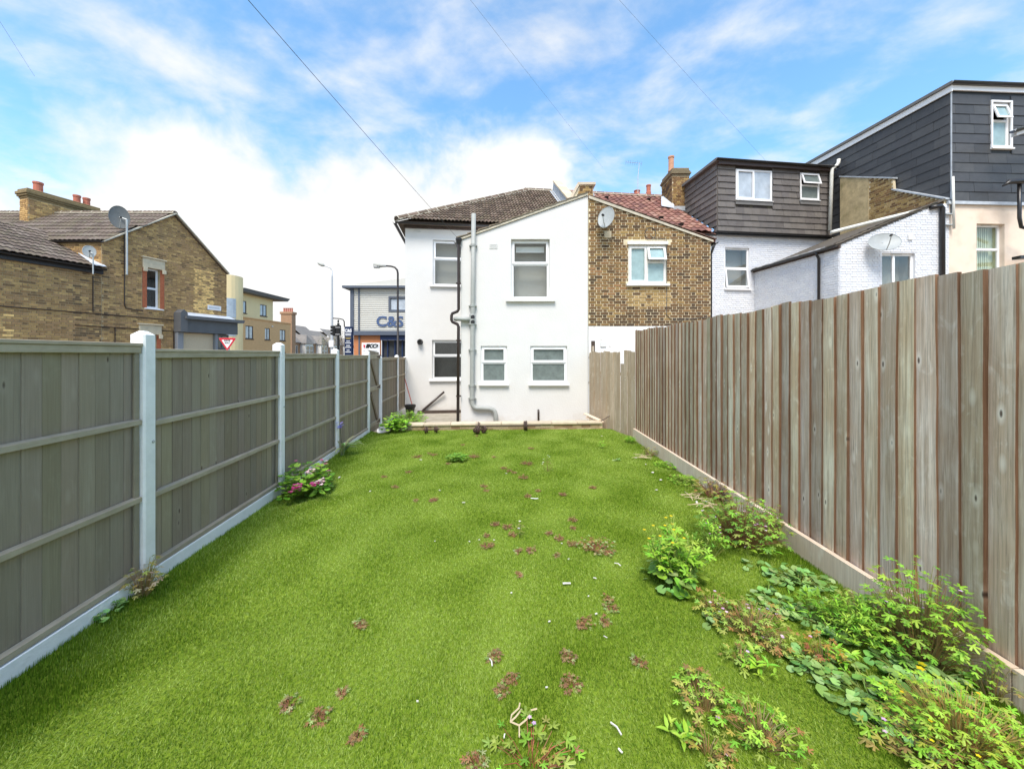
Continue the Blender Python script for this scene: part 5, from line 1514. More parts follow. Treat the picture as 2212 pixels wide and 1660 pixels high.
# rear wall of the main house above the wing roof, and the rest of its body
rr = lfr(GA0, 0, 0); rfr2 = Fr((rr.x - 8, rr.y, 0), (1, 0.0))
w = MB(rfr2); w.add([(0, -0.4, 0), (8.0, -0.4, 0), (8.0, 5.74, 0), (0, 5.74, 0)], [(0, 1, 2, 3)]); rw = w.build('back_wall', 'mortar_far', corner)
bricks(rw, rfr2, [(6.2, 4.7), (7.99, 4.7), (7.99, 5.74), (6.2, 5.74)], [], OLD, pick_old, limit=0, proud=0.012, depth=0.02, gap=0.016)
e_ = lfr(GA1, 0, 0); w = MB(); w.add([(e_.x, e_.y, -0.4), (e_.x - 8, e_.y + 0.3, -0.4), (e_.x - 8, e_.y + 0.3, 5.5), (e_.x, e_.y, 5.5)], [(0, 1, 2, 3)]); w.build('street_wall', 'mortar_far', corner)
# windows with stone heads and red brick jambs
for q, nm in ((lh_, 1), (lh2, 2)):
    wi = window(corner, lfr, *q, [(0, 1, 0, 0.5, 'fixed'), (0, 1, 0.5, 1, 'fixed')], rec=0.12, fw=0.05, backing='room_dark', pane='glass', sill=0.08, vent=False)
    for x0, x1 in ((q[0] - 0.145, q[0] - 0.002), (q[1] + 0.002, q[1] + 0.145)):
        c = MB(lfr); n = int((q[3] - q[2]) / 0.076)
        c = MB(lfr); c.box(x0, x1, q[2], q[3] - 0.02, 0.002, 0.016); c.build('brick_jamb', 'red_brick_trim', wi)
    c = MB(lfr); c.cbox(q[0] - 0.15, q[1] + 0.15, q[3] + 0.002, q[3] + 0.36, 0.002, 0.06, 0.01); c.build('stone_lintel', 'stone', wi)
    c = MB(lfr); c.cbox(q[0] - 0.19, q[1] + 0.19, q[3] + 0.363, q[3] + 0.41, 0.002, 0.11, 0.008); c.build('drip_mould', 'stone', wi)
    for x in (q[0] - 0.16, q[1] + 0.03):
        c = MB(lfr); c.cbox(x, x + 0.13, q[3] - 0.16, q[3] + 0.0, 0.062, 0.12, 0.012); c.build('carved_stop', 'stone', wi)
# wing roof: eave over the wing wall, rising away from the street
d_ = lfr.u; into = -lfr.n; run, rise = 2.55, 1.30; sl_ = math.hypot(run, rise); ws = (into * run + ZV * rise) / sl_
wO = lfr(0, 4.80, 0.16)
pts = [wO, wO + d_ * (GA0), wO + d_ * (GA0 + 0.0) + ws * (sl_ + 0.16), wO + ws * (sl_ + 0.16)]
w = MB(); w.add([tuple(p - ZV * 0.05) for p in pts], [(0, 1, 2, 3)], BROWN[0]); far = [pts[3], pts[2], pts[2] + into * 2.5 - ZV * 1.2, pts[3] + into * 2.5 - ZV * 1.2]
w.add([tuple(p - ZV * 0.05) for p in far], [(0, 1, 2, 3)], BROWN[0]); wr = w.build('wing_roof', 'tile_brown', corner)
LB = [(0.13, 0.098, 0.078), (0.155, 0.118, 0.095), (0.11, 0.083, 0.067), (0.17, 0.135, 0.11), (0.14, 0.11, 0.08)]
tile_roof(wr, wO, d_, ws, [(2.0, 0), (GA0 - 0.05, 0), (GA0 - 0.05, sl_ + 0.16), (2.0, sl_ + 0.16)], 0.33, 0.335, 'roman', LB, 'tile_brown', limit=160, amp=0.03)
gutter(corner, wO + d_ * 0 - ws * 0.06 + lfr.n * 0.02, wO + d_ * GA0 - ws * 0.06 + lfr.n * 0.02)
c = MB(lfr); c.box(0, GA0, 4.60, 4.76, 0.012, 0.09); c.build('fascia', 'black', corner)
c = MB(); P_, Q_ = wO + d_ * (GA0 - 0.10) + T_n * 0.06, wO + d_ * (GA0 + 0.10) + ws * (sl_ + 0.1) + ZV * 0.06; strip(c, P_, Q_, 0.34, 0.03, d_, lfr.n * 0.3 + ZV); c.build('flashing', 'lead_pale', corner)
# main roof
g0_, g1_, gp_ = lfr(GA0, 5.77, 0.10), lfr(GA1, 5.53, 0.10), lfr(GAP, 7.53, 0.10)
lr_O = Vector((-22.4, g0_.y, 5.77))
ry = gp_.y - g0_.y; rz = gp_.z - 5.77; rl = math.hypot(ry, rz); rs = Vector((0, ry, rz)) / rl
w = MB(); w.add([(-22.4, g0_.y, 5.72), (g0_.x, g0_.y, 5.72), (gp_.x, gp_.y, 7.48), (-22.4, gp_.y, 7.48)], [(0, 1, 2, 3)], BROWN[0])
w.add([(-22.4, gp_.y, 7.48), (gp_.x, gp_.y, 7.48), (g1_.x, g1_.y, 5.50), (-22.4, g1_.y, 5.50)], [(0, 1, 2, 3)], BROWN[0]); mr = w.build('roof', 'tile_brown', corner)
ae, ar = g0_.x + 22.4, gp_.x + 22.4
tile_roof(mr, lr_O, (1, 0, 0), rs, [(0.4, 0), (ae - 0.05, 0), (ar - 0.05, rl), (0.4, rl)], 0.33, 0.335, 'roman', LB, 'tile_brown', limit=260, amp=0.03)
ridge_tiles(mr, Vector((-22.4, gp_.y, 7.53)), Vector((gp_.x, gp_.y, 7.53)), r=0.12)
for P_, Q_ in ((g0_, gp_), (gp_, g1_)):
    c = MB(); strip(c, P_ - ZV * 0.02, Q_ - ZV * 0.02, 0.16, 0.05, lfr.n, ZV); c.build('verge', 'cement', corner)
gutter(corner, (-22.4, g0_.y - 0.06, 5.76), (g0_.x, g0_.y - 0.06, 5.76))
c = MB(); strip(c, Vector((-22.35, g0_.y + 0.0, 5.80)), Vector((-22.35, gp_.y, 7.55)), 0.4, 0.30, (1, 0, 0)); c.build('party_upstand', 'cement', corner)
# chimney stack
s0, s1 = 14.85, 16.87
csf = Fr((-22.7 + 0.269 * s0, s0, 0), (0.269, 1)); csl = (s1 - s0) * 1.0356
c = MB(csf); c.box(0, csl, 6.3, 7.86, -0.5, 0); cst = c.build('chimney', 'mortar_far', corner)
bricks(cst, csf, [(0, 6.4), (csl, 6.4), (csl, 7.86), (0, 7.86)], [], OLD, lambda a, b: rnd.choice((0, 2, 4, 1, 8, 6)), limit=0, proud=0.014, depth=0.022, gap=0.016)
c2f = Fr(csf(0, 0, -0.5), csf.n); bricks(cst, c2f, [(0, 6.4), (0.5, 6.4), (0.5, 7.86), (0, 7.86)], [], OLD, lambda a, b: rnd.choice((0, 2, 4, 1)), limit=0, proud=0.014, depth=0.022, gap=0.016)
for z0, z1, o in ((7.86, 7.93, 0.03), (7.933, 8.01, 0.07), (8.013, 8.13, 0.10), (8.133, 8.22, 0.05)):
    c = MB(csf); k = rnd.uniform(0.85, 1.15); c.cbox(-o, csl + o, z0, z1, -0.5 - o, o, 0.015, (0.24 * k, 0.175 * k, 0.085 * k)); c.build('corbel_course', 'brick', cst)
for a_, h, r in ((0.38, 0.42, 0.15), (1.52, 0.36, 0.125), (1.83, 0.36, 0.125)):
    c = MB(); c.lathe([(r, 0), (r, 0.05), (r * 0.9, 0.07), (r * 0.86, h - 0.09), (r, h - 0.07), (r, h), (r * 0.75, h), (r * 0.75, h - 0.1)], csf(a_, 8.21, -0.25), (0, 0, 1), 14); c.build('chimney_pot', 'terracotta', cst)
# cables and pipes on the walls
for pts in ([lfr(0, 3.22, 0.03), lfr(GA0, 3.21, 0.03), lfr(la(375)[0], 3.19, 0.03)], [lfr(5.0, 2.78, 0.03), lfr(8.0, 2.74, 0.03)], [lfr(6.33, 6.2, 0.03), lfr(6.33, 3.6, 0.03), lfr(6.38, 3.5, 0.03), lfr(6.9, 3.45, 0.03)], [lfr(5.45, 4.5, 0.03), lfr(5.45, 3.25, 0.03)], [lfr(6.05, 2.75, 0.04), lfr(6.05, -0.3, 0.04)], [lfr(7.95, 2.72, 0.04), lfr(7.95, -0.3, 0.04)]):
    c = MB(); c.tube([tuple(p) for p in pts], 0.016, 5); c.build('cable', 'brown_pipe', corner)
# shopfront
sa0, sa1 = la(377.5)[0], GA1 + 0.02
shop = MB(lfr); shop.box(sa0, sa1 + 0.28, 2.72, 3.26, 0.002, 0.30); fas = shop.build('shop_fascia', 'shop_grey', corner)
c = MB(lfr); c.prism([(sa0 + 0.12, 3.263), (sa1 + 0.45, 3.263), (sa1 + 0.50, 3.40), (sa0 + 0.12, 3.40)], 0.002, 0.48); c.build('cornice', 'shop_grey', fas)
c = MB(lfr); c.hexa([(sa0 + 0.2, 3.402, 0.004), (sa1 + 0.1, 3.402, 0.004), (sa1 + 0.1, 3.402, 0.36), (sa0 + 0.2, 3.402, 0.36)], [(sa0 + 0.2, 3.58, 0.004), (sa1 + 0.1, 3.56, 0.004), (sa1 + 0.1, 3.43, 0.34), (sa0 + 0.2, 3.43, 0.34)]); c.build('lead_cover', 'lead_pale', fas)
c = MB(lfr); c.prism([(sa0 - 0.05, 2.72), (sa0 + 0.22, 2.72), (sa0 + 0.22, 3.50), (sa0 + 0.085, 3.64), (sa0 - 0.05, 3.50)], 0.004, 0.40); c.build('console', 'shop_grey', fas)
for x0, x1 in ((sa0 - 0.02, sa0 + 0.20), (la(458)[0], la(464)[0])):
    c = MB(lfr); c.cbox(x0, x1, -0.36, 2.716, 0.004, 0.20, 0.01); c.build('pilaster', 'shop_pilaster', corner)
c = MB(lfr); c.box(sa0 + 0.205, la(458)[0] - 0.005, -0.36, 2.70, 0.01, 0.06); c.build('boarded_panel', 'chipboard', corner)
wq = (la(464)[0] + 0.005, sa1, 0.4, 2.70)
window(corner, lfr, *wq, [(0, 1, 0, 0.74, 'fixed'), (0, 0.45, 0.74, 1, 'fixed'), (0.45, 1, 0.74, 1, 'fixed')], rec=-0.10, frame='shop_grey', pane='dark_glass', backing='room_dark', sill=0, vent=False, name='shop_window', back_depth=0.02)
c = MB(lfr); c.box(wq[0] + 0.1, wq[1] - 0.2, 1.55, 1.86, 0.10, 0.112); c.build('window_poster', 'chipboard', corner)
# blank-looking street name plate: raised letters too small to read
pl0, pl1 = la(447.5)[0], la(476.5)[0]
c = MB(lfr); c.cbox(pl0, pl1, 3.78, 3.99, 0.014, 0.035, 0.006); pl = c.build('street_name_plate', 'sign_white', corner)
x = pl0 + 0.06
while x < pl1 - 0.08:
    c = MB(lfr); c.box(x, x + 0.028, 3.85, 3.92, 0.0352, 0.037); c.build('letter', 'sign_grey', pl); x += 0.043

# ================================================================== DISHES
def dish(name, centre, aim, rx, rz, label, m='dish', mount=None, pole=None, group='satellite dishes'):
    o = thing(name, mount or centre, label, 'satellite dish')
    A = Vector(aim).normalized(); S = A.cross(ZV).normalized(); U = S.cross(A); C = Vector(centre)
    mb = MB(); vs = []; fs = []; seg, rings = 24, 5
    for k in range(rings + 1):
        t = k / rings
        for j in range(seg):
            a = 2 * math.pi * j / seg
            vs.append(tuple(C + S * (math.cos(a) * rx * t) + U * (math.sin(a) * rz * t) + A * (0.16 * rx * (t * t - 1))))
    for k in range(rings):
        for j in range(seg):
            fs.append((k * seg + j, k * seg + (j + 1) % seg, (k + 1) * seg + (j + 1) % seg, (k + 1) * seg + j))
    mb.add(vs, fs)
    r_ = MB(); r_.tube([tuple(C + S * (math.cos(2 * math.pi * j / seg) * rx) + U * (math.sin(2 * math.pi * j / seg) * rz)) for j in range(seg + 1)], 0.008, 5)
    d = mb.build('reflector', m, o, smooth=True); r_.build('rim', m, d)
    ar = MB(); foot = C - U * rz * 0.92 - A * 0.02; head = C + A * rx * 1.05 - U * rz * 0.25; ar.tube([tuple(foot), tuple(foot.lerp(head, 0.5) - U * 0.03), tuple(head)], 0.013, 6); arm = ar.build('feed_arm', 'galv', o)
    lb = MB(); lb.lathe([(0.02, -0.03), (0.032, 0.0), (0.032, 0.06), (0.02, 0.07)], head, (C - head), 8); lb.build('receiver', 'black', arm)
    if pole:
        for pts, r in pole:
            p = MB(); p.tube([tuple(q) for q in pts], r, 7); p.build('pole' if r > 0.015 else 'bracket', 'galv' if r > 0.015 else 'iron', o)
    return o


cD = at(1309, 469, 9.98)
dish('satellite_dish', cD, (-0.55, -0.80, 0.28), 0.215, 0.30, 'grey satellite dish on the yellow brick wall beside the white house', mount=tuple(at(1309, 485, 10.3)),
     pole=[([cD - Vector((-0.03, -0.04, 0)), at(1311, 480, 10.22), at(1310, 492, 10.22)], 0.018), ([at(1311, 492, 10.3), at(1311, 492, 10.15)], 0.014)])
cD = at(1911, 522, 11.1)
dish('satellite_dish', cD, (-0.35, -0.85, 0.42), 0.37, 0.30, 'pale grey satellite dish on the white painted wall above a window', m='dish', mount=tuple(at(1911, 535, 11.4)),
     pole=[([cD - Vector((0, -0.06, 0)), cD + Vector((0, 0.2, -0.05)), cD + Vector((0, 0.36, -0.05))], 0.018)])
cD = at(258, 469, 13.95)
dish('satellite_dish', cD, (0.80, -0.60, 0.12), 0.28, 0.42, 'large dark satellite dish on a tall pole on the brown brick gable', m='dish_dark', mount=tuple(at(274, 593, 14.0)),
     pole=[([at(274, 593, 14.0), at(274, 474, 14.0)], 0.032), ([at(274, 474, 14.0), cD], 0.02), ([at(274, 541, 14.0), at(252, 541, 14.05)], 0.014), ([at(274, 569, 14.0), at(251, 569, 14.05)], 0.014)])
cD = at(193, 543, 13.0)
dish('satellite_dish', cD, (0.75, -0.6, 0.2), 0.16, 0.21, 'small grey satellite dish above the wing roof of the brown brick corner house', m='dish', mount=tuple(at(201, 590, 13.0)),
     pole=[([at(201, 592, 13.0), at(201, 548, 13.0)], 0.02), ([at(201, 548, 13.0), cD], 0.016), ([at(201, 576, 13.0), at(172, 576, 13.05)], 0.014), ([at(201, 590, 13.0), at(168, 590, 13.05)], 0.014)])

# tv aerial on the red roof
p = at(1378, 416, 18.5); ae_ = thing('tv_aerial', tuple(p), 'thin television aerial standing on the ridge of the red tile roof', 'aerial')
top = at(1381, 352, 18.5); c = MB(); c.tube([tuple(p), tuple(at(1378, 385, 18.5)), tuple(top)], 0.016, 6); c.build('mast', 'galv', ae_)
q0, q1 = at(1352, 350, 18.3), at(1386, 353, 18.6); c = MB(); c.tube([tuple(q0), tuple(q1)], 0.010, 5); c.build('boom', 'galv', ae_)
for i in range(8):
    m_ = q0.lerp(q1, i / 7.0); c = MB(); c.tube([tuple(m_ - Vector((0.05, 0.22, 0))), tuple(m_ + Vector((0.05, 0.22, 0)))], 0.006, 4); c.build('element', 'galv', ae_)

# ================================================================== FAR SIDE OF THE CROSSROADS
flats = thing('apartment_block', (-30, 45, -0.4), 'yellow rendered and buff brick apartment block with overhanging grey roof, beyond the brick corner house', 'building')
ffr = Fr((-28.6, 38.6, 0), (0, 1))


def fa(px):
    Y = -28.6 * F / (px - CX)
    return Y - 38.6, Y


u0, u1 = fa(512)[0], fa(589.5)[0]; e1 = fa(628)[0]; fz = 5.7; fzt = 8.35
def far_window(parent, fr, a0, a1, b0, b1, m_frame='brown_frame', m_pane='blue_glass', mull=True):
    f = MB(fr); f.ring(a0, a1, b0, b1, 0.07, -0.10, -0.04)
    if mull:
        f.box((a0 + a1) / 2 - 0.05, (a0 + a1) / 2 + 0.05, b0 + 0.07, b1 - 0.07, -0.10, -0.042)
    wn = f.build('window', m_frame, parent); p_ = MB(fr); p_.box(a0 + 0.06, a1 - 0.06, b0 + 0.06, b1 - 0.06, -0.085, -0.07); p_.build('pane', m_pane, wn)
    s_ = MB(fr); s_.box(a0 - 0.06, a1 + 0.06, b0 - 0.09, b0 - 0.005, -0.04, 0.06); s_.build('sill', m_frame, wn)


up = [(fa(516.3)[0], fa(532.3)[0], 6.2, 7.5), (fa(562)[0], fa(576)[0], 6.2, 7.5)]
lo = [(fa(530.5)[0], fa(547)[0], 3.5, 4.9), (fa(572.3)[0], fa(583)[0], 3.5, 4.85), (fa(604.5)[0], fa(616.5)[0], 3.5, 4.85), (fa(609)[0], fa(617)[0], 1.2, 2.1)]
w = MB(ffr); w.wall([(u0 - 0.6, fz), (u1, fz), (u1, fzt), (u0 - 0.6, fzt)], up, 0.2); w.add([(u1, fz, 0), (u1, fz, -6), (u1, fzt, -6), (u1, fzt, 0)], [(0, 1, 2, 3)]); w.build('upper_wall', 'yellow_render', flats)
w = MB(ffr); w.wall([(u0 - 0.6, -0.4), (e1, -0.4), (e1, fz - 0.01), (u0 - 0.6, fz - 0.01)], lo, 0.2); w.add([(e1, -0.4, 0), (e1, -0.4, -9), (e1, fz, -9), (e1, fz, 0)], [(0, 1, 2, 3)]); w.build('lower_wall', 'buff_brick', flats)
for q in up + lo:
    far_window(flats, ffr, *q)
c = MB(ffr); c.box(u0 - 0.6, e1, fz - 0.012, fz + 0.10, 0.004, 0.10); c.build('parapet_coping', 'buff_brick', flats)
c = MB(ffr); c.hexa([(u0 - 0.4, fzt - 0.05, -6), (fa(606)[0], fzt - 0.05, -6), (fa(606)[0], fzt - 0.05, 0.9), (u0 - 0.4, fzt - 0.05, 0.9)], [(u0 - 0.4, fzt + 0.30, -6), (fa(608)[0], fzt + 0.30, -6), (fa(608)[0], fzt + 0.30, 1.1), (u0 - 0.4, fzt + 0.30, 1.1)]); c.build('roof', 'grey_roof', flats)
c = MB(); c.lathe([(1.55, -0.4), (1.55, zat(597, 38.6)), (1.4, zat(597, 38.6) + 0.02)], (-28.9, 38.6, 0), (0, 0, 1), 28); tw = c.build('stair_tower', 'yellow_render', flats)
for z0, z1 in ((3.6, 5.3), (5.4, 7.3)):
    c = MB(); vs = []
    for k in range(7):
        a = -1.25 + 0.95 * k / 6
        for z in (z0, z1):
            vs.append((-28.9 + 1.58 * math.cos(a), 38.6 + 1.58 * math.sin(a), z))
    c.add(vs, [(2 * k, 2 * k + 2, 2 * k + 3, 2 * k + 1) for k in range(6)]); c.build('tower_glazing', 'blue_glass', tw)
c = MB(ffr); c.cbox(fa(586)[0], fa(588.5)[0], 5.05, 5.2, 0.0, 0.12, 0.02); c.build('bulkhead_lamp', 'terrace_white', flats)

# terraced houses down the road, each with a gabled bay
TX = -35.4
for i in range(4):
    y0 = 62.0 + i * 5.2
    nth = ['nearest', 'second', 'third', 'farthest'][i]
    t = thing('terraced_house', (TX - 3, y0 + 2.6, -0.4), f'{nth} of the small bay-fronted brick terraced houses down the road' if i else 'nearest bay-fronted terraced house down the road, right of the yellow flats', 'house', 'bay-fronted terraced houses down the road')
    f = Fr((TX, y0, 0), (0, 1))
    w = MB(f); w.wall([(0, -0.4), (5.2, -0.4), (5.2, 3.7), (0, 3.7)], [(0.5, 1.5, 1.5, 3.3)], 0.2); w.add([(0, -0.4, 0), (0, -0.4, -7), (0, 3.7, -7), (0, 5.8, -3.5), (0, 3.7, 0)], [(0, 1, 2, 3, 4)]); w.build('wall', 'terrace_brick', t)
    far_window(t, f, 0.5, 1.5, 1.5, 3.3, 'terrace_white', 'dark_glass')
    r_ = MB(f); r_.add([(-0.02, 3.72, 0.3), (5.18, 3.72, 0.3), (5.18, 6.4 + 0.6 * (i % 2), -3.5), (-0.02, 6.4 + 0.6 * (i % 2), -3.5)], [(0, 1, 2, 3)]); r_.add([(-0.02, 3.72, -7.3), (5.18, 3.72, -7.3), (5.18, 6.4, -3.5), (-0.02, 6.4, -3.5)], [(0, 1, 2, 3)])
    r_.add([(-0.02, 3.72, 0.3), (-0.02, 3.72, -7.3), (-0.02, 6.4, -3.5)], [(0, 1, 2)]); rfo = r_.build('roof', 'terrace_roof', t)
    b = MB(f); b.prism([(2.2, -0.4), (4.6, -0.4), (4.6, 3.6), (2.2, 3.6)], 0.004, 0.9); bay = b.build('bay', 'terrace_white', t)
    for a0, a1 in ((2.35, 3.3), (3.5, 4.45)):
        for b0, b1 in ((0.0, 1.1), (1.7, 3.2)):
            p_ = MB(f); p_.box(a0, a1, b0, b1, 0.902, 0.93); p_.build('pane', 'dark_glass', bay)
            p_ = MB(f); p_.ring(a0 - 0.05, a1 + 0.05, b0 - 0.05, b1 + 0.05, 0.06, 0.903, 0.95); p_.box(a0, a1, (b0 + b1) / 2 - 0.04, (b0 + b1) / 2 + 0.04, 0.931, 0.95); p_.build('window_frame', 'terrace_white', bay)
    for b1 in (-0.4, 1.25):
        s_ = MB(f); s_.box(2.15, 4.65, b1 + 0.0, b1 + 0.3, 0.905, 1.0); s_.build('brick_band', 'terrace_brick', bay)
    s_ = MB(f); s_.box(2.0, 4.8, 1.58, 1.68, 0.0, 1.06); s_.build('sill_band', 'terrace_white', bay)
    br = MB(f); br.add([(2.0, 3.6, 1.15), (4.8, 3.6, 1.15), (3.4, 5.1, 0.45), (3.4, 5.3, -2.2), (2.0, 3.62, -0.1), (4.8, 3.62, -0.1)], [(0, 1, 2), (0, 2, 3, 4), (1, 5, 3, 2)]); br.build('bay_roof', 'terrace_roof', rfo)
c_ = thing('brick_chimney', (-33.5, 57, 4), 'broad brick chimney stack with a row of red pots above the flats roofline', 'chimney')
pc = at(622.5, 690, 60); c = MB(); c.cbox(pc.x - 0.85, pc.x + 0.85, 59.5, 60.6, -0.4, zat(674, 60), 0.03); c.build('stack', 'terrace_brick', c_)
c = MB(); c.cbox(pc.x - 0.98, pc.x + 0.98, 59.4, 60.7, zat(679, 60), zat(674, 60) + 0.02, 0.03); c.build('cap_course', 'terrace_brick', c_)
for k in range(5):
    c = MB(); x = pc.x - 0.62 + 0.31 * k; h = 0.62; c.lathe([(0.13, 0), (0.12, h - 0.1), (0.15, h - 0.08), (0.15, h), (0.1, h)], (x, 60, zat(674, 60) + 0.02), (0, 0, 1), 10); c.build('chimney_pot', 'terracotta', c_)

# merchants' warehouse
cs = thing('warehouse', (-10, 40, -0.4), 'silver-clad warehouse with blue C&S letters above an orange brick base', 'building')
wfr = Fr((-15.9, 38, 0), (1, 0)); WB, WT = 4.1, 8.30


def wa(px):
    return (px - CX) / F * 38 + 15.9


wq = (wa(843), wa(878), 6.15, 7.35)
w = MB(wfr); w.wall([(0, WB), (20, WB), (20, WT), (0, WT)], [wq], 0.15); cl = w.build('upper_wall', 'clad', cs)
nr = 22
for i in range(nr):
    z = WB + 0.12 + (WT - WB - 0.1) * i / nr; h = (WT - WB) / nr
    for x0, x1 in ((0.3, 20.0),):
        if wq[2] < z + h and wq[3] > z:
            segs = ((x0, wq[0] - 0.12), (wq[1] + 0.12, x1))
        else:
            segs = ((x0, x1),)
        for s0_, s1_ in segs:
            c = MB(wfr); c.hexa([(s0_, z, 0.002), (s1_, z, 0.002), (s1_, z + h * 0.22, 0.04), (s0_, z + h * 0.22, 0.04)], [(s0_, z + h * 0.66, 0.002), (s1_, z + h * 0.66, 0.002), (s1_, z + h * 0.44, 0.04), (s0_, z + h * 0.44, 0.04)]); c.build('cladding_rib', 'clad', cl)
far_window(cs, wfr, *wq, 'clad_blue', 'blue_glass', False)
c = MB(wfr); c.ring(wq[0] - 0.16, wq[1] + 0.16, wq[2] - 0.16, wq[3] + 0.16, 0.15, 0.042, 0.07); c.build('window_surround', 'clad_blue', cs)
for nm, q in (('corner_trim', (-0.06, 0.28, WB, WT)), ('downpipe', (wa(774.5), wa(777.5), WB, WT))):
    c = MB(wfr); c.box(*q, 0.043, 0.12); c.build(nm, 'clad_blue', cs)
c = MB(wfr); c.hexa([(-0.7, WT, -20), (20, WT, -20), (20, WT, 0.5), (-0.7, WT, 0.5)], [(-0.7, WT + 0.22, -20), (20, WT + 0.22, -20), (20, WT + 0.22, 0.5), (-0.7, WT + 0.22, 0.5)]); c.build('eave_trim', 'clad_blue', cs)
c = MB(wfr); c.hexa([(-0.5, WT + 0.223, -20), (20, WT + 0.223, -20), (20, WT + 0.223, 0.4), (-0.5, WT + 0.223, 0.4)], [(-0.3, WT + 0.3, -20), (20, WT + 2.6, -20), (20, WT + 2.6, 0.3), (-0.3, WT + 0.3, 0.3)]); c.build('roof', 'clad', cs)
c = MB(wfr); c.box(-0.15, 20, WB - 0.42, WB, -0.1, 0.35); c.build('canopy', 'clad_blue', cs)
bw0 = wa(822); w = MB(wfr); w.wall([(0.25, -0.4), (bw0, -0.4), (bw0, WB - 0.4), (0.25, WB - 0.4)], [], 0.2); w.build('brick_base', 'orange_brick', cs)
c = MB(wfr); c.box(wa(775), wa(778), -0.4, WB - 0.4, 0.003, 0.1); c.build('downpipe', 'clad_blue', cs)
c = MB(wfr); c.box(bw0, 20, 3.2, WB - 0.42, -0.2, 0.12); c.build('shutter_box', 'navy', cs)
c = MB(wfr); c.box(bw0, 20, -0.4, 3.2, -0.6, -0.4); c.build('shopfront_glass', 'dark_glass', cs)
for x in (bw0 + 0.05, wa(834), wa(850), wa(866)):
    c = MB(wfr); c.box(x, x + 0.12, -0.4, 3.2, -0.398, -0.25); c.build('shopfront_post', 'navy', cs)
c = MB(wfr); c.box(bw0, 20, 1.15, 1.35, -0.24, -0.2); c.box(bw0, 20, 0.4, 1.0, -0.24, -0.21); c.build('shopfront_rail', 'navy', cs)
text('letters', 'C&S', 1.42, 'letter_blue', cs, tuple(at(842, 695, 37.93)), (R(90), 0, 0), 0.03, 0.035, 0, 1.06)
c = MB(wfr); s0_, s1_ = wa(781.8), wa(820.8); c.cbox(s0_, s1_, 1.7, 2.94, 0.01, 0.06, 0.01); sg = c.build('merchant_sign', 'sign_white', cs)
text('letters', 'IKO', 0.50, 'sign_black', sg, tuple(at(802.5, 747.5, 37.93)), (R(90), 0, 0), 0.004, 0.035, 0.22, 1.35)
c = MB(); q = at(786.5, 747.5, 37.925); c.prism([(0, 0)] * 0 or [(q.x - 0.10, q.z + 0.16), (q.x + 0.03, q.z + 0.10), (q.x + 0.10, q.z + 0.20), (q.x + 0.12, q.z + 0.02), (q.x + 0.0, q.z - 0.26), (q.x - 0.05, q.z - 0.05)], 0, 0.004)
c.v = [Vector((v.x, q.y - v.z, v.y)) for v in c.v]; c.build('emblem', 'sign_red', sg)
c = MB(); q = at(815, 747, 37.93); c.tube([(q.x + 0.17 * math.cos(k * 0.3927), q.y, q.z + 0.17 * math.sin(k * 0.3927)) for k in range(17)], 0.02, 5); c.build('ring_mark', 'sign_grey', sg)
c = MB(); q = at(800, 757, 37.93); c.box(q.x - 0.7, q.x + 0.7, q.y - 0.004, q.y, q.z - 0.02, q.z + 0.03); c.build('strapline', 'sign_grey', sg)

# totem sign
tt = thing('totem_sign', tuple(at(752, 840, 30)), 'tall navy totem sign lettered C&S beside the warehouse', 'sign')
Yt = 30; x0, x1 = (744 - CX) / F * Yt, (760 - CX) / F * Yt; zt = zat(705, Yt)
c = MB(); c.cbox(x0, x1, Yt, Yt + 0.35, -0.4, zt, 0.02); tb = c.build('panel', 'navy', tt)
text('letters', 'C&S', 0.34, 'sign_white', tb, ((x0 + x1) / 2, Yt - 0.004, zat(714, Yt)), (R(90), 0, 0), 0.003, 0.015, 0, 0.9)
for py, ww, m_ in ((720.5, 0.8, 'sign_white'), (723.5, 0.75, 'sign_white'), (729, 0.78, 'sign_gold'), (731.5, 0.6, 'sign_gold'), (736.5, 0.5, 'sign_white'), (740.5, 0.75, 'sign_white'), (746, 0.5, 'sign_white'), (750, 0.78, 'sign_white'), (756, 0.4, 'sign_white'), (760, 0.75, 'sign_white')):
    c = MB(); z = zat(py, Yt); hw = (x1 - x0) * ww / 2; c.box((x0 + x1) / 2 - hw, (x0 + x1) / 2 + hw, Yt - 0.006, Yt - 0.001, z - 0.028, z + 0.028); c.build('text_line', m_, tb)

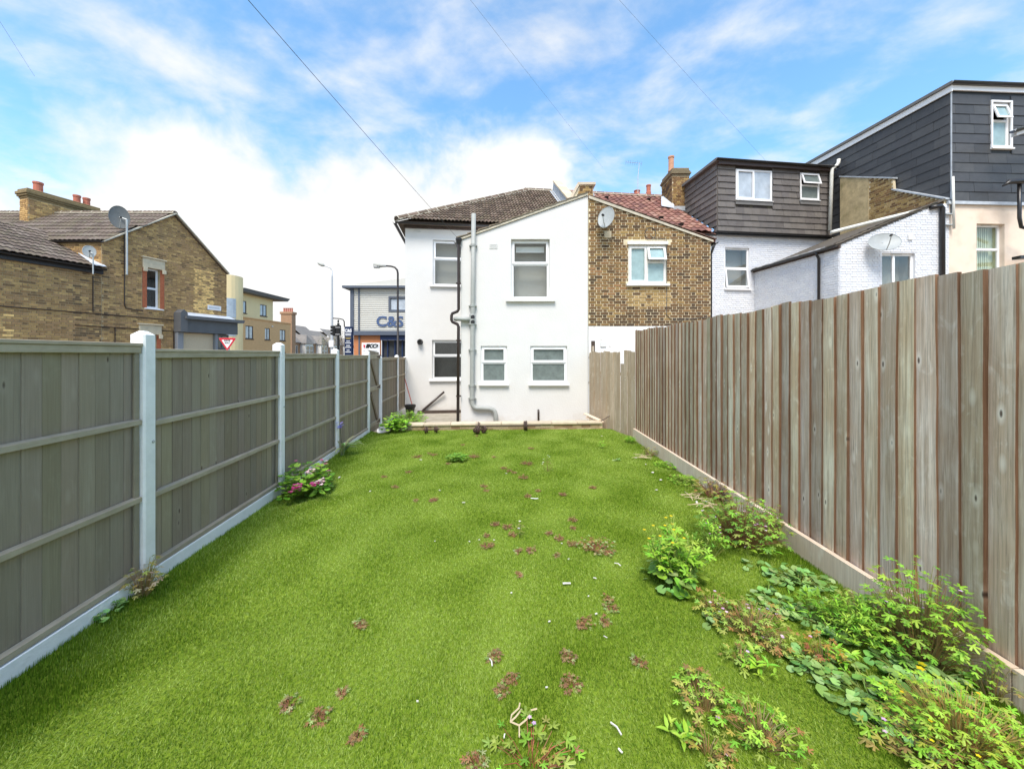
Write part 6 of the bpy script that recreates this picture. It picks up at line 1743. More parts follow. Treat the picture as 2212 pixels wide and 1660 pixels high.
# street lamps, signals, give way sign
def tri_sign():
    Y = 16.0; o = thing('give_way_sign', tuple(at(489, 830, Y)), 'red and white triangular GIVE WAY sign in front of the grey shopfront', 'sign')
    p = MB(); q = at(491, 742, Y); p.tube([(q.x + 0.03, Y + 0.05, -0.36), (q.x + 0.03, Y + 0.05, q.z + 0.2)], 0.038, 8); p.build('pole', 'pole_grey', o)
    cx, cz, s = q.x, q.z + 0.01, 0.31
    def tri(k, y0, y1, m, nm, par):
        t = MB(Fr((cx, Y, cz), (1, 0.14)))
        r = s * k; pts = []
        for vx, vy in ((-1.0, 0.72), (1.0, 0.72), (0.0, -0.95)):
            for dx, dy in (((0.0, -0.10), (0.08, 0.0)) if vx < 0 else ((-0.08, 0.0), (0.0, -0.10)) if vx > 0 else ((0.05, 0.06), (-0.05, 0.06))):
                pts.append(((vx + dx) * r, (vy + dy) * r))
        t.prism(pts, y0, y1); return t.build(nm, m, par)
    bk = tri(1.06, -0.012, 0.0, 'sign_grey', 'back_plate', o)
    tri(1.04, 0.001, 0.004, 'sign_red', 'red_border', o); f_ = tri(0.68, 0.005, 0.007, 'sign_white', 'face', o)
    f = Fr((cx, Y, cz), (1, 0.14))
    text('letters', 'GIVE', 0.115, 'sign_black', f_, tuple(f(0, 0.115, 0.009)), (R(90), 0, f.ang), 0.001, 0.004)
    text('letters', 'WAY', 0.085, 'sign_black', f_, tuple(f(0, 0.015, 0.009)), (R(90), 0, f.ang), 0.001, 0.003)


tri_sign()
Yl = 27.8; L1 = thing('street_lamp', tuple(at(717, 840, Yl)), 'tall pale grey street lamp with a slim angled head, left of the dark one', 'street lamp')
c = MB(); b_ = at(717, 765, Yl); c.tube([(b_.x, Yl, -0.36), (b_.x, Yl, 3.0), (b_.x, Yl, zat(600, Yl)), (b_.x, Yl, zat(583, Yl))], [0.11, 0.10, 0.075, 0.05], 10); c.build('pole', 'pole_grey', L1, smooth=True)
c = MB(); c.tube([(b_.x, Yl, zat(584, Yl)), tuple(at(714, 579, Yl)), tuple(at(700, 573.5, Yl))], 0.035, 7); arm = c.build('arm', 'pole_grey', L1, smooth=True)
c = MB(); P_, Q_ = at(701, 574, Yl), at(686, 567.5, Yl); c.tube([tuple(P_), tuple(P_.lerp(Q_, 0.3)), tuple(P_.lerp(Q_, 0.8)), tuple(Q_)], [0.05, 0.12, 0.10, 0.04], 8); c.build('lamp_head', 'lamp_grey', L1, smooth=True)
c = MB(); c.tube([(b_.x, Yl, zat(687, Yl)), tuple(at(733, 688, Yl)), tuple(at(741, 690, Yl)), tuple(at(743.5, 694, Yl)), tuple(at(744, 706, Yl))], 0.04, 7); c.build('bracket_arm', 'pole_dark', L1, smooth=True)
c = MB(); z = zat(742, Yl); c.cbox(b_.x - 0.17, b_.x + 0.17, Yl - 0.13, Yl - 0.115, z - 0.25, z + 0.25, 0.004); c.build('notice', 'sign_white', L1)
Y2 = 20.0; L2 = thing('street_lamp', tuple(at(859, 880, Y2)), 'dark swan-neck street lamp with pale glazed head beside the white house', 'street lamp')
c = MB(); x_ = (859.4 - CX) / F * Y2; zz = zat(590, Y2)
c.tube([(x_, Y2, -0.36), (x_, Y2, 1.3), (x_, Y2, 1.32), (x_, Y2, zz), tuple(at(858, 583, Y2)), tuple(at(853, 577.5, Y2)), tuple(at(845, 575, Y2)), tuple(at(830, 574, Y2))], [0.085, 0.085, 0.055, 0.05, 0.05, 0.045, 0.045, 0.04], 10); c.build('pole', 'pole_dark', L2, smooth=True)
P_, Q_ = at(834, 574.5, Y2), at(807.5, 572.5, Y2); c = MB(); c.tube([tuple(P_), tuple(P_.lerp(Q_, 0.35)), tuple(P_.lerp(Q_, 0.6)), tuple(Q_)], [0.05, 0.08, 0.125, 0.10], 10); hd = c.build('lamp_head', 'lamp_grey', L2, smooth=True)
c = MB(); c.tube([tuple(P_.lerp(Q_, 0.55) - ZV * 0.05), tuple(P_.lerp(Q_, 0.97) - ZV * 0.06)], 0.10, 8); c.build('lens', 'vent', hd, smooth=True)
Y3 = 24.0; TL = thing('traffic_light', tuple(at(731, 850, Y3)), 'black traffic light seen from behind above the left fence', 'traffic light')
x_ = (731.0 - CX) / F * Y3; c = MB(); c.tube([(x_, Y3, -0.36), (x_, Y3, zat(698, Y3))], 0.075, 9); c.build('pole', 'sign_black', TL)
c = MB(); c.cbox(x_ - 0.13, x_ + 0.13, Y3 - 0.10, Y3 + 0.12, zat(724, Y3), zat(702, Y3), 0.03); c.build('signal_head', 'sign_black', TL)
c = MB(); c.cbox(x_ - 0.36, x_ - 0.18, Y3 - 0.08, Y3 + 0.22, zat(725, Y3), zat(703, Y3), 0.03); sh_ = c.build('signal_head', 'sign_black', TL)
for k in range(3):
    c = MB(); z = zat(706 + 7 * k, Y3); c.tube([(x_ - 0.36, Y3 + 0.07, z), (x_ - 0.50, Y3 + 0.07, z)], 0.085, 9); c.build('signal_hood', 'sign_black', sh_)
c = MB(); c.tube([(x_, Y3, zat(697, Y3)), (x_ - 0.02, Y3, zat(693, Y3)), (x_ + 0.03, Y3, zat(691, Y3))], 0.05, 6); c.build('detector', 'sign_black', TL)
for z in (zat(707, Y3), zat(722, Y3)):
    c = MB(); c.box(x_ - 0.15, x_ + 0.15, Y3 - 0.115, Y3 - 0.09, z - 0.012, z + 0.012); c.build('band', 'sign_white', TL)

# bare distant trees beside the totem
def bare_tree(px, Y, h, label, seed):
    g = random.Random(seed); b = at(px, 790, Y); b.z = -0.4
    o = thing('bare_tree', tuple(b), label, 'tree'); mb = MB(); tw = MB(); lf = MB()

    def grow(p, d, ln, r, lev):
        q = p + d * ln; (mb if lev < 2 else tw).tube([tuple(p), tuple(p.lerp(q, 0.5) + Vector((g.uniform(-1, 1), g.uniform(-1, 1), 0)) * ln * 0.05), tuple(q)], [r, r * 0.8, r * 0.6], 5)
        if lev >= 3:
            for k in range(5):
                v = q + Vector((g.gauss(0, 1), g.gauss(0, 1), g.gauss(0, 1))) * 0.18
                s_ = 0.06; e1_ = Vector((g.uniform(-1, 1), g.uniform(-1, 1), g.uniform(-1, 1))).normalized() * s_; e2_ = Vector((g.uniform(-1, 1), g.uniform(-1, 1), g.uniform(-1, 1))).normalized() * s_
                lf.add([tuple(v - e1_), tuple(v + e2_), tuple(v + e1_), tuple(v - e2_)], [(0, 1, 2, 3)], (0.34, 0.32, 0.16))
        if lev < 4:
            for k in range(3):
                dd = (d + Vector((g.uniform(-0.8, 0.8), g.uniform(-0.8, 0.8), g.uniform(-0.1, 0.5)))).normalized(); grow(p.lerp(q, g.uniform(0.6, 1.0)), dd, ln * 0.66, r * 0.55, lev + 1)
    grow(b, Vector((0, 0, 1)), h * 0.42, 0.10, 0)
    mb.col = tw.col = (0.2, 0.16, 0.13); mb.c = [mb.col] * len(mb.f); tw.c = [tw.col] * len(tw.f)
    mb.build('trunk', 'stem', o); tag(tw.build('twigs', 'stem', o), kind='stuff'); tag(lf.build('crown', 'leaf', o), kind='stuff')


bare_tree(741, 44, 5.6, 'sparse young tree showing between the traffic light and the totem sign', 3)
bare_tree(764, 42, 5.0, 'pale blossoming tree just right of the totem sign', 5)

# ================================================================== WIRES
def wire(P, Q, r, label, ext=0.0, sag=0.10):
    P, Q = Vector(P), Vector(Q); Q = P + (Q - P) * (1 + ext); n = 14; pts = []
    for k in range(n + 1):
        t = k / n; p = P.lerp(Q, t); p.z -= sag * 4 * t * (1 - t); pts.append(tuple(p))
    c = MB(); c.tube(pts, r, 5); o = c.build('overhead_wire', 'wire', None, origin=P)
    tag(o, label, 'wire', 'overhead telephone wires')


wire(at(991, 517, 10.2), at(545, 0, 4.0), 0.0036, 'thick black telephone wire from the white house corner to the top of the sky', 1.0, 0.05)
wire(at(1302, 362, 14.5), at(1022, 0, 5.5), 0.0016, 'fine overhead wire rising from behind the stone-capped pier', 1.0, 0.05)
wire(at(1792, 497, 14.7), at(1345, 0, 6.0), 0.0016, 'fine overhead wire crossing the brown dormer', 1.0, 0.06)
wire(at(75, 165, 11.0), at(0, 45, 8.0), 0.0025, 'fine overhead wire in the top left corner of the sky', 1.0, 0.02)

# ================================================================== PLANTS
def ground_at(px, py, off=0.0):
    Y = 1494.0 / (py - HY); X = (px - CX) / F * Y
    X = min(max(X, fence_x(Y) + 0.09), RX - 0.14)
    return X, Y


def leaf(mb, kind, p, yaw, pitch, size, col, roll=0.0, w=0.35):
    if kind == 'lance':
        vs = [(0, 0, 0), (-w * 0.42, 0.3, 0.05), (w * 0.42, 0.3, 0.05), (-w * 0.36, 0.62, 0.03), (w * 0.36, 0.62, 0.03), (0, 1, -0.12), (0, 0.3, 0), (0, 0.62, -0.02)]
        fs = [(0, 6, 1), (0, 2, 6), (1, 6, 7, 3), (6, 2, 4, 7), (3, 7, 5), (7, 4, 5)]
    elif kind == 'round':
        vs = [(0, 0.42, -0.05)]; n = 10
        for k in range(n + 1):
            a = 0.25 + (2 * math.pi - 0.5) * k / n
            rr = 0.5 * (1.0 + (0.06 if k % 2 else -0.04)); vs.append((-math.sin(a) * rr, 0.42 - math.cos(a) * rr, 0.05 * math.cos(2 * a)))
        fs = [(0, k + 1, k + 2) for k in range(n)]
    else:                                                       # cut into five toothed lobes
        vs = [(0, 0.38, 0.02)]; ang = (-118, -92, -62, -34, 0, 34, 62, 92, 118); rad = (0.20, 0.44, 0.17, 0.56, 0.62, 0.56, 0.17, 0.44, 0.20)
        seq = []
        for a, r in ((-140, .12), (-112, .40), (-98, .36), (-80, .17), (-62, .52), (-42, .50), (-28, .19), (-10, .60), (0, .66), (10, .60), (28, .19), (42, .50), (62, .52), (80, .17), (98, .36), (112, .40), (140, .12)):
            seq.append((math.sin(R(a)) * r, 0.38 + math.cos(R(a)) * r, -0.05 - 0.18 * r * r))
        vs += seq; fs = [(0, k + 1, k + 2) for k in range(len(seq) - 1)]
    m = Matrix.Rotation(yaw, 3, 'Z') @ Matrix.Rotation(pitch, 3, 'X') @ Matrix.Rotation(roll, 3, 'Y')
    p = Vector(p)
    mb.add([tuple(p + m @ (Vector(v) * size)) for v in vs], fs, col)


GREEN = [(0.230, 0.429, 0.044), (0.162, 0.338, 0.037), (0.297, 0.494, 0.056), (0.108, 0.247, 0.027)]
BRIGHT = [(0.303, 0.552, 0.043), (0.247, 0.490, 0.038), (0.382, 0.603, 0.067), (0.169, 0.364, 0.029)]
MALLOW = [(0.270, 0.456, 0.123), (0.216, 0.388, 0.095), (0.342, 0.514, 0.190), (0.171, 0.320, 0.076)]
RUSTY = [(0.276, 0.386, 0.054), (0.386, 0.368, 0.063), (0.350, 0.184, 0.063), (0.239, 0.368, 0.045), (0.423, 0.460, 0.099), (0.276, 0.405, 0.063), (0.331, 0.276, 0.063)]
BROWNW = [(0.294, 0.155, 0.066), (0.357, 0.196, 0.083), (0.231, 0.115, 0.055), (0.357, 0.287, 0.110), (0.378, 0.483, 0.176)]
OLIVE = [(0.300, 0.338, 0.072), (0.225, 0.275, 0.060), (0.375, 0.300, 0.120), (0.175, 0.225, 0.048)]


def herb(name, label, cat, x, y, r, h, n, kind, cols, size, flowers=None, stem=(0.20, 0.27, 0.05), z=None, group=None, seed=0, w=0.35, upright=0.0, flat=False, dry=0.0, clip=None, outer=None):
    g = random.Random(seed or int(x * 977 + y * 613)); z0 = lh(x, y) if z is None else z
    o = thing(name, (x, y, z0), label, cat, group)
    st = MB(); lv = MB(); tips = []
    for i in range(n):
        a = g.uniform(0, 2 * math.pi); q = math.sqrt(g.random())
        bx, by = x + math.cos(a) * r * q * 0.30, y + math.sin(a) * r * q * 0.30
        rr = r * (q if not flat else math.sqrt(g.random()))
        hh = h * math.sqrt(max(0.03, 1 - 0.85 * q * q)) * g.uniform(0.45, 1.05)
        tx, ty = x + math.cos(a) * rr * g.uniform(0.85, 1.1), y + math.sin(a) * rr * g.uniform(0.85, 1.1)
        tx = min(max(tx, fence_x(ty) + 0.06), RX - (0.085 if clip is None else clip))
        tp = Vector((tx, ty, max(z0 + 0.008, z0 + hh)))
        tips.append(tp)
        c = g.choice(outer if outer and rr > 0.68 * r else cols); c = tuple(k * g.uniform(0.85, 1.15) for k in c)
        bp = Vector((bx, by, z0 - 0.005)); mid = bp.lerp(tp, 0.5) + Vector((0, 0, hh * 0.18)) + Vector((g.uniform(-1, 1), g.uniform(-1, 1), 0)) * r * 0.06
        if i % 2 == 0 or size > 0.04:
            st.tube([tuple(bp), tuple(mid), tuple(tp)], [0.0028, 0.0022, 0.0014], 3, tuple(k * g.uniform(0.8, 1.2) for k in stem), caps=False)
        yaw = math.atan2(-(tx - x), ty - y) + g.uniform(-0.6, 0.6)
        s = size * g.uniform(0.65, 1.25)
        if kind == 'lance':
            m = 3 if upright < 0.5 else 5
            for k in range(m):
                p = mid.lerp(tp, 0.25 + 0.75 * (k + 1) / m)
                leaf(lv, 'lance', p, yaw + k * 2.4 + g.uniform(-0.3, 0.3), g.uniform(0.1, 0.5) + upright * 0.45, s * (1.15 - 0.1 * k), c, 0, w)
        else:
            leaf(lv, kind, tp, yaw, g.uniform(-0.5, 0.35), s, c, g.uniform(-0.35, 0.35))
            if g.random() < 0.35:
                leaf(lv, kind, mid, yaw + g.uniform(-1.2, 1.2), g.uniform(-0.4, 0.4), s * 0.8, tuple(k * 0.9 for k in c), g.uniform(-0.3, 0.3))
    if st.f:
        tag(st.build('stems', 'stem', o), kind='stuff')
    tag(lv.build('foliage', 'leaf', o), kind='stuff')
    if flowers:
        fc, fn, fs_ = flowers
        for i in range(fn):
            tp = g.choice(tips) + Vector((g.uniform(-1, 1) * 0.02, g.uniform(-1, 1) * 0.02, g.uniform(0.01, 0.04)))
            f = MB(); c = tuple(k * g.uniform(0.85, 1.1) for k in g.choice(fc))
            for k in range(5):
                leaf(f, 'lance', tp, k * 1.2566 + 0.3, 0.25, fs_, c, 0, 0.9)
            f.build('flower', 'petal', o)
    return o


PINK = [(0.75, 0.50, 0.66), (0.82, 0.66, 0.76)]
MAG = [(0.62, 0.06, 0.28), (0.70, 0.16, 0.38)]
PALEPINK = [(0.80, 0.48, 0.55), (0.82, 0.62, 0.66)]
YEL = [(0.80, 0.62, 0.02)]

# the large weed with yellow flowers
def big_weed():
    g = random.Random(42); x, y = ground_at(1458, 1262); z0 = lh(x, y)
    o = thing('tall_weed', (x, y, z0), 'tall bushy green weed with small yellow flowers standing on the lawn near the right fence', 'weed')
    st = MB(); lv = MB(); rng = range(34)
    heads = []
    for i in rng:
        a = g.uniform(0, 2 * math.pi); sp = g.uniform(0.03, 0.27); hh = g.uniform(0.20, 0.50) * (1.2 - sp * 1.9)
        p0 = Vector((x + math.cos(a) * 0.05, y + math.sin(a) * 0.05, z0)); p2 = Vector((x + math.cos(a) * sp, y + math.sin(a) * sp, z0 + hh)); p1 = p0.lerp(p2, 0.5) + Vector((0, 0, 0.05))
        st.tube([tuple(p0), tuple(p1), tuple(p2)], [0.006, 0.005, 0.003], 5, (0.17, 0.26, 0.06), caps=False); heads.append(p2)
        for k in range(11):
            t = g.uniform(0.2, 1.0); p = p0.lerp(p1, t * 2) if t < 0.5 else p1.lerp(p2, t * 2 - 1)
            c = tuple(q * g.uniform(0.85, 1.15) for q in g.choice(BRIGHT if t > 0.5 else GREEN))
            leaf(lv, 'palm' if g.random() < 0.55 else 'lance', p, g.uniform(0, 6.28), g.uniform(-0.1, 0.7), g.uniform(0.055, 0.10), c, g.uniform(-0.3, 0.3), 0.42)
        for k in range(2):
            t = g.uniform(0.6, 1.0); p = p1.lerp(p2, t); e = p + Vector((g.uniform(-0.05, 0.05), g.uniform(-0.05, 0.05), g.uniform(0.04, 0.10)))
            st.tube([tuple(p), tuple(e)], [0.002, 0.0012], 3, (0.30, 0.36, 0.08), caps=False)
            leaf(lv, 'lance', e, g.uniform(0, 6.28), 0.8, 0.03, (0.36, 0.42, 0.08))
    tag(st.build('stems', 'stem', o), kind='stuff'); tag(lv.build('foliage', 'leaf', o), kind='stuff')
    for i in range(46):                                         # broad basal leaves, each its own piece
        a = g.uniform(0, 2 * math.pi); rr = g.uniform(0.10, 0.27); p = Vector((x + math.cos(a) * rr * 0.75, y + math.sin(a) * rr * 0.75, z0 + g.uniform(0.03, 0.17)))
        b = MB(); c = tuple(q * g.uniform(0.85, 1.15) for q in g.choice(MALLOW + GREEN)); leaf(b, 'round' if g.random() < 0.7 else 'lance', p, math.atan2(-math.cos(a), math.sin(a)) + g.uniform(-0.5, 0.5), g.uniform(-0.7, 0.1), g.uniform(0.055, 0.10), c, g.uniform(-0.4, 0.4), 0.55); b.build('basal_leaf', 'leaf', o)
    for p in heads:
        for k in range(1 if g.random() < 0.5 else 0):
            f = MB(); q = p + Vector((g.uniform(-0.04, 0.04), g.uniform(-0.04, 0.04), g.uniform(0.03, 0.10)))
            for m in range(6):
                leaf(f, 'lance', q, m * 1.047, 0.55, 0.017, g.choice(YEL), 0, 0.7)
            f.build('flower', 'petal', o)


big_weed()
x, y = ground_at(1532, 1195); herb('spurge', 'bright green spiky-leaved weed just behind the tall yellow-flowered weed', 'weed', x, y, 0.17, 0.33, 34, 'lance', BRIGHT, 0.055, w=0.3, upright=0.7)
x, y = ground_at(1600, 1166); herb('cranesbill', 'wide bushy cranesbill with tiny pale pink flowers against the right fence', 'plant', x, y, 0.38, 0.47, 330, 'palm', GREEN + OLIVE[:1], 0.062, (PINK, 22, 0.014), stem=(0.27, 0.16, 0.07))
x, y = ground_at(1690, 1150); herb('cranesbill', 'smaller cranesbill leaning on the fence boards, right of the wide pink-flowered one', 'plant', x, y, 0.16, 0.36, 80, 'palm', OLIVE + GREEN[:2], 0.05, (PINK, 5, 0.013), stem=(0.27, 0.16, 0.07))
x, y = ground_at(1542, 1068); herb('cranesbill', 'brownish cranesbill by the fence, behind the wide bushy one', 'plant', x, y, 0.30, 0.27, 120, 'palm', OLIVE + RUSTY[1:3], 0.055, (PINK, 5, 0.013), stem=(0.27, 0.13, 0.07))
x, y = ground_at(1480, 1035); herb('ground_weed', 'low green weeds along the foot of the right fence board', 'weed', x, y, 0.26, 0.10, 90, 'lance', BRIGHT + OLIVE[:1], 0.05)
x, y = ground_at(1440, 1000); herb('ground_weed', 'small trailing green weed at the fence board, beyond the low green weeds', 'weed', x, y, 0.22, 0.09, 60, 'lance', BRIGHT, 0.05)
x, y = ground_at(1402, 976); herb('dry_weed', 'upright straw-coloured weed at the far end of the pale fence board', 'weed', x, y, 0.15, 0.22, 60, 'palm', OLIVE + RUSTY[1:2], 0.045, stem=(0.35, 0.28, 0.12))
x, y = ground_at(1361, 951); herb('grass_tuft', 'fresh light green tuft where the tall and low right fences meet', 'weed', x, y, 0.12, 0.15, 50, 'lance', BRIGHT, 0.06, upright=0.6, w=0.2)
x, y = ground_at(1300, 966); herb('sapling_weed', 'single small pale green upright weed near the far right of the lawn', 'weed', x, y, 0.07, 0.15, 12, 'lance', BRIGHT, 0.05, upright=0.3)
x, y = ground_at(1333, 992); herb('ground_weed', 'tiny pale round-leaved weed on the lawn near the far right fence', 'weed', x, y, 0.05, 0.05, 10, 'round', MALLOW, 0.045)
# round-leaved mats and rusty cranesbills in the near right corner
Z6 = lambda px, py: ((1900 + px / 2.2231) / 1.30877, (1600 + py / 2.2231) / 1.30877)


def at6(px, py):
    return ground_at(*Z6(px, py))


def mat6(px, py, r, n, size, label, cols=MALLOW, h=0.085, flowers=None, seed=0):
    x, y = at6(px, py); herb('mallow', label, 'weed', x, y, r * 0.92, h, int(n * 0.75), 'round', cols, size, flowers, group=None, flat=True, seed=seed)


mat6(800, 85, 0.23, 90, 0.055, 'round-leaved mallow patch beside the pale fence board, behind the others')
mat6(640, 245, 0.15, 55, 0.048, 'small round-leaved mallow patch left of the bright green spurge')
mat6(735, 285, 0.09, 22, 0.042, 'tiny round-leaved mallow patch at the foot of the bright green spurge')
mat6(965, 350, 0.19, 75, 0.050, 'round-leaved mallow patch between the spurge and the leafy bush')
mat6(880, 635, 0.13, 50, 0.042, 'round-leaved mallow ring with a rusty red centre')
mat6(1290, 830, 0.27, 130, 0.056, 'largest blue-green mallow mat with a yellow flower near the bottom right', flowers=(YEL, 2, 0.02))
mat6(1450, 640, 0.16, 60, 0.046, 'mallow patch with a yellow flower below the leafy bush', flowers=(YEL, 2, 0.022))
mat6(1640, 690, 0.17, 60, 0.050, 'shaded mallow patch against the fence board above the yellow-green bush')
mat6(280, 370, 0.08, 16, 0.045, 'pair of round mallow leaves among the rusty cranesbills')
mat6(600, 150, 0.0 + 0.06, 10, 0.05, 'few pale round leaves on the bare lawn behind the mallow patches')


def rob6(px, py, r, h, n, label, cols=RUSTY, size=0.047, fl=4):
    x, y = at6(px, py); herb('cranesbill', label, 'plant', x, y, r * 0.9, h * 1.15, int(n * 0.85), 'palm', cols, size, (PINK, fl, 0.012) if fl else None, stem=(0.29, 0.21, 0.08))


rob6(250, 280, 0.15, 0.12, 55, 'rusty cranesbill at the foot of the tall yellow-flowered weed')
rob6(490, 400, 0.26, 0.15, 150, 'broad red and green cranesbill with pink flowers in the middle of the weeds', fl=8)
rob6(640, 520, 0.11, 0.10, 38, 'small rusty cranesbill in front of the broad red one')
rob6(430, 600, 0.10, 0.09, 34, 'small reddish cranesbill at the front left of the weed bed', fl=1)
rob6(150, 770, 0.10, 0.08, 34, 'small reddish cranesbill above the long rusty row', RUSTY + BRIGHT[:2], fl=0)
rob6(205, 910, 0.145, 0.11, 70, 'long rusty cranesbill with green outer leaves near the bottom edge', RUSTY + BRIGHT[:3], fl=1)
rob6(565, 1130, 0.19, 0.13, 95, 'green and rusty cranesbill at the bottom edge, right of the long rusty one', BRIGHT + RUSTY[:3], fl=0)
rob6(225, 1190, 0.10, 0.08, 40, 'small red cranesbill in the bottom row', RUSTY, fl=1)
rob6(960, 580, 0.11, 0.14, 40, 'orange-leaved cranesbill growing out of the mallow ring', [(0.42, 0.24, 0.04), (0.34, 0.12, 0.05), (0.30, 0.26, 0.05)], fl=1)
rob6(1560, 540, 0.30, 0.50, 330, 'tall leafy green cranesbill climbing the right fence', BRIGHT + GREEN[:2], 0.058, 5)
rob6(1400, 480, 0.24, 0.24, 130, 'dense cranesbill in front of the tall climbing one', GREEN + BRIGHT[:1], 0.055, 2)
rob6(1240, 330, 0.20, 0.20, 80, 'olive cranesbill in the shade of the pale fence board', OLIVE + GREEN[2:], 0.05, 1)
rob6(1610, 1190, 0.25, 0.11, 100, 'sprawling red-stemmed cranesbill below the yellow-green bush', RUSTY + BRIGHT[:2], 0.055, 4)
rob6(1960, 470, 0.14, 0.24, 40, 'thin cranesbill spray hanging over the fence board', OLIVE + BRIGHT[:1], 0.06, 2)
rob6(2140, 1180, 0.22, 0.14, 70, 'olive cranesbill in the extreme bottom right corner', OLIVE + BRIGHT[:2], 0.055, 0)
rob6(2130, 760, 0.12, 0.20, 40, 'small leafy cranesbill above the board at the right edge', OLIVE + GREEN[:2], 0.05, 0)
x, y = at6(1820, 1120); herb('spurge_bush', 'big yellow-green bushy weed in the bottom right corner', 'weed', x, y, 0.29, 0.27, 380, 'palm', BRIGHT[:3] + [(0.40, 0.55, 0.06)], 0.046, (YEL, 5, 0.010), stem=(0.40, 0.30, 0.08))
x, y = at6(860, 300); herb('spurge', 'narrow upright spurge with pale whorled leaves between the mallow patches', 'weed', x, y, 0.11, 0.24, 22, 'lance', BRIGHT, 0.06, w=0.3, upright=0.3)
x, y = at6(1150, 440); herb('spurge_bush', 'rounded bright green spurge bush in the middle of the weed bed', 'weed', x, y, 0.20, 0.30, 150, 'lance', BRIGHT, 0.040, w=0.34, upright=0.6)
x, y = at6(1070, 590); herb('spurge', 'leafy rosette with long pale leaves beside the mallow ring', 'weed', x, y, 0.10, 0.11, 16, 'lance', BRIGHT, 0.06, w=0.3, upright=0.2)
x, y = at6(540, 650); herb('spurge', 'small light green sprig at the front of the weed bed', 'weed', x, y, 0.09, 0.11, 12, 'lance', BRIGHT, 0.055, w=0.35)
x, y = at6(65, 1110); herb('spurge', 'pale broad-leaved seedling at the bottom edge, left of the rusty cranesbills', 'weed', x, y, 0.07, 0.07, 9, 'lance', BRIGHT, 0.055, w=0.36, upright=0.3)
x, y = ground_at(1655, 1195); herb('seedling', 'small pale seedling in front of the wide cranesbill', 'weed', x, y, 0.10, 0.12, 10, 'lance', BRIGHT, 0.06)
x, y = ground_at(1640, 1222); herb('seedling', 'two-leaved pale seedlings on the lawn in front of the wide cranesbill', 'weed', x, y, 0.12, 0.05, 8, 'round', MALLOW, 0.06)
x, y = ground_at(1148, 1652); herb('cranesbill', 'small cranesbill with pink flowers cut by the bottom edge', 'plant', x, y, 0.20, 0.09, 40, 'palm', RUSTY + BRIGHT, 0.06, (PINK, 3, 0.012), stem=(0.34, 0.12, 0.06))
# left side
x, y = ground_at(650, 1064); herb('aquilegia', 'rounded green plant with magenta and pale pink flowers against the left fence', 'plant', x + 0.05, y, 0.30, 0.46, 260, 'round', BRIGHT[:1] + GREEN, 0.068, (MAG, 4, 0.024), seed=91)
AQ = bpy.data.objects['aquilegia']
gq = random.Random(77)
for cxp, cyp, nn, pal in ((642, 1052, 16, MAG), (633, 1058, 8, MAG), (680, 1046, 10, MAG), (690, 1040, 10, PALEPINK), (672, 1020, 7, PALEPINK)):
    for k in range(nn):
        pf_ = at(cxp + gq.uniform(-9, 9), cyp + gq.uniform(-7, 7), 4.64 + gq.uniform(-0.05, 0.05)); f = MB(); cc = gq.choice(pal)
        for m in range(5):
            leaf(f, 'lance', pf_, m * 1.2566, gq.uniform(0.0, 0.5), 0.028, cc, 0, 0.85)
        f.build('flower', 'petal', AQ)
x2, y2 = ground_at(690, 1045); herb('pink_blooms', 'cluster of pale pink blooms at the right of the magenta-flowered plant', 'flowers', x2, y2 + 0.05, 0.13, 0.32, 40, 'round', GREEN, 0.05, (PALEPINK + MAG[1:], 46, 0.030), seed=92)
x, y = ground_at(282, 1284); herb('climbing_weed', 'wispy yellow-green weed at the foot of the nearest white post', 'weed', x, y, 0.12, 0.30, 70, 'palm', [(0.38, 0.40, 0.10), (0.44, 0.36, 0.10), (0.28, 0.34, 0.07), (0.50, 0.40, 0.22)], 0.045, stem=(0.40, 0.30, 0.12))
x, y = ground_at(988, 994); herb('ground_weed', 'low dark green leafy weed alone on the far lawn', 'weed', x, y, 0.19, 0.11, 70, 'lance', GREEN, 0.09, w=0.28, upright=0.3)
x, y = ground_at(1182, 1020); herb('seedhead_weed', 'thin branching weed with white seed heads on the far lawn', 'weed', x, y, 0.09, 0.26, 12, 'lance', OLIVE, 0.035, ([(0.8, 0.8, 0.78)], 6, 0.012), stem=(0.22, 0.15, 0.06))
x, y = ground_at(1122, 1160); herb('seedhead_weed', 'thin weed with one white seed head in the middle of the lawn', 'weed', x, y, 0.05, 0.16, 7, 'lance', OLIVE, 0.035, ([(0.8, 0.8, 0.78)], 2, 0.016))
x, y = -2.72, 8.98; herb('leafy_bush', 'bright green leafy bush at the left end of the sandstone coping', 'bush', x, y, 0.32, 0.40, 190, 'round', BRIGHT, 0.085, seed=33, clip=0.1)
x, y = -3.05, 11.2; herb('fern_growth', 'feathery green growth beside the patio below the white house', 'plant', x, y, 0.55, 0.42, 260, 'palm', GREEN + BRIGHT[:1], 0.09, z=-0.235, seed=34)
x, y = -2.75, 10.3; herb('fern_growth', 'darker feathery growth just behind the left end of the coping', 'plant', x, y, 0.34, 0.36, 120, 'palm', GREEN, 0.085, z=-0.235, seed=35)
for px, py, lb in ((165, 1345, 'tiny green sprig on the white gravel board, nearer the camera'), (220, 1320, 'tiny pale sprig on the white gravel board close to the nearest post')):
    x, y = ground_at(px, py); herb('ground_weed', lb, 'weed', x - 0.04, y, 0.05, 0.07, 10, 'round', MALLOW, 0.035)


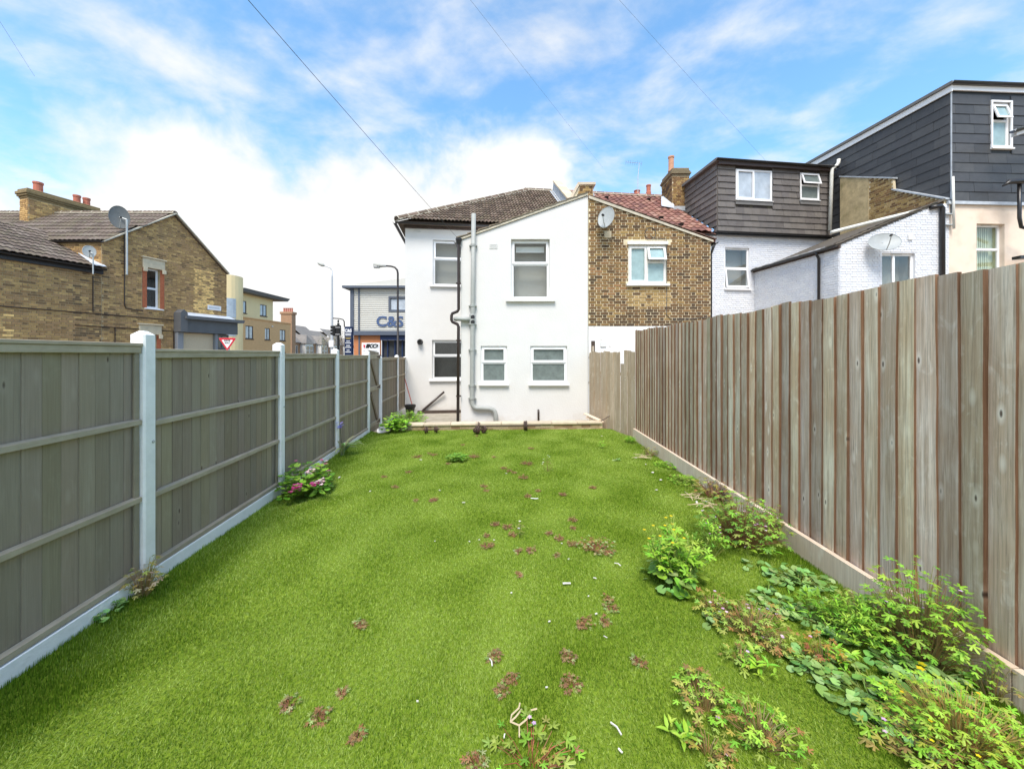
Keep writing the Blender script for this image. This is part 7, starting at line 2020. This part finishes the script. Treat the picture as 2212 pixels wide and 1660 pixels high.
def iris():
    g = random.Random(9); x, y = ground_at(733, 983); x += 0.05; z0 = lh(x, y)
    o = thing('iris', (x, y, z0), 'iris with strap leaves and one blue-violet flower by the third white post', 'plant')
    for i in range(20):
        a = g.uniform(-0.6, 3.6) - 1.4; ln = g.uniform(0.30, 0.52); lean = g.uniform(0.45, 1.35); mb = MB(); w = 0.027
        P = [Vector((x, y, z0)) + Vector((math.cos(a), math.sin(a), 0)) * (ln * math.sin(lean * t) * t * 0.9) + ZV * (ln * t * math.cos(lean * t * t) * (1 - 0.35 * t * lean)) for t in (0, 0.3, 0.6, 0.85, 1.0)]
        sd = Vector((-math.sin(a), math.cos(a), 0)); vs = []
        for p, ww in zip(P, (w, w * 1.2, w, w * 0.6, 0.001)):
            vs += [tuple(p - sd * ww), tuple(p + sd * ww)]
        mb.add(vs, [(2 * k, 2 * k + 1, 2 * k + 3, 2 * k + 2) for k in range(4)], tuple(q * g.uniform(0.8, 1.25) for q in (0.40, 0.54, 0.25))); mb.build('leaf', 'leaf', o)
    st = MB(); hd = Vector((x - 0.03, y - 0.02, z0 + 0.50)); st.tube([(x, y, z0), (x - 0.02, y - 0.01, z0 + 0.27), tuple(hd)], [0.006, 0.005, 0.004], 5, (0.05, 0.07, 0.03)); st.build('stalk', 'stem', o)
    for k in range(9):
        f = MB(); leaf(f, 'lance', hd + ZV * g.uniform(-0.05, 0.10), k * 0.75, g.uniform(-0.5, 0.9), 0.085, (0.36 * g.uniform(0.8, 1.2), 0.33, 0.72), 0, 0.7); f.build('petal', 'petal', o)


iris()
# small brown weeds scattered over the lawn
Z4 = lambda px, py: ((1150 + px / 3.0186) / 1.30877, (1250 + py / 3.0186) / 1.30877)
Z8 = lambda px, py: ((700 + px / 1.8433) / 1.30877, (1700 + py / 1.8433) / 1.30877)
tufts = [(*Z4(px, py), r) for px, py, r in ((90, 125, .10), (230, 110, .07), (570, 122, .13), (1060, 58, .06), (1030, 190, .13), (830, 222, .05), (868, 245, .05), (920, 262, .04), (990, 305, .09), (660, 380, .05), (685, 415, .035), (1118, 412, .035),
         (1035, 460, .045), (1330, 448, .05), (1580, 395, .05), (240, 492, .05), (15, 255, .05), (760, 705, .05), (862, 730, .055), (905, 798, .04), (682, 888, .07), (1205, 778, .035), (1300, 820, .05), (1420, 862, .055), (955, 930, .04), (1415, 655, .055), (1280, 962, .025),
         (950, 1135, .03), (1058, 925, .06), (1520, 1555, .085), (1690, 1545, .04), (1760, 1425, .065), (1710, 1345, .045), (360, 185, .04), (740, 128, .035), (190, 95, .03), (75, 500, .03), (690, 803, .02), (1412, 728, .025), (1725, 935, .05))]
tufts += [(*Z8(px, py), r) for px, py, r in ((590, 140, .04), (1285, 290, .055), (1680, 300, .055), (1695, 445, .075), (1330, 478, .045), (2045, 330, .05), (225, 525, .055), (380, 605, .06), (480, 482, .025), (1185, 855, .06), (1370, 415, .05), (575, 715, .035))]
tufts += [(853, 1052, 0.05), (935, 1082, 0.05), (1000, 960, 0.04), (830, 1030, 0.04), (775, 1352, 0.035), (1030, 942, 0.03)]
for i, (px, py, r) in enumerate(tufts):
    x, y = ground_at(px, py); near = y < 3.6
    herb('brown_weed', 'small reddish-brown weed tuft flattened on the lawn', 'weed', x + rnd.uniform(-.01, .01), y, r * (0.7 if near else 0.85), 0.02 + r * 0.22, int((14 if near else 26) + (300 if near else 420) * r), 'palm', BROWNW[:4], 0.028 if near else 0.022, outer=[(0.34, 0.42, 0.16), (0.26, 0.36, 0.09), (0.30, 0.16, 0.07), (0.30, 0.20, 0.09)] if near else None, stem=(0.25, 0.11, 0.06), group='small brown weeds scattered over the lawn', flat=True, seed=100 + i)
x, y = ground_at(*Z4(1620, 905)); herb('brown_weed_patch', 'largest patch of reddish weeds with pale leaf tips in the middle of the lawn', 'weed', x, y, 0.17, 0.09, 95, 'palm', BROWNW + [(0.40, 0.42, 0.18)], 0.034, stem=(0.28, 0.11, 0.06), flat=True)

# ================================================================== SCRAPS ON THE LAWN
def scrap(px, py, ln, wd, rot, label, group=None, m='scrap', nm='paper_scrap', bend=0.06):
    x, y = ground_at(px, py); z = lh(x, y) + 0.019; mb = MB(); vs = []; g = random.Random(int(px * py)); ln *= 0.72; wd *= 0.72
    d = Vector((math.cos(rot), math.sin(rot), 0)); s_ = Vector((-d.y, d.x, 0))
    for k in range(4):
        t = k / 3 - 0.5; b = Vector((x, y, z + bend * ln * (t * t) + g.uniform(0, 0.004))) + d * (ln * t)
        for sd, dz in ((-1, 0), (1, 0)):
            vs.append(tuple(b + s_ * (wd / 2 * sd * g.uniform(0.7, 1.1))))
    vs2 = [(v[0], v[1], v[2] + 0.004) for v in vs]; n = 8
    fs = []
    for k in range(3):
        a = 2 * k; fs += [(a, a + 1, a + 3, a + 2), (n + a, n + a + 2, n + a + 3, n + a + 1), (a, a + 2, n + a + 2, n + a), (a + 1, n + a + 1, n + a + 3, a + 3)]
    fs += [(0, n, n + 1, 1), (6, 7, n + 7, n + 6)]
    mb.add(vs + vs2, fs); o = mb.build(nm, m, None, origin=(x, y, z)); tag(o, label, 'litter', group)


GS = 'small pale scraps on the lawn'
LS = 'small whitish scrap lying on the lawn'
px, py = Z4(1365, 1230); scrap(px, py, 0.085, 0.028, 0.05, 'largest white paper scrap lying in the middle of the lawn')
for z, pts in ((Z4, ((1605, 1182, .035, .012, -.6), (1550, 1335, .018, .012, .9), (1218, 1548, .022, .012, .5), (120, 155, .06, .03, .1), (745, 852, .02, .018, .3), (618, 850, .02, .016, .7), (535, 864, .02, .018, 0), (1616, 1490, .02, .016, .4), (1380, 1012, .022, .01, .2), (850, 275, .03, .02, .4), (485, 533, .05, .02, .3), (240, 860, .016, .01, .1), (893, 1305, .014, .02, 1.3), (1323, 870, .02, .016, 0))),
               (Z8, ((1943, 800, .03, .012, -.8), (1865, 207, .035, .007, -.7), (1338, 727, .025, .010, 1.4), (1572, 115, .018, .012, .4), (1558, 470, .02, .012, .5), (885, 548, .014, .012, .3)))):
    for px, py, ln, wd, rt in pts:
        a_, b_ = z(px, py); scrap(a_, b_, ln, wd, rt, LS, GS)
for px, py, ln, wd in ((1373, 985, .07, .035), (1410, 1018, .06, .05), (1427, 1035, .05, .04), (1395, 1000, .06, .02), (1418, 1055, .05, .03), (950, 1063, .04, .02), (800, 1065, .04, .02), (733, 1035, .08, .03), (1505, 1083, .10, .03), (1300, 940, .05, .03), (1610, 1180, .03, .03)):
    scrap(px, py, ln, wd, rnd.uniform(0, 3), LS, GS)
px, py = Z4(1090, 487); scrap(px, py, 0.13, 0.016, -0.1, 'short lime green strip lying on the far lawn', m='stem', nm='green_strip')
for zf, px, py, ln, rt, lb in ((Z8, 1268, 340, 0.055, -1.25, 'thin white stick lying below a brown weed tuft'), (Z8, 1920, 692, 0.07, -1.05, 'white curved stick near the bottom of the lawn'), (Z4, 1800, 1065, 0.06, -0.8, 'thin pale stem lying near the tall weed')):
    a_, b_ = zf(px, py); x, y = ground_at(a_, b_); z = lh(x, y) + 0.03; d = Vector((math.cos(rt), math.sin(rt), 0)) * ln * 0.5
    c = MB(); c.tube([tuple(Vector((x, y, z)) - d), (x + 0.004, y, z + 0.008), tuple(Vector((x, y, z)) + d)], 0.0045, 5); o = c.build('stick', 'scrap', None, origin=(x, y, z)); tag(o, lb, 'stick')
# pale dried twig near the bottom edge
a_, b_ = Z8(1415, 670); x, y = ground_at(a_, b_); z = lh(x, y) + 0.03; P0 = Vector((x, y, z))
c = MB()
for pts in (((0.0, -0.05), (0.0, -0.01), (-0.035, 0.005), (-0.03, 0.03), (0.0, 0.055), (0.005, 0.075)), ((0.0, -0.01), (0.03, 0.01), (0.05, 0.045), (0.075, 0.05)), ((-0.035, 0.005), (-0.015, 0.02), (0.012, 0.05))):
    c.tube([tuple(P0 + Vector((q[0] * 1.2, q[1] * 1.3, 0.008 * math.sin(7 * q[0] + 9 * q[1]) + 0.005))) for q in pts], 0.004, 5)
tag(c.build('dry_twig', 'dry', None, origin=P0), 'forked bleached twig lying near the bottom edge of the lawn', 'twig')
# dry stalks along the board
for k, (px, py) in enumerate(((1500, 1075), (1520, 1090), (1390, 985))):
    x, y = ground_at(px, py); z = lh(x, y) + 0.03; c = MB(); g = random.Random(k)
    for i in range(9):
        a = g.uniform(0, 3.1); d = Vector((math.cos(a), math.sin(a), 0)) * g.uniform(0.06, 0.14); m_ = Vector((x + g.uniform(-.1, .1), y + g.uniform(-.1, .1), z + g.uniform(0, 0.02))); c.tube([tuple(m_ - d), tuple(m_ + Vector((0, 0, 0.012))), tuple(m_ + d)], 0.004, 4)
    tag(tag(c.build('dry_stalks', 'dry', None, origin=(x, y, z)), 'pale dry stalks heaped ' + ('beside the brownish cranesbill by the fence', 'in front of the wide cranesbill by the fence', 'near the straw-coloured weed by the far fence')[k], 'stalks'), kind='stuff')

# ================================================================== WEIGHTS BY THE COPING
def plates(o, c, axis, specs):
    for off, r, t in specs:
        p = MB(); q = Vector(c) + Vector(axis).normalized() * off; p.lathe([(r * 0.93, -t / 2), (r, -t * 0.3), (r, t * 0.3), (r * 0.93, t / 2), (r * 0.55, t / 2), (r * 0.5, t * 0.3), (0.02, t * 0.3)], q, axis, 20); p.build('plate', 'iron', o)


def bell(name, label, P, Q, specs, r=0.0125):
    P, Q = Vector(P), Vector(Q); o = thing(name, tuple((P + Q) / 2), label, 'weight'); b = MB(); b.tube([tuple(P), tuple(Q)], r, 10); b.build('bar', 'iron', o); plates(o, P, Q - P, specs)
    for t in (specs[0][0] - 0.02 if specs[0][0] > 0.04 else 0.012, specs[-1][0] + 0.03):
        k = MB(); k.lathe([(0.025, -0.012), (0.025, 0.012)], P + (Q - P).normalized() * t, Q - P, 8); k.build('collar', 'iron', o)


gz = lh(-1.8, 8.75)
bell('dumbbell', 'rusty iron dumbbell lying alone near the left end of the coping', (-2.02, 8.70, gz + 0.09), (-1.66, 8.83, gz + 0.09), [(0.06, 0.075, 0.03), (0.10, 0.062, 0.025), (0.27, 0.062, 0.025), (0.31, 0.075, 0.03)])
gz = lh(-0.7, 8.7)
bell('dumbbell', 'rusty iron dumbbell with stepped plates lying by the middle of the coping', (-0.86, 8.56, gz + 0.095), (-0.56, 8.78, gz + 0.095), [(0.04, 0.055, 0.03), (0.075, 0.072, 0.03), (0.11, 0.088, 0.03), (0.26, 0.088, 0.03), (0.295, 0.072, 0.03)])
gz = lh(0, 8.95)
bell('barbell', 'long iron barbell resting against the front of the coping', (-0.86, 8.99, gz + 0.13), (0.68, 9.10, gz + 0.13), [(0.07, 0.10, 0.03), (0.105, 0.085, 0.025), (1.16, 0.105, 0.035), (1.20, 0.115, 0.03)])

# planks, pot and broom
pk = MB(); A, B = at(1268, 896, 10.0), at(1301, 910, 9.5); pk = thing('timber_planks', tuple(at(1285, 905, 9.75)), 'two short offcut planks lying at the right end of the coping', 'planks')
for k, (P_, Q_) in enumerate(((at(1263, 894, 9.95), at(1296, 909, 9.5)), (at(1268, 899, 9.85), at(1302, 910.5, 9.55)))):
    c = MB(); strip(c, P_ - ZV * 0.03 * k, Q_ - ZV * 0.03 * k, 0.15, 0.028, (0.6, 0.75, 0)); c.build('plank', 'gravel_timber', pk)
c = MB(); c.tube([tuple(at(1296, 911, 9.4)), tuple(at(1318, 897, 9.45))], 0.009, 5); tag(c.build('thin_stick', 'brown_pipe', None, origin=at(1296, 911, 9.4)), 'thin dark stick leaning on the offcut planks', 'stick')
po = at(886, 892, 12.1); po.z = -0.235; pot = thing('plant_pot', tuple(po), 'black plastic plant pot in the corner by the left fence', 'pot')
c = MB(); c.lathe([(0.11, 0.0), (0.15, 0.30), (0.175, 0.30), (0.175, 0.37), (0.155, 0.37), (0.145, 0.33)], po + Vector((0, 0, 0.08)), (0, 0, 1), 18); c.build('body', 'black', pot)
c = MB(); c.lathe([(0.14, 0), (0.14, 0.012)], po + Vector((0, 0, 0.38)), (0, 0, 1), 14); c.build('soil', 'soil', pot)
bt, bb = at(874.5, 818, 12.6), po + Vector((0.06, 0.15, 0.30))
c = MB(); c.tube([tuple(bt), tuple(bb)], 0.014, 6); tag(c.build('broom_handle', 'red_handle', None, origin=bb), 'thin red broom handle leaning in the corner by the fence', 'handle')
